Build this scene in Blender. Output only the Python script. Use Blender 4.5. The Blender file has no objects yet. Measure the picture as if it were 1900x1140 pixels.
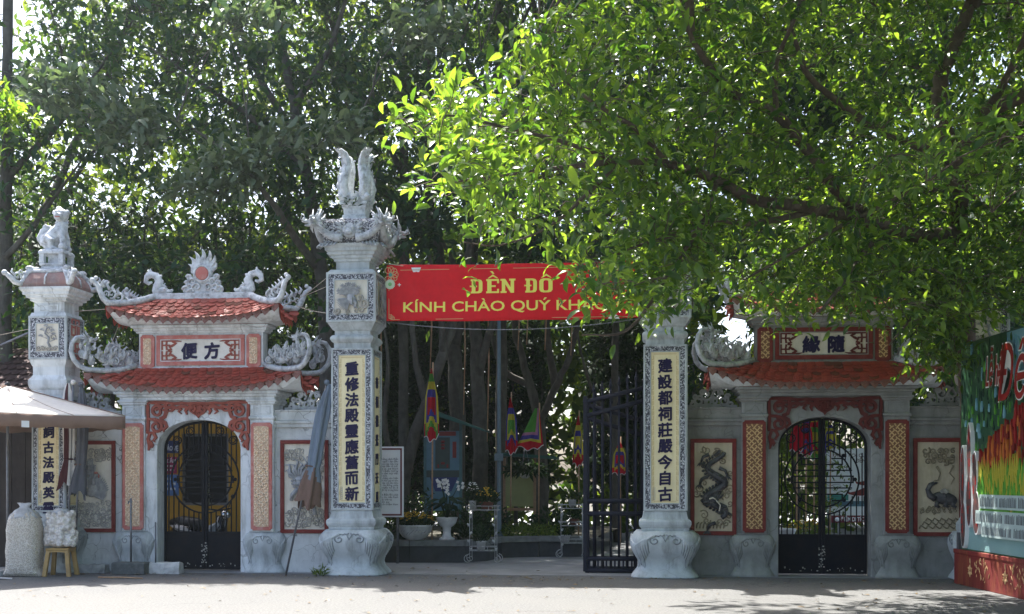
import bpy, math, random
import numpy as np
from math import sin, cos, pi, radians, sqrt, atan2
from mathutils import Vector, Matrix

# ------------------------------------------------------------------ camera, sky, sun, exposure
SC = bpy.context.scene
COL = SC.collection
FOC, A, CX, CY, CZ, HY = 2300.0, radians(5.96), 2.098, -20.1, 1.6, 888.0   # focal length and eye in pixels / metres
ca, sa = cos(A), sin(A)
cam = bpy.data.cameras.new('camera'); cam_o = bpy.data.objects.new('camera', cam); COL.objects.link(cam_o)
cam_o.location = (CX, CY, CZ); cam_o.rotation_euler = (pi/2, 0, A)
cam.sensor_width = 36; cam.lens = 36*FOC/1900; cam.shift_y = (HY-570)/1900
cam.clip_start = .1; cam.clip_end = 2000
SC.camera = cam_o
SUNV = Vector((-.30, .44, 1.0)).normalized()
W = bpy.data.worlds.new('World'); SC.world = W; W.use_nodes = True
_nt = W.node_tree; _bg = _nt.nodes['Background']
_sky = _nt.nodes.new('ShaderNodeTexSky'); _sky.sky_type = 'NISHITA'; _sky.sun_disc = False
_sky.sun_elevation = math.asin(SUNV.z); _sky.sun_rotation = atan2(SUNV.x, SUNV.y)
_sky.air_density = .75; _sky.dust_density = 4.0; _sky.ozone_density = 1.0
_nt.links.new(_sky.outputs[0], _bg.inputs[0]); _bg.inputs[1].default_value = .15
sl = bpy.data.lights.new('sun', 'SUN'); sun_o = bpy.data.objects.new('sun', sl); COL.objects.link(sun_o)
sl.energy = 5.0; sl.angle = radians(.5); sl.color = (1, .965, .90)
sun_o.rotation_euler = SUNV.to_track_quat('Z', 'Y').to_euler()
vs = SC.view_settings; vs.view_transform = 'Standard'; vs.look = 'None'; vs.exposure = 1.68; vs.gamma = 1.0
vs.use_curve_mapping = False
SC.render.engine = 'CYCLES'
cy = SC.cycles; cy.use_denoising = True; cy.max_bounces = 7; cy.diffuse_bounces = 4; cy.glossy_bounces = 2
cy.transmission_bounces = 4; cy.transparent_max_bounces = 6; cy.sample_clamp_indirect = 6
R = random.Random(7)

def at(px, py, Y):
    """the point of the vertical plane y = Y seen at a pixel of the 1900 x 1140 photograph"""
    u = (px-950)/FOC; t = (Y-CY)/(ca+u*sa)
    return Vector((CX+t*(-sa+u*ca), Y, CZ+(HY-py)/FOC*t))
def atd(px, py, d):
    u = (px-950)/FOC
    return Vector((CX+d*(-sa+u*ca), CY+d*(ca+u*sa), CZ+(HY-py)/FOC*d))
def pix(p):
    dx, dy = p[0]-CX, p[1]-CY
    d = -dx*sa+dy*ca; r = dx*ca+dy*sa
    return 950+FOC*r/d, HY-(p[2]-CZ)*FOC/d, d

# ------------------------------------------------------------------ mesh builder
class MB:
    def __init__(s): s.v = []; s.f = []; s.sm = []; s.mi = []
    def add(s, vs, fs, smooth=False, mi=0):
        n = len(s.v); s.v.extend([tuple(p) for p in vs])
        for f in fs: s.f.append([n+i for i in f]); s.sm.append(smooth); s.mi.append(mi)
        return s
    def box(s, x0, x1, y0, y1, z0, z1, mi=0):
        return s.add([(x0,y0,z0),(x1,y0,z0),(x1,y1,z0),(x0,y1,z0),(x0,y0,z1),(x1,y0,z1),(x1,y1,z1),(x0,y1,z1)],
              [(3,2,1,0),(4,5,6,7),(0,1,5,4),(1,2,6,5),(2,3,7,6),(3,0,4,7)], False, mi)
    def prism(s, pts, y0, y1, mi=0):          # polygon in x,z (counter-clockwise seen from -y), extruded in y
        n = len(pts)
        ar = sum(pts[i][0]*pts[(i+1)%n][1]-pts[(i+1)%n][0]*pts[i][1] for i in range(n))
        if ar < 0: pts = pts[::-1]
        vs = [(x,y0,z) for x,z in pts]+[(x,y1,z) for x,z in pts]
        fs = [tuple(range(n)), tuple(range(2*n-1, n-1, -1))]+[(i,i+n,(i+1)%n+n,(i+1)%n) for i in range(n)]
        return s.add(vs, fs, False, mi)
    def loft(s, prof, cx=0, cy=0, caps=True, smooth=False, mi=0):   # prof (hx, hy, z): stacked rectangles
        vs = []; fs = []
        for hx, hy, z in prof:
            vs += [(cx-hx,cy-hy,z),(cx+hx,cy-hy,z),(cx+hx,cy+hy,z),(cx-hx,cy+hy,z)]
        for k in range(len(prof)-1):
            for i in range(4):
                a = 4*k+i; b = 4*k+(i+1)%4; fs.append((a, b, b+4, a+4))
        if caps: fs += [(3,2,1,0), tuple(4*(len(prof)-1)+i for i in range(4))]
        return s.add(vs, fs, smooth, mi)
    def lathe(s, prof, n=16, c=(0,0,0), mi=0, smooth=True, wob=0):
        vs = []; fs = []
        for r, z in prof:
            for i in range(n):
                t = 2*pi*i/n; q = r*(1+(wob*sin(3*t+z*9)+wob*sin(5*t-z*13) if wob else 0)); vs.append((c[0]+q*cos(t), c[1]+q*sin(t), c[2]+z))
        for k in range(len(prof)-1):
            for i in range(n): fs.append((k*n+i, k*n+(i+1)%n, (k+1)*n+(i+1)%n, (k+1)*n+i))
        fs.append(tuple(range(n-1,-1,-1))); fs.append(tuple((len(prof)-1)*n+i for i in range(n)))
        return s.add(vs, fs, smooth, mi)
    def tube(s, pts, rad, n=6, flat=1.0, up=None, mi=0, cap=True):  # rad: number or list; flat squeezes the y of the section
        pts = [Vector(p) for p in pts]; m = len(pts)
        if not hasattr(rad, '__len__'): rad = [rad]*m
        vs = []; fs = []; ref = None
        for i, p in enumerate(pts):
            d = (pts[min(i+1,m-1)]-pts[max(i-1,0)])
            d = d.normalized() if d.length > 1e-9 else Vector((0,0,1))
            if ref is None:
                ref = Vector(up) if up else (Vector((0,1,0)) if abs(d.y) < .9 else Vector((1,0,0)))
            u = ref-d*ref.dot(d)
            if u.length < 1e-5: u = d.orthogonal()
            u.normalize(); w = d.cross(u); ref = u
            for k in range(n):
                t = 2*pi*k/n; vs.append(p+(u*cos(t)*flat+w*sin(t))*rad[i])
        for i in range(m-1):
            for k in range(n): fs.append((i*n+k, i*n+(k+1)%n, (i+1)*n+(k+1)%n, (i+1)*n+k))
        if cap: fs += [tuple(range(n-1,-1,-1)), tuple((m-1)*n+k for k in range(n))]
        return s.add(vs, fs, True, mi)
    def blob(s, c, r, n=8, m=5, rot=None, mi=0):
        if not hasattr(r, '__len__'): r = (r,r,r)
        vs = []; fs = []; Mx = rot or Matrix.Identity(3); c = Vector(c)
        for j in range(1, m):
            ph = pi*j/m
            for i in range(n):
                t = 2*pi*i/n; vs.append(c+Mx@Vector((r[0]*sin(ph)*cos(t), r[1]*sin(ph)*sin(t), r[2]*cos(ph))))
        vs += [c+Mx@Vector((0,0,r[2])), c+Mx@Vector((0,0,-r[2]))]; a = len(vs)-2
        for j in range(m-2):
            for i in range(n): fs.append((j*n+i, (j+1)*n+i, (j+1)*n+(i+1)%n, j*n+(i+1)%n))
        for i in range(n): fs += [(a, i, (i+1)%n), (a+1, (m-2)*n+(i+1)%n, (m-2)*n+i)]
        return s.add(vs, fs, True, mi)
    def swirl(s, x, z, r, y, turns=1.4, a0=0., sgn=1, w=None, n=5, mi=0):   # a scroll in the x,z plane
        w = w or r*.24; k = int(9*turns)+3
        pts = []; rd = []
        for i in range(k+1):
            q = i/k; t = a0+sgn*2*pi*turns*q; rr = r*(1-.86*q)
            pts.append((x+rr*cos(t), y, z+rr*sin(t))); rd.append(w*(1-.45*q))
        return s.tube(pts, rd, n, 1.0, mi=mi)
    def feather(s, base, tip, w, out, mi=0, bend=0):       # pointed ridged plate
        b = Vector(base); t = Vector(tip); d = t-b; o = Vector(out).normalized(); sd = d.cross(o).normalized()*w/2
        m1 = b+d*.35; m2 = b+d*.72; h = o*w*.35; bb = o*bend*d.length
        return s.add([b+sd*.35, b-sd*.35, m1+sd, m1+h, m1-sd, m2+sd*.8+bb*.4, m2+h+bb*.4, m2-sd*.8+bb*.4, t+bb],
              [(0,1,4,3),(0,3,2),(2,3,6,5),(3,4,7,6),(5,6,8),(6,7,8)], False, mi)
    def band(s, pts, w, y0, y1, mi=0):        # flat strap along a path in x,z
        n = len(pts); P = [Vector((p[0],0,p[1])) for p in pts]; L = []; Rr = []
        ww = w if hasattr(w, '__len__') else [w]*n
        for i in range(n):
            d = (P[min(i+1,n-1)]-P[max(i-1,0)]).normalized(); o = Vector((-d.z,0,d.x))*ww[i]/2
            L.append(P[i]+o); Rr.append(P[i]-o)
        vs = []; fs = []
        for i in range(n):
            vs += [(L[i].x,y0,L[i].z),(Rr[i].x,y0,Rr[i].z),(Rr[i].x,y1,Rr[i].z),(L[i].x,y1,L[i].z)]
        for i in range(n-1):
            a = 4*i; b = a+4
            for k in range(4): fs.append((a+k, a+(k+1)%4, b+(k+1)%4, b+k))
        fs += [(3,2,1,0), (4*n-4,4*n-3,4*n-2,4*n-1)]
        return s.add(vs, fs, False, mi)
    def mesh(s, m, T=None):                   # append a Blender mesh
        vs = [(T@v.co if T else v.co) for v in m.vertices]
        return s.add(vs, [tuple(p.vertices) for p in m.polygons])
    def data(s, name, mats):
        me = bpy.data.meshes.new(name); me.from_pydata(s.v, [], s.f)
        for m in (mats if isinstance(mats, (list, tuple)) else [mats]): me.materials.append(m)
        me.polygons.foreach_set('use_smooth', s.sm); me.polygons.foreach_set('material_index', s.mi)
        me.update(); return me
    def build(s, name, mats, parent=None, loc=None, bevel=0, rot=None):
        return link(name, s.data(name, mats), parent, loc, bevel, rot)

def link(name, data, parent=None, loc=None, bevel=0, rot=None):
    o = bpy.data.objects.new(name, data); COL.objects.link(o)
    if parent: o.parent = parent
    if loc: o.location = loc
    if rot: o.rotation_euler = rot
    if bevel:
        b = o.modifiers.new('bevel', 'BEVEL'); b.width = bevel; b.segments = 2; b.limit_method = 'ANGLE'; b.angle_limit = radians(40)
        b.harden_normals = False
    return o
def tag(o, label=None, cat=None, group=None, kind=None):
    if label: o['label'] = label
    if cat: o['category'] = cat
    if group: o['group'] = group
    if kind: o['kind'] = kind
    return o
def thing(name, label, cat, loc=(0,0,0), rz=0, group=None):
    o = bpy.data.objects.new(name, None); COL.objects.link(o); o.empty_display_size = .2
    o.location = loc; o.rotation_euler = (0,0,rz)
    return tag(o, label, cat, group, 'thing')
def sculpt(mb, name, mat, vox=.012, parent=None, loc=None, rot=None, smooth=2):
    """overlapping forms fused into one continuous skin"""
    me = mb.data(name, mat); o = bpy.data.objects.new(name, me); COL.objects.link(o)
    r = o.modifiers.new('r', 'REMESH'); r.mode = 'VOXEL'; r.voxel_size = vox; r.use_smooth_shade = True
    if smooth:
        q = o.modifiers.new('s', 'SMOOTH'); q.iterations = smooth; q.factor = .5
    m2 = bpy.data.meshes.new_from_object(o.evaluated_get(bpy.context.evaluated_depsgraph_get()))
    bpy.data.objects.remove(o); bpy.data.meshes.remove(me)
    m2.name = name; m2.materials.clear(); m2.materials.append(mat)
    m2.polygons.foreach_set('use_smooth', [True]*len(m2.polygons))
    return link(name, m2, parent, loc, 0, rot)
_tx = {}
def text_mesh(body, size=1., bold=0., ext=.01, align='CENTER', shear=0., spacing=1., valign='CENTER', sx=1., line=1., res=3):
    """text standing in the x,z plane and facing -y"""
    key = (body,size,bold,ext,align,shear,spacing,valign,sx,line,res)
    if key in _tx: return _tx[key]
    cjk = bold > 0 and ord(body[0]) > 0x2e80
    c = bpy.data.curves.new('lettering', 'FONT'); c.body = body; c.size = size; c.offset = 0 if cjk else bold; c.extrude = ext
    c.align_x = align; c.align_y = valign; c.shear = shear; c.space_character = spacing; c.resolution_u = res; c.space_line = line
    o = bpy.data.objects.new('lettering', c); COL.objects.link(o)
    m = bpy.data.meshes.new_from_object(o.evaluated_get(bpy.context.evaluated_depsgraph_get()))
    bpy.data.objects.remove(o); bpy.data.curves.remove(c)
    m.transform(Matrix(((sx,0,0,0),(0,0,-1,0),(0,1,0,0),(0,0,0,1))))
    if cjk:                                   # brush weight: the glyph thickened by shifted strokes
        g = MB()
        if align == 'CENTER':
            xs = [v.co.x for v in m.vertices]; zs = [v.co.z for v in m.vertices]; m.transform(Matrix.Translation((-(min(xs)+max(xs))/2, 0, -(min(zs)+max(zs))/2)))
        for k in range(7):
            an = k*2*pi/6; d = 0 if k == 6 else bold
            g.mesh(m, Matrix.Translation((d*cos(an)*.9, -.0009*k, d*sin(an)*1.15)) @ Matrix.Shear('XZ', 4, (0, 0)) @ Matrix(((1,0,0,0),(0,1,0,0),(.06,0,1,0),(0,0,0,1))))
        m = g.data('lettering', [])
    _tx[key] = m
    return m
def lettering(name, body, size, mat, parent, loc, **k):
    m = text_mesh(body, size, **k)
    if m.materials and m.materials[0] != mat: m = m.copy(); m.materials.clear()
    if not m.materials: m.materials.append(mat)
    return link(name, m, parent, loc)
def fast_mesh(name, V, faces, mat, attr=None, smooth=False):
    """V (n,3), faces (m,k) numpy"""
    me = bpy.data.meshes.new(name); V = np.ascontiguousarray(V, dtype=np.float32); faces = np.ascontiguousarray(faces, dtype=np.int32)
    m, k = faces.shape
    me.vertices.add(len(V)); me.vertices.foreach_set('co', V.ravel())
    me.loops.add(m*k); me.loops.foreach_set('vertex_index', faces.ravel())
    me.polygons.add(m); me.polygons.foreach_set('loop_start', np.arange(0, m*k, k, dtype=np.int32))
    me.polygons.foreach_set('loop_total', np.full(m, k, dtype=np.int32))
    if smooth: me.polygons.foreach_set('use_smooth', np.ones(m, dtype=bool))
    if attr is not None:
        a = me.attributes.new('rnd', 'FLOAT', 'POINT'); a.data.foreach_set('value', np.ascontiguousarray(attr, dtype=np.float32))
    me.materials.append(mat); me.update(calc_edges=True)
    return me

# ------------------------------------------------------------------ materials
def _n(nt, t, **k):
    n = nt.nodes.new(t)
    for a, b in k.items(): setattr(n, a, b)
    return n
def _mix(nt, fac, a, b, mode='MIX'):
    m = _n(nt, 'ShaderNodeMix', data_type='RGBA', blend_type=mode)
    for i, v in ((0,fac),(6,a),(7,b)):
        if hasattr(v, 'links'): nt.links.new(v, m.inputs[i])
        else: m.inputs[i].default_value = v if i == 0 else (*v[:3], 1)
    return m.outputs[2]
def _noise(nt, co, scale, detail=5, rough=.6, stretch=None):
    n = _n(nt, 'ShaderNodeTexNoise'); n.inputs['Scale'].default_value = scale; n.inputs['Detail'].default_value = detail; n.inputs['Roughness'].default_value = rough
    if stretch:
        mp = _n(nt, 'ShaderNodeMapping'); mp.inputs['Scale'].default_value = stretch; nt.links.new(co, mp.inputs[0]); co = mp.outputs[0]
    nt.links.new(co, n.inputs['Vector']); return n.outputs['Fac']
def _ramp(nt, fac, a, b, ca_=(0,0,0), cb_=(1,1,1)):
    r = _n(nt, 'ShaderNodeValToRGB'); nt.links.new(fac, r.inputs[0])
    r.color_ramp.elements[0].position = a; r.color_ramp.elements[1].position = b
    r.color_ramp.elements[0].color = (*ca_,1); r.color_ramp.elements[1].color = (*cb_,1)
    return r.outputs[0]
def mat(name, c, c2=None, rough=.7, nscale=6, bump=.0, bscale=60, dirt=None, dirt_amt=.5, dscale=3, streak=False, spec=.4, metal=0, cracks=0, ccol=(.08,.08,.07), crscale=2.2, lo=.35, hi=.7, coat=0):
    """base colour wandering between c and c2, patchy wear of colour dirt, fine bump"""
    m = bpy.data.materials.new(name); m.use_nodes = True; nt = m.node_tree; b = nt.nodes['Principled BSDF']
    b.inputs['Roughness'].default_value = rough; b.inputs['Specular IOR Level'].default_value = spec; b.inputs['Metallic'].default_value = metal
    b.inputs['Coat Weight'].default_value = coat
    tc = _n(nt, 'ShaderNodeTexCoord'); co = tc.outputs['Object']
    if c2 is None: c2 = tuple(x*.82 for x in c)
    col = _mix(nt, _ramp(nt, _noise(nt, co, nscale), lo, hi), c, c2)
    if dirt:
        f = _noise(nt, co, dscale, 8, .7, (1.6,1.6,.28) if streak else None)
        col = _mix(nt, _ramp(nt, f, .47, .74, (0,0,0), (dirt_amt,)*3), col, dirt)
    hgt = _noise(nt, co, bscale, 4) if bump else None
    if cracks:
        v = _n(nt, 'ShaderNodeTexVoronoi', feature='DISTANCE_TO_EDGE'); v.inputs['Scale'].default_value = crscale
        wv = _n(nt, 'ShaderNodeVectorMath', operation='ADD'); nz = _n(nt, 'ShaderNodeTexNoise'); nz.inputs['Scale'].default_value = 3
        sc = _n(nt, 'ShaderNodeVectorMath', operation='SCALE'); sc.inputs['Scale'].default_value = .45
        nt.links.new(co, nz.inputs['Vector']); nt.links.new(nz.outputs['Color'], sc.inputs[0])
        nt.links.new(co, wv.inputs[0]); nt.links.new(sc.outputs[0], wv.inputs[1]); nt.links.new(wv.outputs[0], v.inputs['Vector'])
        cr = _ramp(nt, v.outputs['Distance'], .0, .02, (1,1,1), (0,0,0))
        msk = _mix(nt, 1, cr, _ramp(nt, _noise(nt, co, 1.3), .46, .56, (0,0,0), (cracks,)*3), 'MULTIPLY')
        col = _mix(nt, msk, col, ccol)
    nt.links.new(col, b.inputs['Base Color'])
    if bump:
        bp = _n(nt, 'ShaderNodeBump'); bp.inputs['Strength'].default_value = bump; bp.inputs['Distance'].default_value = .01
        nt.links.new(hgt, bp.inputs['Height']); nt.links.new(bp.outputs[0], b.inputs['Normal'])
    return m
def leaf_mat(name, dark, light, trans, tfac=.45, rough=.42, spec=.5):
    m = bpy.data.materials.new(name); m.use_nodes = True; nt = m.node_tree; b = nt.nodes['Principled BSDF']
    at_ = _n(nt, 'ShaderNodeAttribute', attribute_name='rnd')
    col = _mix(nt, at_.outputs['Fac'], dark, light)
    tcol = _mix(nt, at_.outputs['Fac'], tuple(x*k for x, k in zip(trans, (.20,.34,.3))), trans)
    nt.links.new(col, b.inputs['Base Color']); b.inputs['Roughness'].default_value = rough; b.inputs['Specular IOR Level'].default_value = spec
    t = _n(nt, 'ShaderNodeBsdfTranslucent'); nt.links.new(tcol, t.inputs[0])
    mx = _n(nt, 'ShaderNodeMixShader'); mx.inputs[0].default_value = tfac
    nt.links.new(b.outputs[0], mx.inputs[1]); nt.links.new(t.outputs[0], mx.inputs[2]); nt.links.new(mx.outputs[0], nt.nodes['Material Output'].inputs[0])
    return m
def cloth_mat(name, c, trans=.25, rough=.85, dirt=None, dirt_amt=.4):
    m = mat(name, c, tuple(x*.88 for x in c), rough, 9, .15, 260, dirt, dirt_amt, 4, True, .15)
    nt = m.node_tree; b = nt.nodes['Principled BSDF']; t = _n(nt, 'ShaderNodeBsdfTranslucent'); t.inputs[0].default_value = (*c,1)
    mx = _n(nt, 'ShaderNodeMixShader'); mx.inputs[0].default_value = trans
    nt.links.new(b.outputs[0], mx.inputs[1]); nt.links.new(t.outputs[0], mx.inputs[2]); nt.links.new(mx.outputs[0], nt.nodes['Material Output'].inputs[0])
    return m
def mosaic_mat(name):
    m = bpy.data.materials.new(name); m.use_nodes = True; nt = m.node_tree; b = nt.nodes['Principled BSDF']
    tc = _n(nt, 'ShaderNodeTexCoord'); v = _n(nt, 'ShaderNodeTexVoronoi'); v.inputs['Scale'].default_value = 62
    nt.links.new(tc.outputs['Object'], v.inputs['Vector'])
    r = _n(nt, 'ShaderNodeSeparateColor'); nt.links.new(v.outputs['Color'], r.inputs[0])
    rp = _n(nt, 'ShaderNodeValToRGB'); nt.links.new(r.outputs[0], rp.inputs[0]); rp.color_ramp.interpolation = 'CONSTANT'
    e = rp.color_ramp.elements; e[0].color = (.03,.032,.042,1); e[1].position = .36; e[1].color = (.19,.20,.23,1)
    for p, c in ((.6,(.55,.57,.6)),(.80,(.06,.065,.09)),(.9,(.35,.36,.38))):
        q = e.new(p); q.color = (*c,1)
    nt.links.new(rp.outputs[0], b.inputs['Base Color']); b.inputs['Roughness'].default_value = .35
    bp = _n(nt, 'ShaderNodeBump'); bp.inputs['Strength'].default_value = .4; bp.inputs['Distance'].default_value = .01
    nt.links.new(v.outputs['Distance'], bp.inputs['Height']); nt.links.new(bp.outputs[0], b.inputs['Normal'])
    return m

M = {}
M['plaster'] = mat('plaster', (.74,.77,.78), (.60,.64,.655), .8, 4, .25, 90, (.15,.145,.125), .8, 2.6, True, .3, cracks=.5, crscale=1.6)
M['wall'] = mat('wall_plaster', (.62,.64,.63), (.46,.48,.47), .85, 3, .3, 70, (.16,.15,.13), .5, 2.2, True, .3, cracks=1, crscale=3.2)
M['stone'] = mat('pale_stone', (.56,.60,.61), (.42,.465,.48), .65, 5, .2, 120, (.11,.11,.10), .8, 2.0, True, .4, cracks=.25, crscale=1.5)
M['groove2'] = mat('grimy_carving', (.20,.205,.195), (.13,.135,.13), .8, 7, .2, 120, (.07,.07,.065), .45, 5)
M['groove'] = mat('carved_stone', (.30,.33,.345), (.21,.23,.24), .7, 7, .2, 120, (.13,.13,.12), .45, 5)
M['ornament'] = mat('ornament_plaster', (.70,.73,.75), (.48,.51,.53), .75, 11, .35, 90, (.07,.07,.07), .85, 10)
M['darkorn'] = mat('weathered_ornament', (.56,.59,.61), (.34,.36,.38), .8, 10, .35, 90, (.06,.06,.06), .85, 11)
M['mosaic'] = mosaic_mat('porcelain_mosaic')
M['cream'] = mat('cream_board', (.83,.73,.46), (.80,.69,.42), .6, 3, .05, 80, (.45,.36,.2), .35, 3, True)
M['creamline'] = mat('cream_border', (.60,.44,.20), (.54,.40,.18), .6, 3)
M['navy'] = mat('navy_glaze', (.012,.010,.045), (.020,.014,.065), .5, 12, spec=.2)
M['scroll_shaded'] = mat('dark_red_scroll', (.13,.018,.014), (.085,.013,.011), .75, 9, .2, 90, (.05,.03,.025), .5, 8)  # darker copy of the scroll red, the right gate's shade put into it
M['red'] = mat('red_plaster', (.18,.018,.014), (.135,.015,.012), .7, 5, .15, 90, (.32,.15,.12), .35, 6)
M['pink'] = mat('faded_red_plaster', (.50,.17,.14), (.42,.11,.09), .7, 6, .15, 90, (.62,.45,.4), .6, 5)
M['scroll'] = mat('red_scroll', (.34,.085,.055), (.24,.05,.035), .7, 9, .2, 90, (.14,.06,.04), .5, 8)
M['lattice'] = mat('lattice_plaster', (.84,.68,.50), (.78,.61,.43), .65, 4, .1, 90)
M['latticebed'] = mat('lattice_bed', (.64,.45,.30), (.55,.37,.24), .7, 8)
M['tile'] = mat('red_roof_tile', (.40,.065,.038), (.27,.042,.03), .5, 3, .12, 60, (.14,.045,.035), .4, 9, spec=.35)
M['tile2'] = mat('red_roof_tile_worn', (.34,.055,.035), (.22,.045,.03), .5, 5, .15, 60, (.12,.11,.08), .7, 9, spec=.3)
M['tile3'] = mat('mossy_roof_tile', (.13,.05,.035), (.22,.05,.03), .75, 9, .2, 60, (.09,.10,.06), .8, 12, spec=.2)
M['eave'] = mat('eave_tile', (.22,.07,.05), (.13,.055,.04), .6, 14, .15, 60, (.42,.40,.36), .6, 11)
M['iron'] = mat('black_iron', (.006,.007,.012), (.010,.011,.016), .6, 9, .1, 60, (.03,.02,.012), .4, 8, spec=.18)
M['ironblue'] = mat('blue_black_iron', (.015,.018,.030), (.018,.02,.034), .6, 9, .1, 60, (.04,.03,.022), .4, 8, spec=.2)
M['chip'] = mat('chipped_paint', (.45,.43,.38), (.25,.24,.22), .8, 9)
M['rcream'] = mat('relief_ground', (.74,.70,.60), (.62,.57,.47), .8, 5, .3, 60, (.30,.26,.19), .5, 3, True)
M['rcloud'] = mat('relief_cloud', (.46,.44,.39), (.30,.285,.255), .75, 6, .2, 60, (.12,.11,.10), .6, 6)  # outline shadow of the carved clouds put into this darker colour
M['rtanline'] = mat('relief_tan_cloud', (.30,.255,.17), (.19,.16,.105), .8, 5, .2, 60, (.08,.07,.05), .6, 6)  # tan clouds darkened, the shadow round the relief put into their colour
M['rgrey'] = mat('relief_figure', (.42,.43,.44), (.25,.26,.275), .6, 14, .3, 70, (.09,.09,.095), .6, 9)
M['rdark'] = mat('relief_dark', (.075,.075,.08), (.035,.035,.04), .5, 14, .3, 70, (.25,.24,.22), .4, 9)
M['rtan'] = mat('relief_tan', (.60,.53,.39), (.46,.39,.27), .8, 4, .3, 60, (.18,.14,.09), .6, 2.5, True)
M['pinkdark'] = mat('faded_cap_roof', (.30,.17,.15), (.20,.15,.14), .8, 5, .2, 70, (.45,.43,.41), .5, 4, True)
M['wood'] = mat('pale_wood', (.42,.27,.16), (.32,.19,.11), .7, 20)
M['concrete'] = mat('concrete_block', (.34,.35,.34), (.22,.23,.23), .9, 8, .5, 40, (.10,.10,.09), .6, 5)
M['rope'] = mat('rope', (.45,.40,.32), (.35,.3,.24), .9, 30)
M['steel'] = mat('dull_steel', (.22,.23,.25), (.14,.14,.15), .45, 9, metal=.6)
M['white'] = mat('white_paint', (.78,.78,.76), (.66,.66,.64), .5, 6, 0, 60, (.3,.25,.18), .3, 6)
M['black'] = mat('black_plastic', (.015,.015,.017), (.03,.03,.032), .4, 6)
M['bark'] = mat('bark', (.095,.085,.072), (.05,.046,.04), .9, 6, .8, 18, (.20,.20,.17), .5, 3, True)
M['barkred'] = mat('branch_bark', (.095,.065,.045), (.055,.04,.03), .85, 7, .6, 26, (.26,.22,.17), .5, 5)
# ------------------------------------------------------------------ ground
def road_mat():
    m = bpy.data.materials.new('pale_road'); m.use_nodes = True; nt = m.node_tree; b = nt.nodes['Principled BSDF']
    tc = _n(nt, 'ShaderNodeTexCoord'); co = tc.outputs['Object']
    c = _mix(nt, _ramp(nt, _noise(nt, co, 48, 3, .8), .42, .58), (.078,.079,.079), (.130,.131,.131))
    c = _mix(nt, _ramp(nt, _noise(nt, co, 30, 2, .6), .40, .66, (0,0,0), (.75,)*3), c, (.18,.18,.177))
    c = _mix(nt, _ramp(nt, _noise(nt, co, .55, 6, .65), .4, .7, (0,0,0), (.35,)*3), c, (.15,.146,.138))
    c = _mix(nt, _ramp(nt, _noise(nt, co, 21, 2, .5), .68, .74, (0,0,0), (.5,)*3), c, (.09,.088,.08))
    v = _n(nt, 'ShaderNodeTexVoronoi', feature='DISTANCE_TO_EDGE'); v.inputs['Scale'].default_value = .42        # hairline cracks, here and there
    wv = _n(nt, 'ShaderNodeVectorMath', operation='ADD'); nz = _n(nt, 'ShaderNodeTexNoise'); nz.inputs['Scale'].default_value = 1.7; nz.inputs['Detail'].default_value = 6
    nt.links.new(co, nz.inputs['Vector']); nt.links.new(co, wv.inputs[0]); nt.links.new(nz.outputs['Color'], wv.inputs[1]); nt.links.new(wv.outputs[0], v.inputs['Vector'])
    cr = _mix(nt, 1, _ramp(nt, v.outputs['Distance'], .0, .007, (1,1,1), (0,0,0)), _ramp(nt, _noise(nt, co, .35), .48, .6, (0,0,0), (.8,)*3), 'MULTIPLY')
    c = _mix(nt, cr, c, (.035,.034,.03))
    nt.links.new(c, b.inputs['Base Color']); b.inputs['Roughness'].default_value = .85; b.inputs['Specular IOR Level'].default_value = .3
    bp = _n(nt, 'ShaderNodeBump'); bp.inputs['Strength'].default_value = .5; bp.inputs['Distance'].default_value = .008
    nt.links.new(_noise(nt, co, 110, 4), bp.inputs['Height']); nt.links.new(bp.outputs[0], b.inputs['Normal'])
    return m
M['road'] = road_mat()
M['earth'] = mat('earth', (.10,.09,.07), (.06,.06,.045), .95, 2)
M['paving'] = mat('grey_paving', (.27,.275,.28), (.19,.195,.20), .7, 1.5, .3, 60, (.10,.10,.095), .6, 1.2)
tag(MB().box(-300,300,-300,300,-.3,-.012).build('ground', M['earth']), kind='structure')
tag(MB().box(-60,60,-60,.25,-.3,0).build('road', M['road']), kind='structure')
tag(MB().box(-40,40,.25,40,-.3,.006).build('courtyard', M['paving']), kind='structure')

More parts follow.
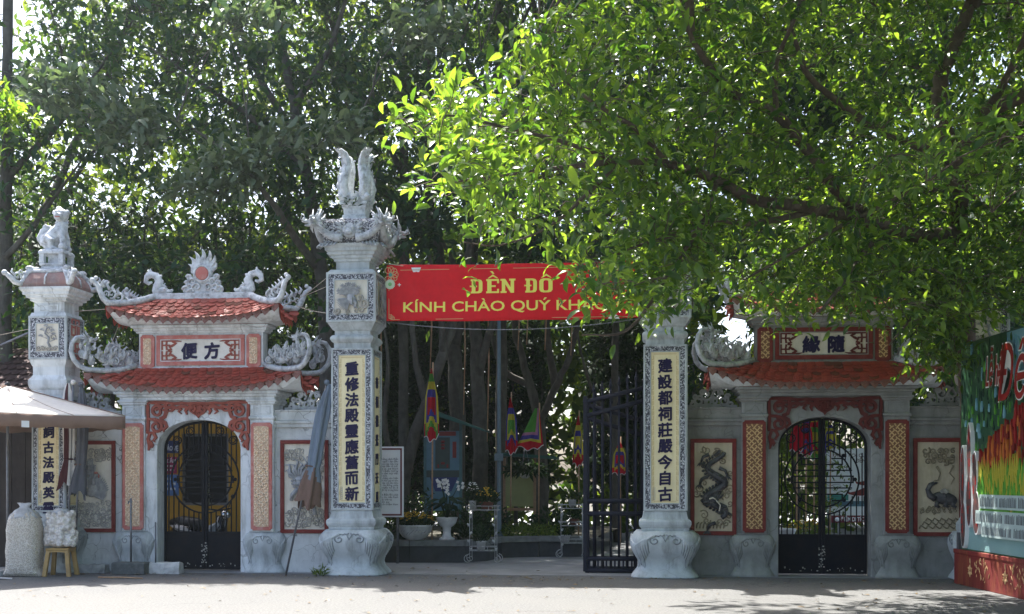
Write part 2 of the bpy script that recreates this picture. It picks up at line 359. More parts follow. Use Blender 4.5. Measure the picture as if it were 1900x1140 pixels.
# ------------------------------------------------------------------ pieces shared by the four gate pillars
def ring(mb, x0, x1, z0, z1, w, y0, y1, mi=0):
    mb.box(x0,x1,y0,y1,z1-w,z1,mi); mb.box(x0,x1,y0,y1,z0,z0+w,mi)
    mb.box(x0,x0+w,y0,y1,z0+w,z1-w,mi); mb.box(x1-w,x1,y0,y1,z0+w,z1-w,mi); return mb
def interp(tab, z):
    for (z0,a),(z1,b) in zip(tab, tab[1:]):
        if z0 <= z <= z1: return a+(b-a)*(z-z0)/(z1-z0)
    return tab[-1][1] if z > tab[-1][0] else tab[0][1]
VASE = [(0,.535),(.012,.545),(.05,.525),(.09,.49),(.14,.45),(.21,.43),(.29,.445),(.37,.487),(.46,.528),(.54,.548),(.61,.55),(.68,.53),(.72,.50),(.755,.46)]
def vase_base(parent, s=1.0, name='base', m='stone', depth=1.0, zs=1.0, mf='groove'):
    mb = MB(); n = 40; vs = []; fs = []; PW = 5.0
    tab = [(VASE[i][0]+(VASE[i+1][0]-VASE[i][0])*k/2) for i in range(len(VASE)-1) for k in range(2)]+[VASE[-1][0]]
    for z in tab:
        h = interp(VASE, z)
        for i in range(n):
            a = 2*pi*(i+.5)/n; c, q = cos(a), sin(a); r = h*(abs(c)**PW+abs(q)**PW)**(-1/PW); vs.append((r*c*s, r*q*s*depth, z*zs))
    for j in range(len(tab)-1):
        for i in range(n): fs.append((j*n+i, j*n+(i+1)%n, (j+1)*n+(i+1)%n, (j+1)*n+i))
    fs += [tuple(range(n-1,-1,-1)), tuple((len(tab)-1)*n+i for i in range(n))]
    mb.add(vs, fs, True); o = mb.build(name, M[m], parent)
    cv = MB(); pm = MB()
    for face in (0,1,3):
        g = MB(); g2 = MB(); ca_, sa_ = cos(face*pi/2), sin(face*pi/2)
        def P(x, z, off=.002):
            h = interp(VASE, z); q = min(.999, abs(x)/h); y = h*(1-q**PW)**(1/PW)
            if face == 0: return (x*s, -(y+off)*s*depth, z*zs)
            return (x*s*depth, -(y+off)*s, z*zs)
        for sd in (-1, 1):
            for k in range(7):
                pts = []
                for i in range(16):                          # nested plume lines sweeping from the volute down the corner
                    t = i/15; zz = .685-.010*k-(.52-.050*k)*t**1.15
                    h = interp(VASE, zz); bell = sin(min(1, t*2.0)*pi/2)
                    xx = (.15+.028*k)+(h*(.955-.075*k)-.15-.028*k)*bell
                    pts.append(P(sd*xx, zz))
                g.tube(pts, [.010*s*(1-.45*i/15) for i in range(16)], 5)
                if k < 6:
                    q2 = []
                    for i in range(16):
                        t = i/15; zz = .680-.010*k-(.50-.050*k)*t**1.15; h = interp(VASE, zz); bell = sin(min(1, t*2.0)*pi/2)
                        q2.append(P(sd*((.165+.028*k)+(h*(.918-.075*k)-.165-.028*k)*bell), zz, .0))
                    g2.tube(q2, [.026*s*(1-.6*i/15) for i in range(16)], 6)
            pts = []
            for i in range(18):
                t = i/17; a = pi/2-2.4*pi*t; r = .085*(1-.8*t)
                pts.append(P(sd*(.17+r*cos(a)), .605+r*sin(a)*.9, .004))
            g.tube(pts, [.013*s]*18, 5)
            g.tube([P(sd*(.015+.03*i), .70-.028*abs(sin(i*pi/2.2)), .003) for i in range(6)], .012*s, 5)
        g.tube([P(-.05,.69), P(-.03,.65), P(0,.60), P(.03,.65), P(.05,.69)], .013*s, 5)
        cv.add([(ca_*x-sa_*y, sa_*x+ca_*y, z) for x,y,z in g.v], g.f, True); pm.add([(ca_*x-sa_*y, sa_*x+ca_*y, z) for x,y,z in g2.v], g2.f, True)
    tag(cv.build('carved_lines', M[mf], o), kind='stuff'); tag(pm.build('scroll_carving', M[m], o), kind='stuff')
    return o
def inscription(parent, text, hw, z0, z1, y, csize=.235, rz=0, ztop=None, step=None, name='inscription_panel', cream='cream', mark=True, bw=.074, border=True):
    """raised stone frame, porcelain mosaic border, cream board with a key border and one glazed character under the other"""
    f = ring(MB(), -hw, hw, z0, z1, .03, -.025, 0).build(name, M['stone'], parent, (0,0,0) , .004)
    f.rotation_euler = (0,0,rz); f.location = Matrix.Rotation(rz, 3, 'Z') @ Vector((0, y, 0))
    ring(MB(), -hw+.03, hw-.03, z0+.03, z1-.03, bw, -.012, 0).build('mosaic_border', M['mosaic'], f)
    b = hw-.03-bw; zb, zt = z0+.03+bw, z1-.03-bw
    ring(MB(), -b, b, zb, zt, .018, -.02, 0).build('board_rim', M['stone'], f)
    MB().box(-b+.018, b-.018, -.006, 0, zb+.018, zt-.018).build('board', M[cream], f)
    if border:
        k = MB(); xi = b-.06; n = int((zt-zb)/.085)
        for i in range(n):                                            # fret border
            za = zb+.06+i*(zt-zb-.12)/n; zc = za+(zt-zb-.12)/n
            for sd in (-1, 1):
                k.box(min(sd*xi,sd*(xi+.008)), max(sd*xi,sd*(xi+.008)), -.0105, -.006, za, zc-.016)
                if i % 2 == 0: k.box(min(sd*(xi+.008),sd*(xi+.030)), max(sd*(xi+.008),sd*(xi+.030)), -.0105, -.006, za, za+.008)
                else: k.box(min(sd*(xi+.022),sd*(xi+.030)), max(sd*(xi+.022),sd*(xi+.030)), -.0105, -.006, za, zc-.016)
        for zz in (zb+.045, zt-.053): k.box(-xi, xi, -.0105, -.006, zz, zz+.008)
        tag(k.build('key_border', M['creamline'], f), kind='stuff')
    ztop = ztop if ztop is not None else zt-.20; step = step or csize*1.14
    for i, ch in enumerate(text):
        q = lettering('character', ch, csize, M['navy'], f, (R.uniform(-.004,.004), -.006, ztop-i*step), bold=.0085*csize/.235, ext=.010)
        q.rotation_euler = (0, R.uniform(-.03,.03), 0)
    if mark:
        mk = MB()
        for i in range(11): mk.box(-b+.05, -b+.075-.012*(i%2), -.009, -.006, zb+.08+i*.016, zb+.089+i*.016)
        ring(mk, -b+.043, -b+.083, zb+.07, zb+.27, .004, -.009, -.006)
        mk.build('maker_mark', M['rgrey'], f)
    return f
def dragon(mb, base, tip, up=.25, s=1.0, seed=0):
    """snaky neck from base to tip ending in a horned, maned head"""
    r = random.Random(seed); b = Vector(base); t = Vector(tip); d = t-b; h = Vector((d.x,d.y,0)).normalized(); sd = Vector((-h.y,h.x,0))
    pts = [b+d*q+Vector((0,0,up*sin(q*pi)*(-.5)+up*q*q)) for q in [i/7 for i in range(8)]]
    mb.tube(pts, [.05*s*(1.5-.6*i/7) for i in range(8)], 7)
    H = pts[-1]
    mb.blob(H+h*.02*s, (.085*s,.07*s,.075*s), 8, 6); mb.blob(H+h*.10*s+Vector((0,0,.012*s)), (.08*s,.05*s,.035*s), 8, 5, Matrix.Rotation(atan2(h.y,h.x),3,'Z'))
    mb.blob(H+h*.085*s-Vector((0,0,.05*s)), (.07*s,.04*s,.02*s), 7, 5, Matrix.Rotation(atan2(h.y,h.x),3,'Z'))
    mb.blob(H+h*.16*s+Vector((0,0,.05*s)), .028*s, 6, 4)
    for e in (-1, 1):
        mb.blob(H+h*.05*s+sd*e*.045*s+Vector((0,0,.05*s)), .022*s, 6, 4)
        mb.tube([H+sd*e*.04*s+Vector((0,0,.06*s)), H-h*.06*s+sd*e*.06*s+Vector((0,0,.13*s)), H-h*.10*s+sd*e*.07*s+Vector((0,0,.22*s))], [.02*s,.016*s,.006*s], 5)
        mb.tube([H+h*.14*s+sd*e*.04*s, H+h*.20*s+sd*e*.09*s+Vector((0,0,.03*s)), H+h*.17*s+sd*e*.12*s+Vector((0,0,.10*s))], [.010*s,.009*s,.004*s], 4)
        for k in range(5):
            a = -.9+k*.5; o = H-h*.03*s+sd*e*.05*s
            mb.tube([o, o-h*.08*s+sd*e*.06*s+Vector((0,0,.09*s*sin(a))), o-h*(.13+.03*r.random())*s+sd*e*.05*s+Vector((0,0,.17*s*sin(a)))], [.026*s,.02*s,.004*s], 5)
    for q in range(1, 7): mb.feather(pts[q], pts[q]+Vector((0,0,.10*s))-h*.05*s, .05*s, sd)
def clouds(mb, x0, x1, z, y, n, r, seed=0, rows=1):
    q = random.Random(seed)
    for j in range(rows):
        for i in range(n):
            x = x0+(x1-x0)*(i+.5+.25*q.uniform(-1,1))/n; rr = r*q.uniform(.75,1.2)
            mb.swirl(x, z+j*r*1.3+q.uniform(-.2,.2)*r, rr, y-q.uniform(0,.01), q.uniform(1.1,1.6), q.uniform(0,6.3), q.choice((-1,1)), rr*.26)
def phoenix_relief(f, hw, z0, z1, y, seed=1):
    """bird with a fan of plumes over clouds, in a small square panel"""
    w = z1-z0; c = MB(); clouds(c, -hw, hw, z0+.06*w, y, 4, .11*w, seed, 1); clouds(c, .35*hw, hw, z0+.32*w, y, 1, .13*w, seed+1, 2)
    tag(c.build('relief_cloud', M['rcloud'], f), kind='stuff')
    b = MB(); B = Vector((-.02*w, y-.015, z0+.46*w)); q = random.Random(seed+4)
    b.blob(B+Vector((.05*w,0,-.05*w)), (.15*w,.035,.20*w), 9, 6, Matrix.Rotation(-.5,3,'Y'))
    b.tube([B+Vector((.10*w,0,-.10*w)), B+Vector((.20*w,-.02,-.14*w)), B+Vector((.19*w,-.025,-.26*w))], [.08*w,.055*w,.05*w], 6); b.blob(B+Vector((.18*w,-.025,-.27*w)), (.065*w,.03,.06*w), 7, 5)
    b.feather(B+Vector((.20*w,-.03,-.28*w)), B+Vector((.27*w,-.04,-.35*w)), .05*w, (0,-1,0))
    for k in range(17):
        a = 2.75-k*.145; L = (.50+.07*sin(k*1.9))*w; o = B+Vector((-.02*w,0,.03*w)); e = o+Vector((L*cos(a)*.86, -.02, L*sin(a)*.92))
        b.feather(o, e, .075*w, (0,-1,0)); 
        for j in (.55,.75): m_ = o.lerp(e, j); b.feather(m_, m_+Vector((.10*w*cos(a+.7),-.02,.10*w*sin(a+.7))), .04*w, (0,-1,0)); b.feather(m_, m_+Vector((.10*w*cos(a-.7),-.02,.10*w*sin(a-.7))), .04*w, (0,-1,0))
    for k in range(11):
        a = 3.2+k*.13; o = B+Vector((0,-.01,-.02*w)); b.feather(o, o+Vector((.46*w*cos(a), -.02, .42*w*sin(a))), .06*w, (0,-1,0))
    for k in range(6): b.feather(B+Vector((.05*w,-.03,.04*w-.04*w*k)), B+Vector((.10*w,-.05,-.03*w-.04*w*k)), .07*w, (0,-1,0))
    b.build('relief_bird', M['rgrey'], f)
def pine_relief(f, hw, z0, z1, y):
    w = z1-z0; b = MB()
    b.tube([(.12*w,y,z0+.12*w),(.02*w,y,z0+.3*w),(.06*w,y,z0+.48*w),(-.1*w,y,z0+.66*w),(-.02*w,y,z0+.86*w)], [.05*w,.045*w,.04*w,.03*w,.02*w], 6)
    for p in ((-.2,.78),(.1,.85),(.24,.62),(-.26,.55),(.3,.42),(-.05,.93),(.2,.75)):
        b.tube([(.02*w,y,z0+(p[1]-.1)*w),(p[0]*w,y,z0+p[1]*w)], .014*w, 5)
        for k in range(7):
            a = k*.45+.2; b.feather((p[0]*w,y,z0+p[1]*w), (p[0]*w+.11*w*cos(a), y-.012, z0+p[1]*w+.08*w*sin(a)), .035*w, (0,-1,0))
    b.build('relief_pine', M['rgrey'], f)
    c = MB(); clouds(c, -hw*.95, hw*.95, z0+.09*w, y, 6, .085*w, 5); c.swirl(.22*w, z0+.5*w, .12*w, y, 1.1, 0, 1, .02*w); tag(c.build('relief_rock', M['rcloud'], f), kind='stuff')
def relief_box(parent, hw, z0, z1, y, rz, kind):
    f = ring(MB(), -hw, hw, z0, z1, .035, -.02, 0).build('relief_panel', M['stone'], parent, None, .004)
    f.rotation_euler = (0,0,rz); f.location = Matrix.Rotation(rz, 3, 'Z') @ Vector((0, y, 0))
    bw = .085
    ring(MB(), -hw+.035, hw-.035, z0+.035, z1-.035, bw, -.010, 0).build('mosaic_border', M['mosaic'], f)
    b = hw-.035-bw; ring(MB(), -b, b, z0+.035+bw, z1-.035-bw, .016, -.022, 0).build('relief_rim', M['stone'], f)
    MB().box(-b+.016, b-.016, -.004, 0, z0+.051+bw, z1-.051-bw).build('relief_ground', M['rcream'], f)
    if kind == 'bird': phoenix_relief(f, b-.02, z0+.06+bw, z1-.06-bw, -.016)
    elif kind == 'pine': pine_relief(f, b-.02, z0+.06+bw, z1-.06-bw, -.014)
    else:
        k = MB(); zz = (z0+z1)/2; a = b*.7
        for q in range(2):
            ze = zz+(q-.5)*2*.2; ring(k, -a, a, ze-.15, ze+.15, .03, -.02, -.004)
            k.box(-.015,.015,-.018,-.004,ze-.12,ze+.12); k.box(-a+.03,-.015,-.018,-.004,ze-.015,ze+.015); k.box(.015,a-.03,-.018,-.004,ze+.03,ze+.06); k.box(.06,.09,-.016,-.004,ze-.12,ze+.03)
        k.build('longevity_symbol', M['pink'], f)
    return f

# ------------------------------------------------------------------ the two main gate pillars
def main_pillar(px, label, text, side_text):
    x = at(px, 1000, 0).x
    t = thing('gate_pillar', label, 'pillar', (x, .34, 0), 0, 'tall carved pillars of the main gate')
    vase_base(t)
    MB().loft([(.38,.38,.755),(.385,.385,.80),(.405,.405,.82),(.42,.42,.86),(.42,.42,.905),(.40,.40,.93),(.37,.37,.945),(.355,.355,1.0),(.345,.345,1.06)]).build('neck', M['stone'], t, None, .006)
    MB().loft([(.335,.335,1.06),(.335,.335,3.76)]).build('shaft', M['stone'], t)
    inscription(t, text, .345, 1.08, 3.755, -.335, ztop=3.415, step=.2585)
    inscription(t, side_text, .345, 1.08, 3.755, -.335, .20, pi/2, 3.2, .32)
    MB().loft([(.31,.31,3.76),(.31,.31,3.84),(.34,.34,3.86),(.365,.365,3.90),(.365,.365,3.93),(.34,.34,3.965),(.30,.30,3.98),(.30,.30,4.04),(.33,.33,4.06),(.40,.40,4.17)]).build('collar', M['stone'], t, None, .005)
    bx = MB().loft([(.40,.40,4.17),(.40,.40,5.0),(.36,.36,5.05),(.29,.29,5.06)]).build('relief_block', M['stone'], t, None, .005)
    relief_box(t, .41, 4.18, 5.0, -.40, 0, 'bird'); relief_box(t, .41, 4.18, 5.0, -.40, pi/2, 'bird'); relief_box(t, .41, 4.18, 5.0, -.40, -pi/2, 'bird')
    MB().loft([(.28,.28,5.06),(.28,.28,5.18),(.31,.31,5.20),(.31,.31,5.23),(.35,.35,5.25),(.35,.35,5.285),(.39,.39,5.30),(.39,.39,5.34),(.435,.435,5.36),(.435,.435,5.40),(.47,.47,5.44),(.48,.48,5.47)]).build('stepped_cornice', M['stone'], t, None, .004)
    cp = MB().loft([(.44,.44,5.47),(.46,.46,5.55),(.52,.52,5.70),(.53,.53,5.80),(.50,.50,5.86),(.22,.22,5.88)]).build('capital', M['mosaic'], t)
    d = MB()
    for a in range(4):
        T = Matrix.Rotation(a*pi/2, 3, 'Z'); g = MB()
        for sd in (-1, 1):
            dragon(g, (sd*.12,-.50,5.55), (sd*.58,-.56,5.70), .10, 1.05, a*2+sd)
            for k in range(4): g.tube([(sd*(.22+.06*k),-.50,5.48),(sd*(.24+.07*k),-.56,5.43-.01*k),(sd*(.28+.07*k),-.55,5.41)], [.022,.018,.006], 5)
        g.blob((0,-.50,5.67), (.14,.07,.13), 10, 7); g.blob((0,-.56,5.63), (.07,.05,.045), 8, 5)
        for sd in (-1, 1):
            g.blob((sd*.06,-.55,5.71), (.03,.025,.028), 7, 5); g.swirl(sd*.12, 5.78, .05, -.54, 1.2, 0, sd, .016); g.swirl(sd*.15, 5.60, .06, -.54, 1.3, 2, -sd, .018)
            for k in range(5): g.feather((sd*.10,-.54,5.72-.04*k), (sd*(.24-.012*k),-.56,5.80-.075*k), .05, (0,-1,0))
        d.add([tuple(T@Vector(p)) for p in g.v], g.f, True)
    d.build('dragon_heads', M['darkorn'], cp)
    pd = MB().loft([(.24,.24,5.88),(.24,.24,5.92),(.20,.20,5.94),(.20,.20,5.98),(.175,.175,6.0),(.185,.185,6.09),(.205,.205,6.11),(.205,.205,6.14),(.23,.23,6.16),(.23,.23,6.21)]).build('finial_pedestal', M['ornament'], t, None, .005)
    ph = MB()
    for a in range(4):                                       # four birds, tail plumes up
        T = Matrix.Rotation(pi/4+a*pi/2, 3, 'Z'); g = MB()
        path = [(0,-.17,6.2),(0,-.245,6.34),(0,-.275,6.5),(0,-.235,6.66),(0,-.185,6.8),(0,-.185,6.92),(0,-.235,7.02),(0,-.31,7.07),(0,-.37,7.04)]
        g.tube(path, [.09,.112,.112,.104,.092,.076,.058,.035,.008], 8, .75, (0,1,0))
        for i in range(1, 7):
            p = Vector(path[i]); q = Vector(path[i+1])
            for e in (-1,0,1):
                g.feather(p+Vector((e*.05,-.04,0)), q+Vector((e*.06,-.085,.02)), .06, (0,-1,.2))
        g.feather(Vector(path[6])+Vector((0,-.03,0)), (0,-.36,6.96), .05, (0,-1,0)); g.feather(path[3], (0,-.35,6.74), .06, (1,0,0)); g.feather(path[1], (0,-.38,6.46), .06, (1,0,0))
        g.blob((0,-.24,6.27), (.09,.09,.07), 8, 6); g.blob((0,-.32,6.30), (.05,.055,.05), 7, 5); g.feather((0,-.34,6.30),(0,-.41,6.28),.05,(0,0,1))
        for e in (-1,1):
            g.swirl(e*.1, 6.25, .06, -.24, 1.2, 1, e, .02)
            for k in range(4): g.feather((e*.05,-.24,6.27), (e*(.17+.01*k),-.2+.02*k,6.38-.05*k), .06, (0,-1,0))
        ph.add([tuple(T@Vector(p)) for p in g.v], g.f, True)
    ph.build('phoenix_finial', M['ornament'], t)
    return t
main_pillar(653, 'tall carved gate pillar with its twin phoenix tails in plain view above the banner', '重修法殿靈應舊而新', '帝祠德光門天月')
main_pillar(1234, 'tall carved gate pillar beside the folded iron gate, its upper half behind leaves', '建設都祠莊嚴今自古', '帝祠德光門天月')

# ------------------------------------------------------------------ the two outer pillars with a lion on top
def lion(parent, m):
    b = MB(); RY = lambda a: Matrix.Rotation(a, 3, 'Y')
    b.box(-.19,.17,-.14,.14,-.01,.03)
    b.blob((-.13,0,.19), (.17,.14,.16), 12, 9); b.tube([(-.17,0,.18),(-.02,0,.28),(.08,0,.40),(.11,0,.52)], [.13,.145,.125,.09], 10)
    b.blob((.09,-.01,.37), (.11,.12,.14), 10, 8)
    b.blob((.09,-.03,.63), (.125,.13,.12), 12, 9); b.blob((.10,-.14,.60), (.075,.08,.05), 10, 7); b.blob((.10,-.13,.545), (.06,.07,.025), 9, 6)
    b.blob((.10,-.21,.63), (.028,.022,.022), 7, 5); b.blob((.06,-.03,.74), (.06,.07,.05), 8, 6)
    for e in (-1,1):
        b.blob((.10+e*.055,-.12,.675), (.032,.03,.03), 7, 5); b.blob((.09+e*.12,-.02,.68), (.035,.05,.05), 7, 5)
        for k in range(5): b.swirl(.09+e*(.12-.008*k), .66-.055*k, .035, .02, 1.0, k, e, .015)
        b.tube([(.10,e*.08,.34),(.15,e*.09,.2),(.16,e*.09,.05)], [.07,.055,.05], 8); b.blob((.18,e*.09-.02,.04), (.075,.055,.04), 8, 5)
        b.tube([(-.14,e*.11,.20),(-.02,e*.14,.16),(-.06,e*.13,.05)], [.09,.075,.05], 8); b.blob((.0,e*.13,.035), (.085,.05,.035), 8, 5)
    for p in ((-.24,.33,.075),(-.15,.39,.06),(-.30,.22,.06),(-.20,.42,.045)): b.swirl(p[0], p[1], p[2], -.02, 1.3, 0, 1, .028)
    b.tube([(-.25,0,.12),(-.30,0,.25),(-.24,0,.38)], [.05,.07,.05], 7)
    b.blob((.16,-.14,.06), .065, 8, 6)
    o = sculpt(b, 'lion', M['ornament'], .014, parent, (0,0,6.16-.36), None, 1); o.scale = (.98,)*3
    k = MB(); 
    k.blob((.10,-.185,.575), (.052,.03,.014), 8, 5); k.build('mouth', M['pink'], o)
    return o
def outer_pillar(px, label, text):
    x = at(px, 1000, 0).x
    t = thing('outer_pillar', label, 'pillar', (x, .335, 0), 0, 'outer pillars of the side gates')
    vase_base(t, .9)
    MB().loft([(.34,.34,.68),(.35,.35,.75),(.37,.37,.80),(.37,.37,.88),(.33,.33,.93),(.30,.30,1.0)]).build('neck', M['stone'], t, None, .006)
    MB().loft([(.285,.285,1.0),(.285,.285,3.02)]).build('shaft', M['stone'], t)
    inscription(t, text, .295, 1.03, 2.98, -.285, .205, 0, 2.64, .256, border=True, bw=.062); inscription(t, '古法殿', .295, 1.03, 2.98, -.285, .2, pi/2, 2.4, .4, bw=.062)
    MB().loft([(.29,.29,3.02),(.30,.30,3.10),(.33,.33,3.14),(.345,.345,3.20),(.345,.345,3.27),(.31,.31,3.32),(.285,.285,3.36),(.285,.285,3.50),(.30,.30,3.53),(.33,.33,3.60)]).build('collar', M['plaster'], t, None, .006)
    MB().loft([(.325,.325,3.60),(.325,.325,4.36),(.30,.30,4.42),(.28,.28,4.42)]).build('relief_block', M['plaster'], t, None, .005)
    relief_box(t, .335, 3.62, 4.36, -.325, 0, 'pine'); relief_box(t, .335, 3.62, 4.36, -.325, pi/2, 'sign')
    cb = MB().loft([(.27,.27,4.42),(.27,.27,4.58)]).build('cornice_block', M['plaster'], t, None, .004)
    ring(MB(), -.16,.16,4.455,4.555,.015,-.012,0).build('inset_frame', M['plaster'], cb, (0,-.27,0))
    MB().loft([(.27,.27,4.58),(.27,.27,4.60),(.32,.32,4.62),(.32,.32,4.655),(.37,.37,4.67),(.37,.37,4.705),(.41,.41,4.72),(.41,.41,4.755),(.45,.45,4.80),(.455,.455,4.84)]).build('stepped_cornice', M['plaster'], t, None, .004)
    rf = MB()
    N = 6; vs = []; 
    prof = [(.42,4.84),(.44,4.90),(.415,4.98),(.37,5.06),(.30,5.12)]
    rf.loft([(h,h,z) for h,z in prof]); ro = rf.build('cap_roof', M['pinkdark'], t)
    cu = MB()
    for a in range(4):
        T = Matrix.Rotation(pi/4+a*pi/2, 3, 'Z'); g = MB(); k = 1.0
        g.tube([(.30,0,5.16),(.42,0,5.15),(.50,0,5.08),(.54,0,4.97),(.60,0,4.90),(.70,0,4.92),(.78,0,5.0),(.86,0,5.06)], [.05,.055,.05,.045,.05,.05,.045,.035], 7)
        g.blob((.87,0,5.06), .05, 8, 6); g.swirl(.66, 5.02, .07, 0, 1.2, 3.6, -1, .024); g.swirl(.60, 5.10, .05, 0, 1.2, 3, 1, .018)
        g.tube([(.70,0,5.03),(.76,0,5.09),(.74,0,5.14)], [.02,.02,.012], 5); g.blob((.45,0,5.17), (.08,.05,.05), 7, 5)
        cu.add([tuple(T@Vector(p)) for p in g.v], g.f, True)
    for a in range(4):
        T = Matrix.Rotation(a*pi/2, 3, 'Z'); g = MB(); g.tube([(-.33,-.30,5.13),(0,-.32,5.12),(.33,-.30,5.13)], .035, 6)
        g.tube([(0,-.30,5.12),(0,-.42,5.0),(0,-.44,4.88)], [.018,.018,.015], 5)
        cu.add([tuple(T@Vector(p)) for p in g.v], g.f, True)
    cu.build('cap_scrolls', M['ornament'], ro)
    pd = MB().loft([(.24,.24,5.12),(.24,.24,5.18),(.19,.19,5.20),(.19,.19,5.23),(.215,.215,5.25),(.215,.215,5.28)])
    for sx in (-1,1):
        for sy in (-1,1): pd.box(sx*.17-.045, sx*.17+.045, sy*.17-.045, sy*.17+.045, 5.28, 5.44)
    pd.box(-.10,.10,-.12,.12,5.28,5.44); pd.loft([(.225,.225,5.44),(.225,.225,5.48),(.19,.19,5.52)])
    pd.build('lion_pedestal', M['ornament'], t, None, .008)
    lion(t, M['ornament']).location = (0,0,5.51)
    return t
outer_pillar(88, 'pillar with a stone lion on top, rising behind the open white umbrella', '文詞古法殿英靈')
outer_pillar(1832, 'dim pillar hidden in leaves beside the painted billboard', '文詞古法殿英靈')
# ------------------------------------------------------------------ the two side gates
def tile_mesh(name, m, pts, th=.05, camber=.10):
    mb = MB(); n = len(pts); f = [(x, y, .06+camber*(1-4*x*x)*.5-.24*y) for x,y in pts]; k = [(x,y,z-th-.03) for x,y,z in f]
    mb.add(f+k, [tuple(range(n)), tuple(range(2*n-1,n-1,-1))]+[(i,i+n,(i+1)%n+n,(i+1)%n) for i in range(n)])
    return mb.data(name, m)
_sc = [(-.5,.0),(-.5,-.5),(-.40,-.78),(-.2,-.95),(0,-1.04),(.2,-.95),(.40,-.78),(.5,-.5),(.5,0),(0,0.02)]
TILE = [tile_mesh('roof_tile', M['tile'], _sc), tile_mesh('roof_tile', M['tile2'], _sc), tile_mesh('roof_tile', M['tile3'], _sc)]
_ev = [(-.5,.05),(-.5,-.42),(-.36,-.62),(-.16,-.86),(0,-1.05),(.16,-.86),(.36,-.62),(.5,-.42),(.5,.05),(0,.06)]
EAVE = tile_mesh('eave_tile', M['eave'], _ev, .10, .16)
class Roof:
    def __init__(s, ht, he, dt, de, zt, ze, lift, push=.06): s.__dict__.update(ht=ht,he=he,dt=dt,de=de,zt=zt,ze=ze,lift=lift,push=push)
    def S(s, u, v, side=0):                  # side 0 front, 1 right, 2 back, 3 left; u along the eave, v down the slope
        z = s.zt-(s.zt-s.ze)*(1-(1-v)**1.25)+s.lift*abs(u)**3.2*v**1.4
        hx = s.ht+(s.he-s.ht)*v; hy = s.dt+(s.de-s.dt)*v; p = s.push*abs(u)**4*v
        if side == 0: return Vector((u*(hx+p), -hy-p, z))
        if side == 2: return Vector((-u*(hx+p), hy+p, z))
        if side == 1: return Vector((hx+p, u*(hy+p), z))
        return Vector((-hx-p, -u*(hy+p), z))
    def frame(s, u, v, side):
        e = .01; p = s.S(u,v,side); X = (s.S(u+e,v,side)-s.S(u-e,v,side)).normalized(); Yd = (s.S(u,min(1,v+e),side)-s.S(u,v-e,side)).normalized()
        Z = X.cross(-Yd).normalized(); Y = Z.cross(X)
        return p, X, Y, Z
    def build(s, t, name, body_h, body_d, zb, cols, rows, seed):
        rr = random.Random(seed); sh = MB(); n = 24
        for side in range(4):
            vs = [s.S(-1+2*i/n, j/6, side)-Vector((0,0,.035)) for j in range(7) for i in range(n+1)]
            fs = [(j*(n+1)+i, (j+1)*(n+1)+i, (j+1)*(n+1)+i+1, j*(n+1)+i+1) for j in range(6) for i in range(n)]
            sh.add(vs, fs, True)
        roof = sh.build(name, M['tile2'], t)
        so = MB()
        for side in range(4):                # white flared soffit between the cornice and the eave
            vs = []
            for j in range(4):
                q = j/3
                for i in range(n+1):
                    u = -1+2*i/n; a = s.S(u, .97, side)-Vector((0,0,.075)); hx, hy = (body_h, body_d)
                    b = {0:Vector((u*hx,-hy,zb)),2:Vector((-u*hx,hy,zb)),1:Vector((hx,u*hy,zb)),3:Vector((-hx,-u*hy,zb))}[side]
                    p = b.lerp(a, q); p.z = b.z+(a.z-b.z)*(q**1.5 if abs(u) < 2 else q); vs.append(p)
            so.add(vs, [(j*(n+1)+i, j*(n+1)+i+1, (j+1)*(n+1)+i+1, (j+1)*(n+1)+i) for j in range(3) for i in range(n)], True)
        so.build('soffit', M['plaster'], roof)
        stuff = MB()
        def place(u, v, side, w, ln, kind, drop=False):
            p, X, Y, Z = s.frame(u, v, side)
            if drop: Y = Vector((0,0,1)); Z = X.cross(Y).normalized(); X = Y.cross(Z)
            p = p+Z*rr.uniform(0,.006)
            T = Matrix((X*w*rr.uniform(.95,1.03), Y*ln, Z*w*.55)).transposed().to_4x4(); T.translation = p
            T = T @ Matrix.Rotation(rr.uniform(-.07,.07), 4, 'Z') @ Matrix.Rotation(rr.uniform(-.05,.05), 4, 'X')
            if side == 0:
                me = EAVE if kind else TILE[rr.choices((0,1,2), (70,22,8))[0]]
                o = link('eave_tile' if kind else 'roof_tile', me, roof); o.matrix_basis = T
            else: stuff.mesh(EAVE if kind else TILE[0], T)
        L = sum((s.S(0,(j+1)/10)-s.S(0,j/10)).length for j in range(10)); ln = L/rows
        for side in range(4):
            nc = cols if side % 2 == 0 else max(4, int(cols*s.de/s.he))
            for r in range(rows):
                v = .02+.98*r/rows; wv = (s.ht+(s.he-s.ht)*v) if side % 2 == 0 else (s.dt+(s.de-s.dt)*v)
                k = max(2, int(round(nc*wv/(s.he if side % 2 == 0 else s.de)))); w = 2*wv/k
                for i in range(k+(r % 2)):
                    u = (-1+(2*i+1)/k) if r % 2 == 0 else (-1+2*i/k)
                    if abs(u) > .985: u *= .97
                    place(u, v, side, w*1.0, ln*1.55, 0)
            for i in range(nc):
                place(-1+(2*i+1)/nc, .995, side, 2*(s.he if side % 2 == 0 else s.de)/nc, .125, 1, True)
        tag(stuff.build('side_tiles', [M['tile']], roof), kind='stuff')
        return roof
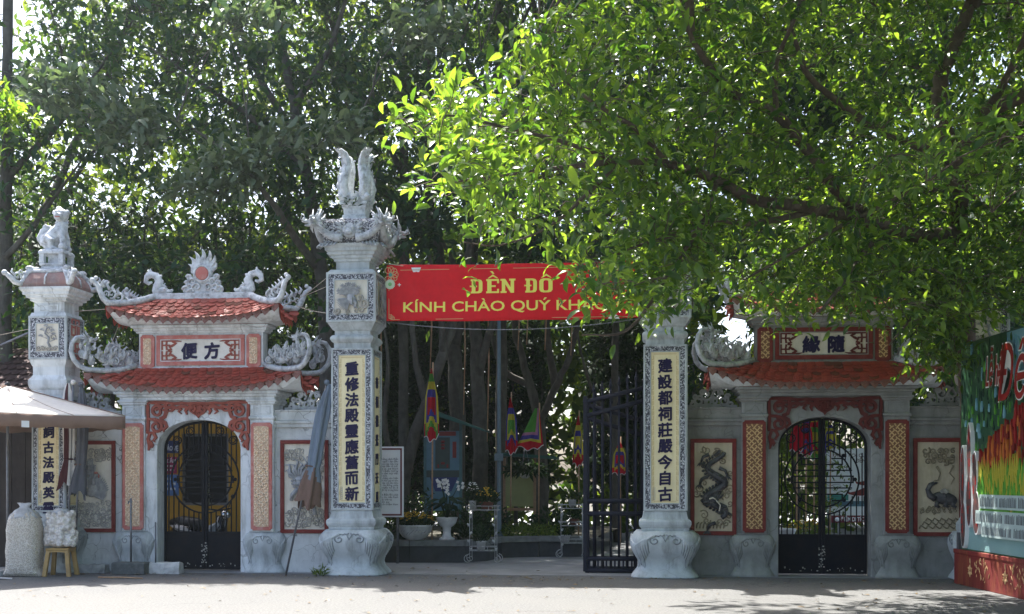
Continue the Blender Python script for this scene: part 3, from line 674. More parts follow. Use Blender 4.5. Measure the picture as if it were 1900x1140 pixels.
def lattice(mb, x0, x1, z0, z1, y, p=.062, w=.017):
    """interlocking diagonal key pattern clipped to a panel"""
    r2 = sqrt(.5); cxm, czm = (x0+x1)/2, (z0+z1)/2; N = int((z1-z0+x1-x0)/p)+2
    def seg(a, b):
        # clip to panel
        t0, t1 = 0., 1.; dx, dz = b[0]-a[0], b[1]-a[1]
        for P_, Q_ in ((-dx, a[0]-x0),(dx, x1-a[0]),(-dz, a[1]-z0),(dz, z1-a[1])):
            if abs(P_) < 1e-9:
                if Q_ < 0: return
            else:
                q = Q_/P_
                if P_ < 0: t0 = max(t0, q)
                else: t1 = min(t1, q)
        if t1-t0 < 1e-3: return
        A_ = (a[0]+dx*t0, a[1]+dz*t0); B_ = (a[0]+dx*t1, a[1]+dz*t1)
        if abs(A_[0]-B_[0])+abs(A_[1]-B_[1]) < .012: return
        mb.band([A_, B_], w, y-.011, y)
    def G(i, j): return (cxm+(i-j)*p*r2, czm+(i+j)*p*r2)
    for i in range(-N, N):
        for j in range(-N, N):
            c = G(i, j)
            if not (x0-p*3 < c[0] < x1+p*3 and z0-p*3 < c[1] < z1+p*3): continue
            k = (i+2*j) % 5
            if k == 0:                                            # fret: long strap, two hooks
                seg(G(i-1,j), G(i+1.0,j)); seg(G(i+1,j), G(i+1,j+.55)); seg(G(i-1,j), G(i-1,j-.55))
                seg(G(i,j-1), G(i,j+1)); seg(G(i,j+1), G(i-.55,j+1)); seg(G(i,j-1), G(i+.55,j-1))
            if k == 2: seg(G(i-.4,j+.1), G(i+.9,j+.1))
            if k == 4: seg(G(i+.1,j-.4), G(i+.1,j+.9))
def lattice_panel(t, xc, hw, z0, z1, y, red, lat='lattice', bed='latticebed'):
    c = .05
    def oct_(a, b0, b1, q): return [(xc-a+q,b0),(xc+a-q,b0),(xc+a-q,b0+q*.6),(xc+a,b0+q),(xc+a,b1-q),(xc+a-q,b1-q*.6),(xc+a-q,b1),(xc-a+q,b1),(xc-a+q,b1-q*.6),(xc-a,b1-q),(xc-a,b0+q),(xc-a+q,b0+q*.6)]
    f = MB().prism(oct_(hw, z0, z1, .03), y-.035, y).build('lattice_panel', M[red], t, None, .006)
    MB().prism(oct_(hw-.055, z0+.06, z1-.06, .03), y-.038, y-.034).build('lattice_bed', M[bed], f)
    mb = MB(); lattice(mb, xc-hw+.06, xc+hw-.06, z0+.065, z1-.065, y-.037); mb.build('lattice_work', M[lat], f)
def scroll_work(t, y, sm):
    """red fretwork hanging over the arch; half of it is drawn and mirrored"""
    def Q(zx, zy): return ((zx-364)/365.0, 1.6+(888-740-zy/3.355)/108.9)
    o = MB(); red = []
    for s in (-1, 1):
        def L(pts, w): o.band([(s*Q(*p)[0], Q(*p)[1]) for p in pts], w, y-.045-.0006*len(red), y); red.append(1)
        def sw(zx, zy, r, turns, a0, sg, w):
            c = Q(zx, zy); k = int(12*turns)+4; P = []
            for i in range(k+1):
                q = i/k; a = a0+sg*2*pi*turns*q; rr = r/365*(1-.72*q); P.append((s*(c[0]+rr*cos(a)), c[1]+rr*sin(a)))
            o.band(P, [w*(1-.35*i/k) for i in range(k+1)], y-.05-.0006*len(red), y); red.append(1)
        L([(364,28),(430,30),(470,26),(520,30),(570,24)], .05); L([(400,48),(428,58),(446,50),(470,46),(500,58),(530,48),(560,56)], .055)
        L([(425,50),(445,75),(436,98)], [.06,.05,.015]); L([(470,60),(490,80),(470,94)], [.04,.035,.01]); L([(520,60),(535,74),(560,78)], [.05,.04,.015])
        L([(570,24),(640,22),(688,24),(688,80),(684,124),(640,128)], .055); L([(572,28),(566,70),(580,112),(610,126)], .06)
        sw(626, 76, 38, 1.35, 2.4, -1, .055); sw(585, 62, 20, 1., 0, 1, .04)
        L([(684,120),(689,200),(686,215)], .05); sw(632, 172, 42, 1.45, 1.2, 1, .055); L([(612,128),(575,150),(566,172),(590,196),(584,206)], [.055,.06,.05,.04,.012])
        L([(640,214),(672,210),(686,250),(676,290),(684,322)], [.05,.055,.05,.06,.015]); L([(650,214),(636,240),(652,262),(640,270)], [.05,.05,.035,.01]); L([(672,262),(656,290),(664,306)], [.04,.04,.01])
        sw(400, 66, 22, 1.1, 2, 1, .04)
    o.prism([(Q(*p)[0], Q(*p)[1]) for p in [(296,24),(432,24),(424,64),(402,92),(376,106),(364,122),(352,106),(326,92),(304,64)]], y-.035, y)
    f = o.build('fretwork', M[sm], t)
    k = MB()
    for s in (-1, 1):
        c = Q(364+s*30, 58); k.swirl(c[0], c[1], .055, y-.045, 1.2, pi/2, s, .014); c = Q(364+s*12, 88); k.swirl(c[0], c[1], .03, y-.045, 1, 0, s, .01)
    c = Q(364, 42); k.tube([(c[0]-.09,y-.045,c[1]),(c[0],y-.05,c[1]+.015),(c[0]+.09,y-.045,c[1])], .014, 5); k.build('fretwork_boss', M[sm], f)
def flame_sun(t, z, y):
    g = MB(); n = 20
    g.prism([(.165*cos(2*pi*i/n), z+.33+.165*sin(2*pi*i/n)) for i in range(n)], y-.05, y+.05)
    for a, L, w in ((90,.40,.10),(62,.385,.095),(118,.385,.095),(35,.35,.09),(145,.35,.09),(8,.27,.09),(172,.27,.09)):
        a = radians(a); d = Vector((cos(a)*.55,0,sin(a)*.4+.62)).normalized(); b = Vector((.12*cos(a), 0, z+.33+.12*sin(a))); sd = Vector((-d.z,0,d.x))
        P = []
        for q, ww in ((0,.55),(.25,1),(.45,.8),(.6,.55),(.75,.42),(.9,.2),(1,0)):
            P.append((q, ww))
        l = [b+d*L*.78*q+sd*w*.55*ww+sd*.02*sin(q*7) for q, ww in P]; r = [b+d*L*.78*q-sd*w*.55*ww+sd*.02*sin(q*7) for q, ww in P[:-1]][::-1]
        g.prism([(p.x,p.z) for p in l+r], y-.03-.003*L, y+.03+.003*L)
    for s in (-1, 1):
        for p in ((.17,.20,.06),(.24,.27,.05),(.10,.10,.075),(.22,.10,.06),(.29,.06,.07),(.27,.17,.045),(.19,.03,.05)):
            g.swirl(s*p[0], z+p[1], p[2], y-.035, 1.2, 0 if s > 0 else pi, s, .024)
            g.prism([(s*p[0]+p[2]*cos(2*pi*i/8), z+p[1]+p[2]*sin(2*pi*i/8)) for i in range(8)], y-.022-.02*p[2], y+.03)
    g.prism([(-.22,z-.02),(.22,z-.02),(.26,z+.06),(.15,z+.2),(-.15,z+.2),(-.26,z+.06)], y-.02, y+.035)
    o = g.build('flaming_sun', M['ornament'], t)
    d = MB(); d.lathe([(.115,0),(.115,.012),(.10,.018)], 20); dd = d.build('sun_disc', M['pink'], o, (0, y-.05, z+.33)); dd.rotation_euler = (pi/2,0,0)
    h = MB(); h.tube([(.135*cos(2*pi*i/20), y-.05, z+.33+.135*sin(2*pi*i/20)) for i in range(21)], .018, 5); h.build('sun_rim', M['ornament'], o)
    return o
def ridge_dragon(t, s, z, y):
    """curled water dragon biting the ridge, tail up with a flame tip"""
    g = MB(); P = lambda zx, zy: (s*(.56+(600-zx)*.00232)*1.0, y, z+(385-zy)*.00232)
    g.tube([P(490,392),P(480,360),P(490,322),P(498,288),P(478,252),P(440,240),P(404,258),P(396,292),P(420,306),P(446,296)], [.075,.085,.085,.075,.065,.06,.055,.045,.035,.02], 8, .6)
    g.tube([P(410,252),P(424,232),P(434,212),P(432,194)], [.05,.045,.025,.005], 7, .6); g.feather(P(412,245),P(398,225),.05,(0,-1,0))
    for q in ((512,330),(510,300),(500,262)): g.feather(P(*q), P(q[0]+24,q[1]-18), .06, (0,-1,0))
    g.blob(P(530,366), (.11,.07,.075), 9, 6); g.blob(P(575,368), (.075,.05,.035), 8, 5); g.blob(P(566,394), (.06,.045,.022), 7, 5); g.blob(P(598,360), .028, 6, 4)
    for q in ((540,334),(518,345),(556,340)): g.tube([P(*q),P(q[0]-20,q[1]-22),P(q[0]-8,q[1]-36)], [.024,.018,.005], 5)
    for i in range(6): g.tube([P(512,350+10*i),P(486-3*i,372+9*i),P(472,362+12*i)], [.026,.02,.006], 5)
    for i in range(4): g.swirl(P(560-20*i,400)[0], P(0,402)[2], .04, y-.03, 1.2, i, s, .014)
    for e in (-1,1): g.blob(Vector(P(548,352))+Vector((0,e*.05,0)), .024, 6, 4)
    return g
def gate_house(px, label, chars, m):
    x = at(px, 900, .35).x
    t = thing('side_gate', label, 'gateway', (x, .65, 0), 0, 'tiled side gates')
    pl = M[m['plaster']]; red = m['red']
    # arch wall
    AW, Z1 = .735, 2.0
    arch = [(AW*cos(pi*i/24), 2.10+.50*sin(pi*i/24)**.9) for i in range(25)]
    MB().prism([(-.95,0),(-.95,2.97),(.95,2.97),(.95,0),(AW,0)]+arch+[(-AW,0)], -.235, .2).build('arch_wall', pl, t, None, .012)
    scroll_work(t, -.235, m['scr'])
    for s in (-1, 1):
        p = MB().box(min(s*.93,s*1.33), max(s*.93,s*1.33), -.30, .26, .70, 2.60).build('pilaster', pl, t, None, .006)
        lattice_panel(p, s*1.13, .185, .72, 2.545, -.30, red, m['lat'], m['bed'])
        cap = MB().loft([(.215,.30,2.60),(.225,.31,2.62),(.225,.31,2.645),(.20,.285,2.66),(.20,.285,2.85),(.235,.32,2.865),(.235,.32,2.89),(.26,.345,2.905),(.26,.345,2.935)], s*1.13, -.02).build('capital', pl, t, None, .005)
        q = MB(); ring(q, -.15, .15, 2.685, 2.825, .014, -.012, 0); q.build('inset_frame', pl, cap, (s*1.13, -.305, 0), .004)
        ba = thing('pedestal', None, None, (s*1.15, -.08, 0)); ba.parent = t
        del_keys(ba)
        vb = vase_base(ba, .66, 'vase', m['stone'], .72, .90, m['gr']); 
        MB().loft([(.235,.19,.675),(.25,.20,.69),(.25,.20,.705)]).build('vase_top', M[m['stone']], ba, None, .004)
    # entablature and lower roof
    en = MB().loft([(1.36,.34,2.935),(1.36,.34,2.98),(1.40,.38,2.995),(1.40,.38,3.03),(1.44,.42,3.04),(1.44,.42,3.085)], 0, 0).build('entablature', pl, t, None, .006)
    r1 = Roof(1.13, 1.84, .16, .53, 3.50, 3.15, .27); ro1 = r1.build(t, 'lower_roof', 1.45, .43, 3.09, 25, 7, px)
    # upper storey
    MB().box(-1.10, 1.10, -.13, .13, 3.44, 4.16).build('upper_storey', pl, t, None, .006)
    MB().loft([(1.14,.165,3.44),(1.14,.165,3.50),(1.12,.15,3.515)]).build('upper_base', pl, t, None, .004)
    fr = MB(); ring(fr, -.78, .78, 3.54, 4.06, .07, -.165, -.13); nb = fr.build('name_board', M[red], t, None, .006)
    ring(MB(), -.71, .71, 3.61, 3.99, .014, -.158, -.13).build('board_rim', pl, nb)
    MB().box(-.696, .696, -.134, -.129, 3.624, 3.976).build('board', M[m['board']], nb)
    for s in (-1, 1):                                       # red fretted corners of the name board
        sc = MB()
        for w_ in (-1, 1):
            zc = 3.80+w_*.09
            sc.band([(s*.69,zc+w_*.08),(s*.60,zc+w_*.078),(s*.50,zc+w_*.075),(s*.40,zc+w_*.072),(s*.34,zc+w_*.06)], [.03,.03,.028,.025,.01], -.150, -.134)
            sc.band([(s*.685,zc+w_*.08),(s*.685,zc-w_*.08)], .03, -.1504, -.134)
            sc.band([(s*.50,zc+w_*.07),(s*.44,zc+w_*.03),(s*.49,zc-.0),(s*.55,zc-w_*.03),(s*.52,zc-w_*.07),(s*.58,zc-w_*.085)], [.045,.05,.04,.045,.04,.03], -.1508, -.134)
            sc.band([(s*.60,zc+w_*.08),(s*.61,zc),(s*.60,zc-w_*.08)], .03, -.1496, -.134); sc.band([(s*.68,zc),(s*.54,zc)], .025, -.1500, -.134)
        sc.build('board_fretwork', M[m['scr']], nb)
    for i, ch in enumerate(chars):
        lettering('character', ch, .285, M['navy'], nb, (-.20+.40*i, -.134, 3.79), bold=.012, ext=.012)
    for s in (-1, 1): lattice_panel(t, s*.94, .125, 3.50, 4.07, -.13, red, m['lat'], m['bed'])
    MB().loft([(1.14,.17,4.10),(1.14,.17,4.125),(1.17,.20,4.14),(1.17,.20,4.175),(1.21,.24,4.19),(1.21,.24,4.23)]).build('upper_cornice', pl, t, None, .005)
    r2 = Roof(.86, 1.46, .06, .50, 4.70, 4.335, .21); ro2 = r2.build(t, 'upper_roof', 1.22, .25, 4.235, 20, 6, px+1)
    MB().box(-.88, .88, -.07, .07, 4.64, 4.80).build('ridge', M[m['orn']], ro2, None, .012)
    flame_sun(t, 4.80, -.02)
    for s in (-1, 1): ridge_dragon(t, s, 4.80, 0).build('ridge_dragon', M[m['orn']], t)
    # hip ridges with curled ends
    for rf, roof, big in ((r2, ro2, 0), (r1, ro1, 1)):
        for s in (-1, 1):
            for b in (-1, 1):
                g = MB(); side = 0 if b < 0 else 2; uu = s if b < 0 else -s
                pts = [rf.S(uu*.999, v, side)+Vector((0,0,.045)) for v in (.0,.2,.4,.6,.8,.95)]
                c = pts[-1]; o = Vector((s*.86, b*.5, 0)).normalized()
                if not big:
                    pts += [c+o*.08+Vector((0,0,.08)), c+o*.13+Vector((0,0,.20)), c+o*.17+Vector((0,0,.30)), c+o*.24+Vector((0,0,.36))]
                    g.tube(pts, [.06]*5+[.055,.05,.045,.04,.03], 7); g.blob(pts[-1], .05, 7, 5); g.blob(pts[-1]-o*.05+Vector((0,0,.045)), .04, 6, 4)
                    h = pts[3]; e = pts[7]
                    for k, (q, zz, r_) in enumerate(((.25,.09,.10),(.52,.12,.085),(.75,.10,.06),(.05,.05,.06),(.95,.17,.05))):
                        p = h.lerp(e, q); p.z = h.z+zz+q*.05; n0 = len(g.v); g.swirl(p.x, p.z, r_, p.y, 1.3, 3.4+k, -s, r_*.26)
                    for k in range(5):
                        p = h.lerp(e, k/5)+Vector((0,0,.10)); g.tube([p, p+Vector((s*.05,0,.08)), p+Vector((s*.01,0,.13))], [.03,.025,.008], 5)
                else:
                    pts += [c+o*.10+Vector((0,0,.05)), c+o*.19+Vector((0,0,.15)), c+o*.235+Vector((0,0,.29)), c+o*.22+Vector((0,0,.43)), c+o*.15+Vector((0,0,.53)), c+o*.06+Vector((0,0,.55)), c-o*.01+Vector((0,0,.50))]
                    g.tube(pts, [.05]*5+[.048,.046,.045,.043,.04,.038,.034,.022], 7)
                    h = rf.S(uu*.999, .12, side)+Vector((0,0,.06)); e = c+o*.10+Vector((0,0,.10)); q_ = random.Random(int(px)+s*3+b)
                    dragon(g, tuple(c+o*.02+Vector((0,0,.18))), tuple(c-o*.06+Vector((0,0,.44))), .06, .72, int(px)+s+b)
                    for k in range(16):
                        p = h.lerp(e, (k+.4)/16.); zz = (.07,.19,.12,.25)[k % 4]+.03*q_.random(); r_ = q_.uniform(.045,.08)*(1 if zz < .2 else .8)
                        g.swirl(p.x, p.z+zz, r_, p.y+q_.uniform(-.05,.05), 1.5, q_.uniform(0,6), q_.choice((-1,1)), r_*.25)
                        if k % 3 == 0: g.blob(p+Vector((0,.02,zz*.6)), (.07,.035,.08), 7, 5)
                        if k % 4 == 2:
                            d_ = q_.choice((-1,1)); z_ = zz+.06
                            g.tube([p+Vector((0,0,z_-.08)), p+Vector((d_*.05,-.02,z_)), p+Vector((d_*.02,-.01,z_+.08)), p+Vector((d_*.07,0,z_+.13)), p+Vector((d_*.10,0,z_+.11))], [.034,.03,.024,.016,.005], 5)
                        for w_ in range(2): g.feather(p+Vector((0,-.03,zz-.04)), p+Vector((q_.uniform(-.10,.10),-.05,zz+q_.uniform(.0,.12))), .045, (0,-1,0))
                g.build('corner_dragon' if big else 'corner_scroll', M[m['orn'] if not big else m['orn2']], roof)
    iron_door(t, m)
    return t
def del_keys(o):
    for k in list(o.keys()): del o[k]
def iron_door(t, m):
    for s in (-1, 1):
        d = MB(); y0, y1 = .06, .10
        d.box(min(0.004*s,s*.055), max(0.004*s,s*.055), y0-.01, y1+.01, .03, 2.585)
        d.box(min(s*.685,s*.725), max(s*.685,s*.725), y0, y1, .03, 2.12)
        d.box(min(s*.055,s*.685), max(s*.055,s*.685), y0, y1, .63, .68); d.box(min(s*.055,s*.685), max(s*.055,s*.685), y0, y1, .03, .07)
        d.band([(s*.705*cos(a), 2.10+.475*sin(a)**.9) for a in [pi/2*i/12*.985 for i in range(13)]], .04, y0, y1)
        leaf = d.build('door_leaf', M['iron'], t, None, .004)
        MB().box(min(s*.055,s*.685), max(s*.055,s*.685), y0+.012, y1-.012, .07, .63).build('lower_panel', M['iron'], leaf)
        g = MB()
        for r, w in ((.60,.024),(.475,.022)):
            g.band([(s*r*sin(a), 1.6+r*cos(a)) for a in [.09+(pi-.18)*i/22 for i in range(23)]], w, y0+.004+.0007*w*100, y1-.004)
        g.build('ring', M['iron'], leaf)
        k = MB()
        if s < 0: rows = [(250,320,365,360),(200,400,384,400),(190,520,384,520),(180,440,384,440),(180,483,384,483),(245,360,384,360),(245,563,384,563)]
        else: rows = [(384,400,585,400),(384,520,585,520),(384,440,592,440),(384,483,592,483),(384,360,520,360),(384,563,520,563),(450,320,520,320),(450,605,520,605)]
        T = lambda zx, zy: ((zx-384)/413., 1.6-(zy-455)/413.)
        for a in rows:
            p, q = T(a[0],a[1]), T(a[2],a[1]); k.box(p[0],q[0],y0+.008,y1-.008,p[1]-.011,p[1]+.011)
        e = 592 if s > 0 else 180; p, q = T(e,440), T(e,483); k.box(p[0]-.011,p[0]+.011,y0+.007,y1-.007,q[1]-.011,p[1]+.011)
        e = 520 if s > 0 else 250; p, q = T(e,320), T(e,360); k.box(p[0]-.011,p[0]+.011,y0+.007,y1-.007,q[1]-.011,p[1]+.011)
        p, q = T(e,563), T(e,605); k.box(p[0]-.011,p[0]+.011,y0+.007,y1-.007,q[1]-.011,p[1]+.011)
        for zx, zy in ((240,300),(162,462),(235,603)): p = T(zx,zy); k.blob((-s*abs(p[0])*-1, (y0+y1)/2, p[1]), .032, 8, 6)
        k.build('longevity_rungs', M['iron'], leaf)
        for i in range(7):
            xx = .055+.09*(i+.6); 
            zr = 1.6-sqrt(max(0,.36-xx*xx)) if xx < .6 else 2.02
            MB().box(s*xx-.009, s*xx+.009, y0+.01, y1-.01, .68, zr).build('bar', M['iron'], leaf)
            if xx < .56:
                zt = 2.10+.47*sin(math.acos(min(1,xx/.705)))**.9; zi = 1.6+(sqrt(.475**2-xx*xx) if xx < .47 else .25)
                MB().box(s*xx-.009, s*xx+.009, y0+.01, y1-.01, zi, zt).build('bar', M['iron'], leaf)
        for cx_, cz_ in ((.265,2.42),(.50,2.26)):
            c = MB(); c.tube([(s*cx_+.072*cos(a), .08, cz_+.072*sin(a)) for a in [2*pi*i/16 for i in range(17)]], .012, 5)
            c.band([(s*cx_+.05*cos(a), cz_+.05*sin(a)) for a in [pi/2*i for i in range(5)]], .012, y0+.012, y1-.012); c.build('coin', M['iron'], leaf)
        ch = MB(); q = random.Random(5+s)
        for i in range(26):
            a = q.uniform(.06,.66) if i > 12 else q.uniform(.004,.05); z = q.uniform(.04,.12) if i > 12 else q.uniform(.1,.5); w = q.uniform(.006,.03)
            ch.box(s*a-w/2, s*a+w/2, y0-.012 if a < .056 else y0+.010, y0+.02, z, z+q.uniform(.008,.03))
        ch.build('chipped_paint', M['chip'], leaf)
L_ = dict(plaster='plaster', red='pink', lat='lattice', bed='latticebed', stone='stone', board='rwhite', orn='ornament', orn2='darkorn', gr='groove', scr='scroll')
R_ = dict(plaster='plaster_shaded', red='red', lat='lattice2', bed='latticebed2', stone='stone_shaded', board='rcream', orn='ornament', orn2='darkorn', gr='groove2', scr='scroll_shaded')
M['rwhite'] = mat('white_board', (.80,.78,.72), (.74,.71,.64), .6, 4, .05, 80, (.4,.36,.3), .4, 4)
M['plaster_shaded'] = mat('grey_shaded_plaster', (.31,.32,.31), (.21,.217,.21), .85, 3, .25, 90, (.13,.125,.11), .55, 2.2, True, .3, cracks=.5, crscale=1.6)  # grimy plaster, with the tree shade on the right gate put into its colour
M['stone_shaded'] = mat('grey_shaded_stone', (.32,.33,.31), (.22,.23,.215), .8, 5, .25, 100, (.12,.12,.11), .5, 2.4, True)  # darker copy of the pale stone, grime and gate shade in one tone
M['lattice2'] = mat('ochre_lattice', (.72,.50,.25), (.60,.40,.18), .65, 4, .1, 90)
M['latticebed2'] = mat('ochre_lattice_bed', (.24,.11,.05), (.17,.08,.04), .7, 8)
gate_house(366, 'side gate with faded pink frames and a yellow wall behind its arched door', '便方', L_)
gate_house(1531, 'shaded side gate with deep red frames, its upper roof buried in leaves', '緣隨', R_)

# ------------------------------------------------------------------ wall sections with relief panels
def dragon_relief(f, w, z0, z1, y):
    H = z1-z0; c = MB(); rr = random.Random(3)
    for i in range(24): c.swirl(rr.uniform(-w*.46,w*.46), z0+H*rr.uniform(.03,.97), rr.uniform(.04,.085), y, 1.3, rr.uniform(0,6), rr.choice((-1,1)), .012)
    for i in range(9): c.tube([(-w*.45+i*.055,y,z0+.02),(-w*.43+i*.055,y-.01,z0+.09),(-w*.38+i*.055,y,z0+.12)], .012, 5)
    tag(c.build('relief_cloud', M['rtanline'], f), kind='stuff')
    b = MB(); P = []
    for i in range(40):
        q = i/39; P.append((w*(.06+.27*sin(q*2.15*2*pi+.6)*(1-.25*q)), y-.03-.012*cos(q*20), z0+H*(.14+.76*q)))
    b.tube(P, [.062-.030*abs(2*i/39-.9)**2 for i in range(40)], 8)
    for i in range(1, 39):
        p = Vector(P[i]); d = (Vector(P[i+1])-Vector(P[i-1])).normalized(); n = Vector((-d.z,0,d.x)); b.feather(p+n*.05, p+n*.105+d*.03, .045, (0,-1,0)); b.feather(p-n*.03+Vector((0,-.045,0)), p+d*.05+Vector((0,-.055,0)), .05, (0,-1,0))
    h = Vector((-.02*w, y-.05, z0+H*.36)); b.blob(h, (.10,.05,.08), 10, 7); b.blob(h+Vector((-.10,-.01,-.05)), (.085,.04,.035), 8, 5); b.blob(h+Vector((-.08,-.01,-.10)), (.07,.035,.02), 7, 5)
    for k in range(9):
        a = .2+k*.35; b.tube([h+Vector((.04*cos(a),0,.05*sin(a))), h+Vector((.13*cos(a),-.01,.12*sin(a))), h+Vector((.2*cos(a+.25),0,.18*sin(a+.25)))], [.025,.018,.004], 5)
    for q in ((-.30,.62,-1),(.30,.72,1),(-.22,.88,-1),(.32,.30,1),(.1,.08,-1)):
        o = Vector((q[0]*w*.5, y-.03, z0+H*q[1])); b.tube([o, o+Vector((q[2]*.10,0,-.04)), o+Vector((q[2]*.13,0,-.12))], [.035,.028,.02], 6)
        for k in range(4): b.feather(o+Vector((q[2]*.13,0,-.12)), o+Vector((q[2]*(.06+.05*k),-.02,-.20)), .025, (0,-1,0))
    b.build('relief_dragon', M['rdark'], f)
    k = MB(); k.tube([h+Vector((.05,-.06,-.02)), h+Vector((.12,-.06,-.10)), h+Vector((.10,-.06,-.2))], .012, 5); k.tube([h+Vector((-.06,-.055,.0)), h+Vector((0,-.06,.02)), h+Vector((.05,-.06,-.01))], .012, 5)
    k.build('whisker', M['rcream'], f)
def phoenix_panel(f, w, z0, z1, y):
    H = z1-z0; c = MB(); clouds(c, -w*.47, w*.47, z0+H*.03, y, 7, .055, 2, 6); clouds(c, -.06, w*.47, z0+H*.84, y, 5, .05, 4, 3); tag(c.build('relief_cloud', M['rcloud'], f), kind='stuff')
    b = MB(); o = Vector((.02, y-.03, z0+H*.50))
    b.blob(o+Vector((-.02,0,-.06)), (.10,.04,.13), 10, 7, Matrix.Rotation(.4,3,'Y')); b.tube([o+Vector((.02,0,.03)), o+Vector((.0,-.02,.12)), o+Vector((.04,-.02,.19)), o+Vector((.09,-.02,.20))], [.05,.035,.032,.03], 7)
    b.feather(o+Vector((.10,-.02,.20)), o+Vector((.155,-.03,.155)), .03, (0,-1,0))
    for k in range(11):
        a = .15+k*.13; b.feather(o+Vector((.04,0,-.10)), o+Vector((.30*cos(a),-.02,-.10+.33*sin(a))), .05, (0,-1,0)); 
    for k in range(9): a = .3-k*.12; b.feather(o+Vector((-.05,0,-.12)), o+Vector((.26*cos(a),-.02,-.12+.2*sin(a))), .05, (0,-1,0))
    for j, (bx, tz) in enumerate(((-.16,.47),(-.07,.50),(-.24,.36),(-.02,.38))):
        P = [o+Vector((-.08,0,-.02)), o+Vector((bx*.8,-.01,tz*.35)), o+Vector((bx,-.015,tz*.7)), o+Vector((bx+.03,-.01,tz))]
        b.tube(P, [.02,.018,.014,.008], 5)
        for i in range(9):
            q = .3+.07*i; p = P[0].lerp(P[1], min(1,q*2)) if q < .4 else P[1].lerp(P[3], (q-.4)/.6)
            for e in (-1,1): b.feather(p, p+Vector((e*.055,-.012,.05)), .04, (0,-1,0))
    b.build('relief_phoenix', M['rgrey'], f)
    k = MB(); k.blob(o+Vector((.06,-.04,.235)), (.04,.015,.02), 7, 5); k.blob(o+Vector((.115,-.045,.18)), (.014,.012,.04), 6, 4); k.build('comb', M['pink'], f)
def lion_panel(f, w, z0, z1, y):
    H = z1-z0; c = MB(); clouds(c, -w*.47, w*.47, z0+H*.04, y, 7, .055, 12, 4); clouds(c, -w*.47, -.02, z0+H*.84, y, 4, .05, 14, 3); clouds(c, .05, w*.47, z0+H*.62, y, 3, .055, 15, 6); tag(c.build('relief_cloud', M['rcloud'], f), kind='stuff')
    b = MB(); o = Vector((-.08, y-.03, z0+H*.56))
    b.tube([o+Vector((.05,0,-.05)), o+Vector((.18,-.01,-.16)), o+Vector((.22,0,-.30)), o+Vector((.10,0,-.36))], [.10,.12,.11,.08], 9); b.blob(o, (.10,.05,.10), 10, 7); b.blob(o+Vector((-.05,-.03,-.04)), (.06,.035,.04), 8, 5)
    for e in (-1,1): b.blob(o+Vector((e*.045-.02,-.045,.03)), .02, 6, 4)
    for k in range(15):
        a = k*.42; q = o+Vector((.10*cos(a),0,.10*sin(a))); b.swirl(q.x, q.z, .04, y-.04, 1.2, a, 1, .013)
    for k in range(9):
        a = .4+k*.25; L = .26+.06*(k%2); q = o+Vector((.07*cos(a),.01,.07*sin(a))); b.tube([q, q+Vector((L*.5*cos(a+.35),-.01,L*.5*sin(a+.35))), q+Vector((L*.8*cos(a),-.01,L*.85*sin(a))), q+Vector((L*cos(a+.3),0,L*1.1*sin(a+.3)))], [.034,.03,.02,.004], 5)
    for k in range(8): a = -.5+k*.28; q = o+Vector((.22,0,-.22)); b.feather(q, q+Vector((.20*cos(a),-.02,.2*sin(a))), .05, (0,-1,0))
    for q in ((-.02,-.12,-.10),(.10,-.26,-.06),(.2,-.36,.06)): b.tube([o+Vector((q[0],-.01,q[1])), o+Vector((q[0]+q[2],-.02,q[1]-.10)), o+Vector((q[0]+q[2]*1.2,-.01,q[1]-.2))], [.045,.035,.03], 6)
    b.build('relief_lion', M['rgrey'], f)
def turtle_panel(f, w, z0, z1, y):
    H = z1-z0; c = MB(); clouds(c, -w*.35, w*.40, z0+H*.80, y, 5, .062, 22, 3)
    c.tube([(-.02,y,z0+H*.74),(.03,y-.01,z0+H*.66),(0,y-.01,z0+H*.58),(-.07,y,z0+H*.57)], [.022,.014,.012,.008], 5); c.tube([(.24,y,z0+H*.75),(.18,y,z0+H*.66),(.25,y,z0+H*.60),(.20,y,z0+H*.53)], [.018,.014,.012,.006], 5)
    clouds(c, -w*.45, w*.45, z0+H*.22, y, 7, .035, 24, 2)
    for j in range(3):
        for i in range(6): c.tube([(-w*.45+i*.11+.05*j,y,z0+.03+.06*j),(-w*.45+i*.11+.02+.05*j,y-.012,z0+.08+.06*j),(-w*.45+i*.11+.10+.05*j,y,z0+.03+.06*j)], .011, 5)
    tag(c.build('relief_cloud', M['rtanline'], f), kind='stuff')
    b = MB(); o = Vector((.10, y-.02, z0+H*.37)); b.blob(o, (.20,.06,.105), 14, 9, Matrix.Rotation(.22,3,'Y'))
    b.tube([o+Vector((-.15,0,0)), o+Vector((-.24,-.01,.05)), o+Vector((-.27,-.02,.14)), o+Vector((-.23,-.02,.22)), o+Vector((-.17,-.02,.245))], [.06,.05,.042,.040,.030], 8); b.feather(o+Vector((-.17,-.02,.245)), o+Vector((-.11,-.03,.25)), .04, (0,-1,0))
    for q in (-.12,.02,.14): b.tube([o+Vector((q,-.02,-.06)), o+Vector((q-.02,-.03,-.12)), o+Vector((q+.03,-.03,-.14))], [.04,.035,.02], 6)
    for i in range(7):
        for j in range(3): b.blob(o+Vector((-.12+.04*i,-.052+.03*abs(i-3)/3,-.02+.045*j-.009*i)), (.022,.014,.022), 6, 4)
    b.build('relief_turtle', M['rdark'], f)
    k = MB()
    for i in range(6): a = .4+i*.45; k.feather(o+Vector((-.02,-.03,.08)), o+Vector((-.02+.08*cos(a),-.05,.09+.08*sin(a))), .045, (0,-1,0))
    k.build('leaf_burden', M['rcloud'], f)
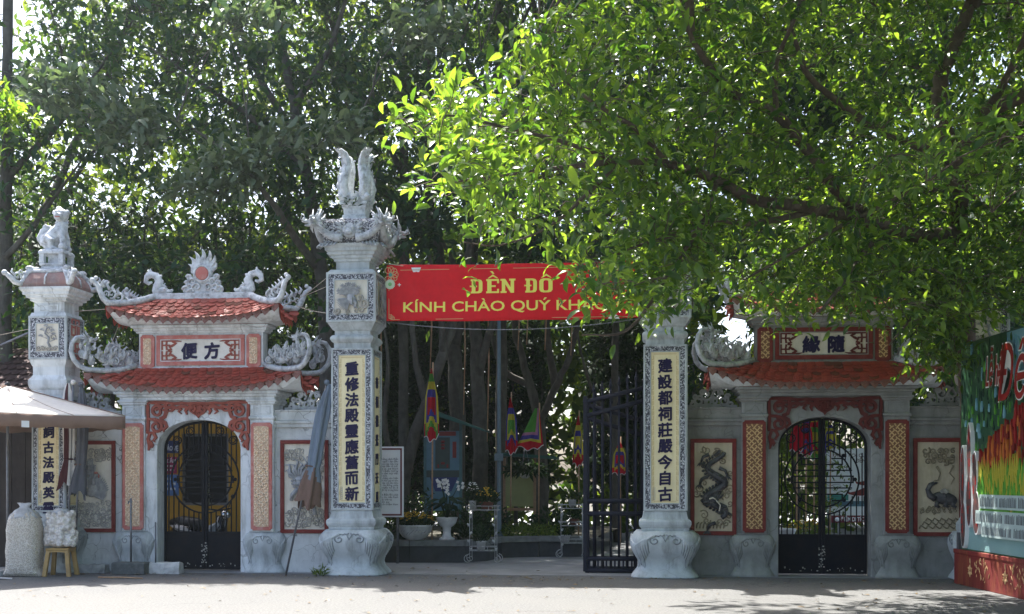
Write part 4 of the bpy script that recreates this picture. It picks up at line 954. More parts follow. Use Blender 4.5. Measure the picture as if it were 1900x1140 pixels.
def wall_section(pxl, pxr, label, p0, p1, fn, wm, ground, red, seed, top=True):
    y = .47; x0 = at(pxl, 900, y).x; x1 = at(pxr, 900, y).x; xc = (x0+x1)/2
    t = thing('relief_wall', label, 'wall', (xc, y, 0), 0, 'wall sections with relief panels'); h = (x1-x0)/2
    MB().box(-h, h, 0, .28, 0, 2.46).build('wall_face', M[wm], t)
    MB().loft([(h,.17,2.46),(h,.185,2.47),(h,.185,2.52),(h,.21,2.535),(h,.21,2.575),(h,.17,2.585),(h,.17,2.73),(h,.19,2.74),(h,.19,2.765)], 0, .14).build('coping', M[wm], t, None, .006)
    a, b = at(p0, 900, y).x-xc, at(p1, 900, y).x-xc; z0, z1 = .67, 2.25
    f = ring(MB(), a, b, z0, z1, .065, -.045, 0).build('relief_panel', M[red], t, None, .006)
    MB().box(a+.065, b-.065, -.006, 0, z0+.065, z1-.065).build('relief_ground', M[ground], f)
    g = MB(); c = (a+b)/2
    sub = thing('x', None, None); del_keys(sub); sub.name = 'relief'; sub.parent = f; sub.location = (c,0,0)
    fn(sub, b-a-.13, z0+.09, z1-.09, -.012)
    if top:                                                 # cloud shaped openwork crest
        q = MB(); n = 5
        for s in (-1, 1):
            q.band([(0,2.80),(s*.10,2.80),(s*.20,2.81),(s*.3,2.79),(s*.42,2.785)], .05, .10, .17)
            for k, (xx, zz, r, aa, sg) in enumerate(((.09,2.98,.10,0,1),(.20,2.88,.085,1,-1),(.31,2.83,.055,2,1),(.05,2.87,.06,3,-1),(.15,3.03,.05,1,1),(.26,2.95,.045,0,1))):
                P = []
                for i in range(16): w_ = i/15; r_ = r*(1-.7*w_); an = aa+s*sg*2*pi*1.2*w_; P.append((s*xx+r_*cos(an), zz+r_*sin(an)))
                q.band(P, .034, .10-.001*k, .17)
        q.band([(-.07,3.05),(0,3.09),(.07,3.05)], .04, .099, .171)
        q.build('cloud_crest', M['darkorn' if wm == 'wall' else 'plaster_shaded'], t)
    return t
M['wall_shaded'] = mat('damp_shaded_wall', (.27,.272,.26), (.16,.165,.158), .9, 2.5, .35, 70, (.10,.095,.085), .65, 2, True, .3, cracks=.6, crscale=3)  # damp plaster, the shade over the right walls also put into its tone
wall_section(104, 226, 'wall section with a phoenix relief, behind the furled umbrellas', 132, 215, phoenix_panel, 'wall', 'rcream', 'red', 1)
wall_section(500, 640, 'cracked wall section with a lion relief behind the leaning umbrella', 521, 610, lion_panel, 'wall', 'rcream', 'red', 2)
wall_section(1250, 1392, 'wall section with a dark dragon relief beside the tall pillar', 1281, 1366, dragon_relief, 'wall_shaded', 'rtan', 'red', 3)
wall_section(1672, 1850, 'wall section with a turtle relief near the painted billboard', 1694, 1787, turtle_panel, 'wall_shaded', 'rtan', 'red', 4)
# ------------------------------------------------------------------ trees
NR = np.random.RandomState(11)
M['leaf_front'] = leaf_mat('leaf_front', (.011,.042,.015), (.048,.105,.018), (.50,.72,.05), .44, .30, .5)
M['leaf_back'] = leaf_mat('leaf_back', (.008,.038,.027), (.030,.088,.052), (.26,.42,.04), .30, .5, .2)
M['leaf_far'] = leaf_mat('leaf_far', (.03,.06,.016), (.06,.10,.022), (.42,.54,.035), .36, .6, .15)
M['leaf_pale'] = leaf_mat('leaf_pale', (.10,.14,.085), (.15,.19,.12), (.25,.36,.10), .25, .5, .3)
M['leaf_shrub'] = leaf_mat('leaf_shrub', (.012,.032,.016), (.03,.06,.024), (.12,.20,.03), .2, .5, .15)
def unit(v): return v/np.maximum(np.linalg.norm(v, axis=-1, keepdims=True), 1e-9)
def leaves(P, D, L, Wd, fine=False, up=1.0):
    """leaf blades folded along the midrib: P base, D direction; returns V, F (quads), per-vertex random"""
    n = len(P); D = unit(D)
    Nn = np.stack([NR.normal(0,.55,n), NR.normal(0,.55,n)-.15, np.full(n,up)+NR.normal(0,.35,n)], 1)
    S = unit(np.cross(D, Nn)); Z = np.cross(S, D); L = L[:,None]; Wd = Wd[:,None]
    if fine:
        st = [(0,.06,0),(.22,.38,.10),(.5,.5,.12),(.78,.34,.04),(1.,.02,-.05)]
    else: st = [(0,.08,0),(.45,.5,.08),(1.,.03,-.10)]
    V = []
    for t, w, b in st:
        c = P+D*L*t+Z*L*b
        if fine: V += [c-S*Wd*w+Z*Wd*.16*(w > .2), c, c+S*Wd*w+Z*Wd*.16*(w > .2)]
        else: V += [c-S*Wd*w, c+S*Wd*w]
    k = len(V); V = np.stack(V, 1).reshape(-1, 3); F = []
    for i in range(len(st)-1):
        a = 3*i; F += [(a,a+1,a+4,a+3),(a+1,a+2,a+5,a+4)] if fine else [(2*i,2*i+1,2*i+3,2*i+2)]
    F = (np.array(F)[None]+(np.arange(n)*k)[:,None,None]).reshape(-1, 4)
    return V, F, np.repeat(NR.rand(n)**1.3, k)
def tubes(paths, r0, r1, sides=4):
    """paths (n, m, 3) -> thin tapering twigs"""
    n, m, _ = paths.shape
    T = unit(np.gradient(paths, axis=1)); ref = np.zeros_like(T); ref[...,0] = .31; ref[...,1] = .8; ref[...,2] = .5
    U = unit(np.cross(T, ref)); Wv = np.cross(T, U); V = []
    for k in range(sides):
        a = 2*pi*k/sides; r = (r0[:,None]+(r1-r0)[:,None]*np.linspace(0,1,m)[None])[...,None]
        V.append(paths+(U*cos(a)+Wv*sin(a))*r)
    V = np.stack(V, 2).reshape(-1, 3); F = []
    for i in range(m-1):
        for k in range(sides): F.append((i*sides+k, i*sides+(k+1)%sides, (i+1)*sides+(k+1)%sides, (i+1)*sides+k))
    F = (np.array(F)[None]+(np.arange(n)*m*sides)[:,None,None]).reshape(-1, 4)
    return V, F
def smooth_path(P, per=5):
    P = [np.array(p, float) for p in P]; Q = [2*P[0]-P[1]]+P+[2*P[-1]-P[-2]]; out = []
    for i in range(1, len(Q)-2):
        for k in range(per):
            t = k/per; a, b, c, d = Q[i-1:i+3]
            out.append(.5*((2*b)+(c-a)*t+(2*a-5*b+4*c-d)*t*t+(3*b-a-3*c+d)*t**3))
    out.append(P[-1]); return np.array(out)
def limb_geo(mb, pts, rr, sides=9, rough=.10, seed=0):
    q = np.random.RandomState(seed); n0 = len(mb.v); P = smooth_path(pts, 5); rad = np.interp(np.linspace(0,len(rr)-1,len(P)), range(len(rr)), rr)
    P = P+q.normal(0,.12,P.shape)*rad[:,None]*np.array([1,1,.2]); mb.tube([tuple(p) for p in P], list(rad*(1+q.uniform(-rough,rough,len(P)))), sides)
    return P
def grow(tips, nodes, batches=7):
    """join each tip to the nearest wood already there; returns paths (n,6,3) and the twig ends' directions"""
    d0 = np.array([np.min(np.sum((nodes-t)**2, 1)) for t in tips]); order = np.argsort(d0); paths = np.zeros((len(tips),6,3)); 
    for ch in np.array_split(order, batches):
        new = []
        for i in ch:
            t = tips[i]; dd = np.sum((nodes-t)**2, 1)+.6*np.maximum(0, nodes[:,2]-t[2])**2; a = nodes[np.argmin(dd)]
            d = t-a; l = np.linalg.norm(d); q = np.linspace(0,1,6)[:,None]
            pth = a+d*q+np.array([0,0,1])*(.10*l*np.sin(q*pi))+NR.normal(0,.035*l,(6,3))*np.sin(q*pi)
            paths[i] = pth; new.append(pth[2:])
        nodes = np.concatenate([nodes]+new)
    return paths
def crown_leaves(paths, per, Lm, ratio, spread, fine, reach=.55, lift=.25):
    n = len(paths); tip = paths[:,-1]; dr = unit(paths[:,-1]-paths[:,-3])
    idx = np.repeat(np.arange(n), per); m = len(idx); t = NR.rand(m)**.7
    base = tip[idx]*t[:,None]+(tip[idx]-dr[idx]*reach*(.6+.8*NR.rand(n))[idx][:,None])*(1-t)[:,None]+NR.normal(0,spread*.14,(m,3))
    D = dr[idx]*.75+NR.normal(0,.62,(m,3)); D[:,2] += lift
    L = Lm*NR.uniform(.5,1.3,m); return leaves(base, D, L, L*ratio*NR.uniform(.85,1.15,m), fine)
class Tree:
    def __init__(s, name, label, base, group=None, bark='bark'):
        s.t = thing(name, label, 'tree', base, 0, group); s.base = Vector(base); s.nodes = []; s.bark = bark; s.k = 0
    def wood(s, part, pts, rr, sides=9, node_from=.35):
        mb = MB(); P = limb_geo(mb, [tuple(Vector(p)-s.base) for p in pts], rr, sides, .08, len(s.nodes)*7+3); s.nodes.append(P[int(len(P)*node_from):])
        mb.build(part, M[s.bark], s.t); return P
    def crown(s, tips, per, L, ratio, leafm, spread=1, fine=False, tw=(.012,.004), reach=.55, lift=.25, part='crown'):
        tips = np.array(tips)-np.array(s.base); nodes = np.concatenate(s.nodes); nodes = np.concatenate([(nodes[1:]+nodes[:-1])/2, nodes])
        paths = grow(tips, nodes); l = np.linalg.norm(paths[:,-1]-paths[:,0], axis=1)
        V, F = tubes(paths if fine else paths[:,[0,2,4,5]], np.clip(l*.011, tw[0], .05), np.full(len(l), tw[1]), 4 if fine else 3)
        tag(link('twigs', fast_mesh('twigs', V, F, M[s.bark], None, True), s.t), kind='stuff')
        V, F, rn = crown_leaves(paths, per, L, ratio, spread, fine, reach, lift)
        tag(link(part, fast_mesh(part, V, F, M[leafm], rn), s.t), kind='stuff'); return paths
def in_poly(x, y, poly):
    c = False; j = len(poly)-1
    for i in range(len(poly)):
        if (poly[i][1] > y) != (poly[j][1] > y) and x < (poly[j][0]-poly[i][0])*(y-poly[i][1])/(poly[j][1]-poly[i][1])+poly[i][0]: c = not c
        j = i
    return c
def shade_edge(p, off=-1.75, k=.44): return p[1] > off+k*p[2]     # the crowns stop on the plane that throws the straight shadow edge

# the big leafy tree that leans over the forecourt from the right
FT = Tree('overhanging_tree', 'large glossy leaved tree whose sunlit boughs hang over the banner', atd(1812,1072,19.3), None, 'barkred')
FT.wood('trunk', [atd(1812,1072,19.3), atd(1802,800,19.2), atd(1788,560,18.7), atd(1784,430,18), atd(1768,300,17), atd(1742,170,16.6), atd(1800,10,16.6), atd(1830,-150,16.5)], [.20,.16,.145,.14,.12,.10,.075,.05])
FRONT_LIMBS = [
 ([(1784,430,18),(1700,438,17),(1619,412,16),(1500,385,15),(1400,372,14.4),(1330,335,13.9),(1240,305,13.2),(1150,300,12.6),(1040,312,12.1),(900,330,11.7),(790,345,11.5)], [.13,.13,.12,.10,.085,.07,.055,.042,.03,.018,.010]),
 ([(1619,412,16),(1560,360,15.4),(1510,295,15),(1440,212,14.6),(1370,180,14),(1320,130,13.6),(1280,60,13.2),(1250,-40,13)], [.11,.10,.09,.08,.06,.05,.035,.02]),
 ([(1768,300,17),(1690,265,16.3),(1620,235,15.8),(1550,185,15.2),(1500,140,14.8),(1470,60,14.5)], [.09,.08,.075,.055,.045,.03]),
 ([(1520,390,15.2),(1400,415,14.4),(1320,410,13.8),(1270,465,13.4),(1215,550,13),(1160,615,12.8),(1080,622,12.6)], [.05,.045,.04,.032,.028,.02,.01]),
 ([(1240,305,13.2),(1180,240,12.7),(1100,190,12.4),(1030,130,12.2),(1000,60,12.1)], [.04,.032,.025,.02,.012]),
 ([(1150,300,12.6),(1040,262,12.2),(930,235,11.9),(830,215,11.7),(770,250,11.6)], [.034,.028,.02,.014,.008]),
 ([(1768,300,17),(1830,210,16),(1880,120,15),(1920,20,14.5)], [.09,.07,.06,.04]),
 ([(1650,425,16.2),(1600,470,15.2),(1560,530,14.4),(1520,580,13.9)], [.05,.04,.028,.015]),
 ([(1770,360,17.6),(1700,350,16.8),(1640,380,16),(1560,420,15),(1470,470,14.2),(1380,520,13.9)], [.05,.045,.04,.03,.022,.012]),
 ([(1440,212,14.6),(1440,120,14.2),(1480,20,13.8),(1500,-80,13.6)], [.05,.04,.03,.02]),
 ([(1782,470,18),(1740,520,17.2),(1700,580,16.4),(1650,640,15.8)], [.05,.04,.03,.015]),
 ([(1150,300,12.6),(1090,360,12.4),(1020,420,12.2),(930,455,12),(860,450,11.9)], [.028,.024,.018,.012,.008]),
 ([(1330,335,13.9),(1300,420,13.4),(1240,440,13),(1150,470,12.7),(1080,530,12.5)], [.034,.03,.025,.018,.01])]
for pts, rr in FRONT_LIMBS: FT.wood('limb', [atd(p[0],p[1],p[2]+.05) for p in pts], [r*.78 for r in rr], 8, .2)
CROWN = [(1095,-120),(1060,20),(1010,60),(935,75),(975,120),(930,185),(880,180),(812,145),(795,190),(735,195),(725,270),(800,270),(840,300),(770,320),(700,345),(760,375),(850,365),(870,420),(820,440),(850,475),(960,480),(1010,460),(1075,545),(1020,600),(1050,640),(1140,640),(1185,560),(1235,470),(1290,520),(1345,500),(1400,560),(1420,620),(1500,560),(1580,590),(1610,660),(1680,680),(1740,715),(1800,640),(1900,580),(2080,520),(2080,-120)]
def front_density(px, py):
    if 1335 < px < 1395 and 575 < py < 650 or 1440 < px < 1530 and 150 < py < 215: return .1
    if px < 1050 and py < 455: return .95 if px > 800 else .6
    if px > 1775 and py > 575: return 0
    if 860 < px < 1045 and py > 455: return .02
    if 1050 < px < 1230 and 470 < py < 590: return .8
    if px < 1250: return .85 if py < 330 else .60 if py < 430 else .24
    if py < 430: return .95
    if py > 560: return .26 if px < 1690 else .8
    return .8
tips = []
while len(tips) < 2300:                                     # sprays: a handful of twig ends together, air between the sprays
    px, py = NR.uniform(690,2060), NR.uniform(-120,715)
    if not in_poly(px, py, CROWN) or NR.rand() > front_density(px, py): continue
    d0 = interp([(700,11.3),(1000,11.9),(1250,13.2),(1500,15.0),(1780,17.2),(2100,16.5)], px)
    r = NR.rand(); d = d0+(NR.uniform(.1,2.8) if r < .72 else NR.uniform(-1.0,.2))
    if px > 1400 and r > .9: d = NR.uniform(12.5,15)
    c0 = np.array(atd(px, py, min(d, 19.2))); k = int(NR.uniform(4,15)) if px > 850 else int(NR.uniform(3,8))
    for p in c0+NR.normal(0,1,(k,3))*np.array([.34,.34,.17]):
        qx, qy, qd = pix(p)
        if in_poly(qx, qy, CROWN) and NR.rand() < min(1, front_density(qx, qy)*1.6): tips.append(Vector(p))
for q in range(480):                                        # the shady mass round the trunk, over the side gate
    px, py = NR.uniform(1430,2000), NR.uniform(380,700)
    if py > 540 and px < 1690 or px > 1775 and py > 590: continue
    tips.append(atd(px, py, NR.uniform(16.5,19.4)))
over = []
while len(over) < 3000:                                     # unseen rest of the crown, extended overhead to shade the right gate
    p = Vector((NR.uniform(-.5,15), NR.uniform(-17.5,1.2), NR.uniform(5.2,12.5))) if NR.rand() < .82 else Vector((NR.uniform(2.6,13), NR.uniform(-6.5,3), NR.uniform(7.5,12.5))); px, py, d = pix(p)
    if d > .5 and py > -110 and -50 < px < 2000: continue
    if p.y < -9 and p.x < 3+.3*(-9-p.y): continue
    if p.z < 6 and p.x < 7: continue
    over.append(p)
for q in range(150): tips.append(atd(NR.uniform(1150,1310), NR.uniform(370,585), NR.uniform(12.4,16.5)))
for q in range(190): tips.append(atd(NR.uniform(1370,1780), NR.uniform(490,592), NR.uniform(14.5,18.4)))
for q in range(150): tips.append(atd(NR.uniform(1690,1785), NR.uniform(480,690), NR.uniform(16.5,19)))
for q in range(130): tips.append(atd(NR.uniform(1770,2000), NR.uniform(430,592), NR.uniform(15.5,19)))
fp = FT.crown(tips, 10, .165, .36, 'leaf_front', 1, True, (.006,.003), .42, .22)
FT.wood('limb', [atd(1800,10,16.6), atd(1900,-300,15), atd(2000,-700,13), atd(2050,-1000,12)], [.10,.085,.06,.03], 7, .2); FT.wood('limb', [atd(1830,210,16), atd(2150,50,14), atd(2500,-200,13), atd(2800,-400,12.5)], [.09,.08,.05,.02], 7, .2); FT.wood('limb', [atd(1280,60,13.2), atd(1300,-300,12.5), atd(1500,-700,12), atd(1600,-1000,11.5)], [.05,.05,.035,.02], 7, .2)
FT.crown(over, 12, .30, .48, 'leaf_front', 1.2, False, (.010,.004), .6, .2, 'shading_crown')
# the big leaves at the outer sprays, one by one
ends = np.array([p[-1] for p in fp]); wp = ends+np.array(FT.base); pxy = np.array([pix(p)[:2] for p in wp])
order = np.argsort(pxy[:,0]+.25*np.abs(pxy[:,1]-300))[:75]
_lv, _lf, _lr = leaves(np.zeros((1,3)), np.array([[0,1.,0]]), np.array([1.]), np.array([.37]), True)
LEAF = []
for k in range(3):
    me = fast_mesh('leaf', _lv*np.array([1+.1*k,1,1]), _lf, M['leaf_front'], np.full(len(_lv), .2+.4*k)); LEAF.append(me)
for i in order:
    d = unit(fp[i][-1]-fp[i][-3])
    for k in range(4):
        q = Vector(d*.7+NR.normal(0,.55,3)+np.array([0,0,.3])).normalized(); s = .17*NR.uniform(.85,1.2)
        o = link('leaf', LEAF[k % 3], FT.t); o.matrix_basis = Matrix.Translation(Vector(fp[i][-1]-d*.03*k)) @ q.to_track_quat('Y','Z').to_matrix().to_4x4() @ Matrix.Rotation(NR.uniform(-.9,.9),4,'Y') @ Matrix.Diagonal((s,s,s,1))

# the grove behind the gates: each trunk is a tree of its own
BT = [ # label, trunk (px,py,depth) with radii, limbs
 ('dark upright trunk beyond the stone lion, beside open sky', [(12,1010,26),(10,600,26),(14,250,26.3),(16,0,26.5),(20,-250,27)], [.24,.21,.18,.15,.08],
   [[(14,330,26.2),(60,280,26.6),(110,230,27),(190,120,27.4),(260,20,28)],[(12,200,26.3),(-60,80,26.6),(-100,-60,27)],[(10,480,26),(60,420,26.3),(150,300,26.8)]]),
 ('leaning forked tree between stone lion and ridge', [(70,1000,28),(80,560,28),(60,440,28),(100,360,28.3),(150,240,29),(230,60,30),(280,-200,31)], [.2,.17,.15,.13,.11,.08,.04],
   [[(95,430,28.2),(140,330,28.6),(200,250,29),(300,150,30)],[(150,240,29),(120,120,29.5),(90,0,30)]]),
 ('grey tree rising behind the pillar with the bare phoenix tails', [(612,1000,25.2),(604,600,25.4),(585,430,25.6),(572,330,26),(545,200,26.6),(520,60,27.4),(500,-160,28)], [.26,.22,.20,.18,.15,.12,.06],
   [[(590,500,25.5),(540,430,25.2),(500,370,25),(440,300,25),(360,240,25.4)],[(572,330,26),(480,230,26.4),(380,160,27),(280,90,28)],[(545,200,26.6),(610,90,27),(660,-60,27.6)],[(560,270,26.2),(470,120,27),(420,-40,28)]]),
 ('slim upright tree between the phoenix tails and the banner lettering', [(752,1000,27.4),(748,600,27.6),(752,420,27.8),(748,200,28.2),(742,0,28.6),(735,-260,29)], [.19,.165,.15,.13,.10,.05],
   [[(750,330,28),(700,230,28.4),(640,120,29),(600,0,29.5)],[(748,230,28.2),(800,130,28.6),(860,20,29)],[(752,400,27.8),(690,330,27.6),(650,260,27.4)]]),
 ('many stemmed tree with steep crossing limbs above the banner', [(850,1000,28.5),(846,720,28.6),(830,560,28.8),(800,380,29),(790,200,29.4),(800,0,30),(820,-250,30.5)], [.30,.27,.22,.17,.14,.11,.05],
   [[(845,640,28.6),(880,480,29),(860,330,29.4),(800,210,30),(720,120,30.6)],[(850,560,28.8),(900,380,29.2),(960,230,29.8),(990,60,30.4)],[(800,380,29),(850,250,29.3),(930,120,29.8),(1000,-20,30)]]),
 ('tall straight trunk behind the middle of the banner', [(932,1000,29.5),(930,600,29.6),(934,380,29.8),(926,120,30.2),(930,-260,31)], [.25,.21,.18,.14,.06],
   [[(932,330,29.8),(990,210,30.2),(1060,90,30.8)],[(930,250,30),(870,120,30.4),(830,-20,31)]]),
 ('forked tree with pale bark inside the main gateway', [(1006,1000,30.5),(1004,880,30.5),(1000,780,30.5),(980,700,30.6),(955,600,31),(960,450,31.4),(940,250,32)], [.30,.25,.22,.15,.13,.11,.07],
   [[(1000,790,30.5),(1030,720,30.4),(1060,650,30.3),(1090,520,30.2),(1130,350,30.2),(1180,150,30.6)],[(1030,720,30.4),(1016,600,30.3),(1030,420,30.2)],[(985,715,30.6),(930,680,30.9),(900,560,31.2)]]),
 ('leaning grey trunk behind the notice board and bright flag', [(738,1000,26.6),(752,880,26.5),(786,760,26.4),(822,660,26.4),(850,560,26.6),(880,400,27),(900,150,28)], [.24,.20,.18,.16,.14,.10,.05],
   [[(790,750,26.4),(770,660,26.6),(760,540,27),(740,420,27.4)],[(745,930,26.5),(715,790,26.8),(720,680,27),(708,560,27.2)],[(822,660,26.4),(815,560,26.5),(790,450,26.8)]]),
 ('stout trunk with hanging roots behind the green roofed board', [(893,1000,27.8),(890,800,27.8),(884,640,27.9),(872,480,28.2),(868,250,28.8)], [.30,.27,.22,.17,.08],
   [[(886,700,27.8),(915,600,27.8),(960,520,28),(1000,430,28.4)],[(880,600,27.9),(846,500,28),(812,430,28.2)]]),
 ('slender tree seen through the folded iron gate', [(1145,1000,31),(1140,780,31),(1150,520,31.4),(1200,250,32),(1240,-150,33)], [.17,.15,.13,.10,.05],
   [[(1140,800,31),(1090,700,31),(1060,560,31)],[(1160,450,31.5),(1240,330,32),(1330,220,33)]]),
 ('tree standing behind the ridge of the shaded side gate', [(1420,1000,27.5),(1424,600,27.6),(1440,350,28),(1460,50,29),(1480,-250,30)], [.22,.19,.16,.12,.05],
   [[(1430,480,27.8),(1540,330,28.4),(1650,180,29)],[(1440,350,28),(1360,220,28.6),(1320,60,29)]]),
 ('grove tree rising behind the turtle relief wall', [(1740,1000,26.5),(1745,620,26.6),(1760,330,27),(1750,40,28),(1770,-250,29)], [.24,.2,.17,.12,.06],
   [[(1755,450,26.8),(1850,310,27.2),(1960,160,28)],[(1758,380,27),(1660,260,27.6),(1580,100,28)]]),
]
trees = []
for k, (lab, tp, rr, limbs) in enumerate(BT):
    b = atd(tp[0][0], 1072, tp[0][2]); b.z = 0
    T = Tree('shade_tree', lab, b, 'trees of the grove behind the gates')
    rr = [r*.66 for r in rr]; T.wood('trunk', [tuple(b)]+[atd(*p) for p in tp[1:]], rr, 10, .55)
    for j, l in enumerate(limbs): T.wood('limb', [atd(p[0],p[1],p[2]-.9*min(1,i_/2)) for i_, p in enumerate(l)], [rr[2]*.70*(1-.75*i/(len(l)-1)) for i in range(len(l))], 8, .3)
    trees.append(T)
for px, y1, d in ((799,690,26.8),(962,650,27.5),(978,640,27.6),(706,900,27),(905,820,27.6),(861,770,27.4),(1012,650,28),(1060,660,28.2)):
    a = atd(px,520,d); T = min(trees, key=lambda t: abs(t.base.x-a.x)); mb = MB(); mb.tube([a-T.base, atd(px+2,(520+y1)/2,d)-T.base, atd(px-1,y1,d)-T.base], [.016,.020,.012], 6); mb.build('hanging_root', M['wood'], T.t)
ntrunk = np.array([np.mean([n for n in np.concatenate(T.nodes)], 0)+np.array(T.base) for T in trees])
def back_density(px, py):
    """how closely the leaves stand, as the photograph shows it: open sky top left, closed elsewhere"""
    d = 1.0
    if px < 90 and py < 130: d = .12
    elif px < 330 and py < 300: d = .95
    elif 330 <= px < 520 and py < 220: d = .9
    if 880 < px < 960 and 120 < py < 190: d = .3
    if 320 < px < 600 and 120 < py < 220: d *= .9
    if py > 330 and px < 640: d *= .75
    if 60 < px < 340 and 250 < py < 430: d *= .4
    if 640 < px < 1180 and py > 480: d *= .6
    if 1330 < px < 1400 and 560 < py < 660: d = 0
    if px < 60 and 330 < py: d *= .8
    return d
bt = [[] for _ in trees]; n = 0
while n < 12600:                                            # leaf masses: clumps of twigs with air between them
    px, py = NR.uniform(-260,2050), (NR.uniform(-430,640) if NR.rand() < .85 else NR.uniform(-1000,-300))
    d = (24.6 if py < 420 else 25.5)+NR.rand()**1.3*10; c0 = np.array(atd(px, py, d)); m_ = int(NR.uniform(5,26)); rad = NR.uniform(.35,.95)
    for p in c0+NR.normal(0,1,(m_,3))*np.array([rad,rad*.8,rad*.55]):
        p = Vector(p); qx, qy, qd = pix(p)
        if not shade_edge(p) or p.z < 3.2 or NR.rand() > back_density(qx, qy) or qd < 24.2: continue
        if 640 < qx < 1200 and p.z < 5.4: continue
        i = np.argmin(np.sum((ntrunk-np.array(p))**2*np.array([1,.5,.12]), 1)); bt[i].append(p); n += 1
for q in range(2300):                                       # the roof of the grove, above the picture, that keeps the gates in shade
    t = NR.uniform(9,17); p = Vector((NR.uniform(-11,10)-.30*t, NR.uniform(-1.4,1.6)+.44*t, NR.uniform(.3,6)+t)); px, py, d = pix(p)
    if py > -20 or not shade_edge(p): continue
    bt[np.argmin(np.sum((ntrunk-np.array(p))**2*np.array([1,.5,.12]), 1))].append(p)
for T, tp in zip(trees, bt):
    if len(tp) > 12: T.crown(tp, 12, .235, .45, 'leaf_back', 1.1, False, (.010,.004), .6, .15)
# sprays in front of the left grove, sunlight put into their pale leaf colour
FS = [(420,330,60,45),(480,280,40,30),(340,350,40,28),(560,260,38,26),(110,170,90,40),(650,250,40,40),(460,30,60,30),(790,60,70,40),(230,240,70,40)]
T = trees[2]; tp = []
for cx_, cy_, rx, ry in FS:
    for i in range(int(rx*ry/75)):
        a, r = NR.uniform(0,2*pi), sqrt(NR.rand()); tp.append(atd(cx_+rx*r*cos(a), cy_+ry*r*sin(a), NR.uniform(23.0,24.0)))
T.crown(tp, 9, .25, .42, 'leaf_pale', 1, True, (.008,.003), .4, .3, 'pale_spray')
# bright twig reaching in at the left edge
NT = Tree('street_tree', 'bright leafy twig reaching into view above the stone lion', atd(-330,1090,15.5), None, 'barkred')
NT.wood('trunk', [atd(-330,1150,15.5), atd(-335,800,15.5), atd(-320,500,15.5), atd(-300,250,15.5)], [.14,.12,.10,.06])
NT.wood('limb', [atd(-325,560,15.5), atd(-220,400,15.4), atd(-120,290,15.3), atd(-40,235,15.2), atd(20,215,15.2)], [.06,.05,.035,.02,.008])
NT.crown([atd(NR.uniform(-420,40),NR.uniform(185,245),NR.uniform(14.9,15.6)) for i in range(80)]+[atd(NR.uniform(-10,42),NR.uniform(192,258),NR.uniform(15,15.4)) for i in range(9)]+[atd(NR.uniform(-430,-120),NR.uniform(60,420),NR.uniform(14.6,16)) for i in range(70)], 9, .15, .36, 'leaf_front', .8, True, (.006,.003), .35, .3)

# far wood that reads as one mass
def far_leaves(N, x0, x1, y0, y1, d0, d1, L, dens=None):
    P = []
    while len(P) < N:
        px, py = NR.uniform(x0,x1), NR.uniform(y0,y1)
        if dens and NR.rand() > dens(px,py): continue
        P.append(atd(px,py,NR.uniform(d0,d1)))
    P = np.array(P); P = P[P[:,2] > .05]; D = NR.normal(0,1,P.shape)
    l = L*NR.uniform(.6,1.3,len(P)); return leaves(P, D, l, l*.5)
def fd(px, py):
    if px < 130 and py < 200: return .06
    if px < 520 and py < 260: return .85
    if 880 < px < 960 and 110 < py < 200: return .05
    if 1320 < px < 1410 and 560 < py < 660: return 0
    return 1
V, FF, rn = far_leaves(50000, -250, 2150, -160, 700, 37, 48, .38, fd); V2, F2, r2 = far_leaves(36000, -300, 2200, 420, 1000, 36, 44, .50, lambda x, y: 0 if 1330 < x < 1405 and y < 660 else 1)
FF = np.concatenate([FF, F2+len(V)]); V = np.concatenate([V, V2]); rn = np.concatenate([rn, r2])
tag(link('far_wood', fast_mesh('far_wood', V, FF, M['leaf_far'], rn)), kind='stuff')
# dark evergreen undergrowth close behind the left gate
def hedge(name, label, px0, px1, py0, d0, d1, N, L, lm, group=None):
    c = atd((px0+px1)/2, 1072, (d0+d1)/2); c.z = 0; T = Tree(name, label, c, group); tp = []
    for i in range(4):
        x = px0+(px1-px0)*(i+.5)/4; T.wood('stem', [tuple(atd(x,0,(d0+d1)/2).xy)+(0,), atd(x+R.uniform(-20,20),(py0+900)/2,(d0+d1)/2), atd(x+R.uniform(-40,40),py0+30,(d0+d1)/2)], [.06,.05,.02], 6, .1)
    for i in range(N):
        a = NR.rand(); tp.append(atd(px0+(px1-px0)*NR.rand(), py0+(900-py0)*NR.rand()**1.15+40*abs(NR.rand()-.5), NR.uniform(d0,d1)))
    T.crown(tp, 12, L, .32, lm, 1, False, (.008,.003), .5, .1); T.t['category'] = 'bush'
hedge('evergreen_bush', 'dark bush behind the phoenix relief wall', -60, 230, 400, 26.6, 29.5, 420, .19, 'leaf_shrub', 'dark bushes behind the faded gate')
hedge('evergreen_bush', 'dark bush filling the gap behind the faded side gate roof', 230, 470, 380, 26.6, 29.5, 420, .19, 'leaf_shrub', 'dark bushes behind the faded gate')
hedge('evergreen_bush', 'dark bush behind the lion relief wall', 470, 700, 470, 27, 29.5, 330, .19, 'leaf_shrub', 'dark bushes behind the faded gate')
for k, (x0, x1, y0, lab) in enumerate(((640,760,560,'tall dark bush deep in the grove behind the notice board'),(750,880,540,'tall dark bush deep in the grove behind the green roofed board'),(870,1010,560,'tall dark bush deep in the grove behind the yellow board'),(1095,1240,560,'tall dark bush deep in the grove behind the iron gate'))):
    hedge('evergreen_bush', lab, x0, x1, y0, 32, 35, 640, .27, 'leaf_shrub', 'tall dark bushes deep in the grove')
hedge('evergreen_bush', 'dark bush behind the dragon relief wall', 1250, 1420, 640, 25.5, 28, 200, .19, 'leaf_shrub', 'dark bushes behind the shaded gate')
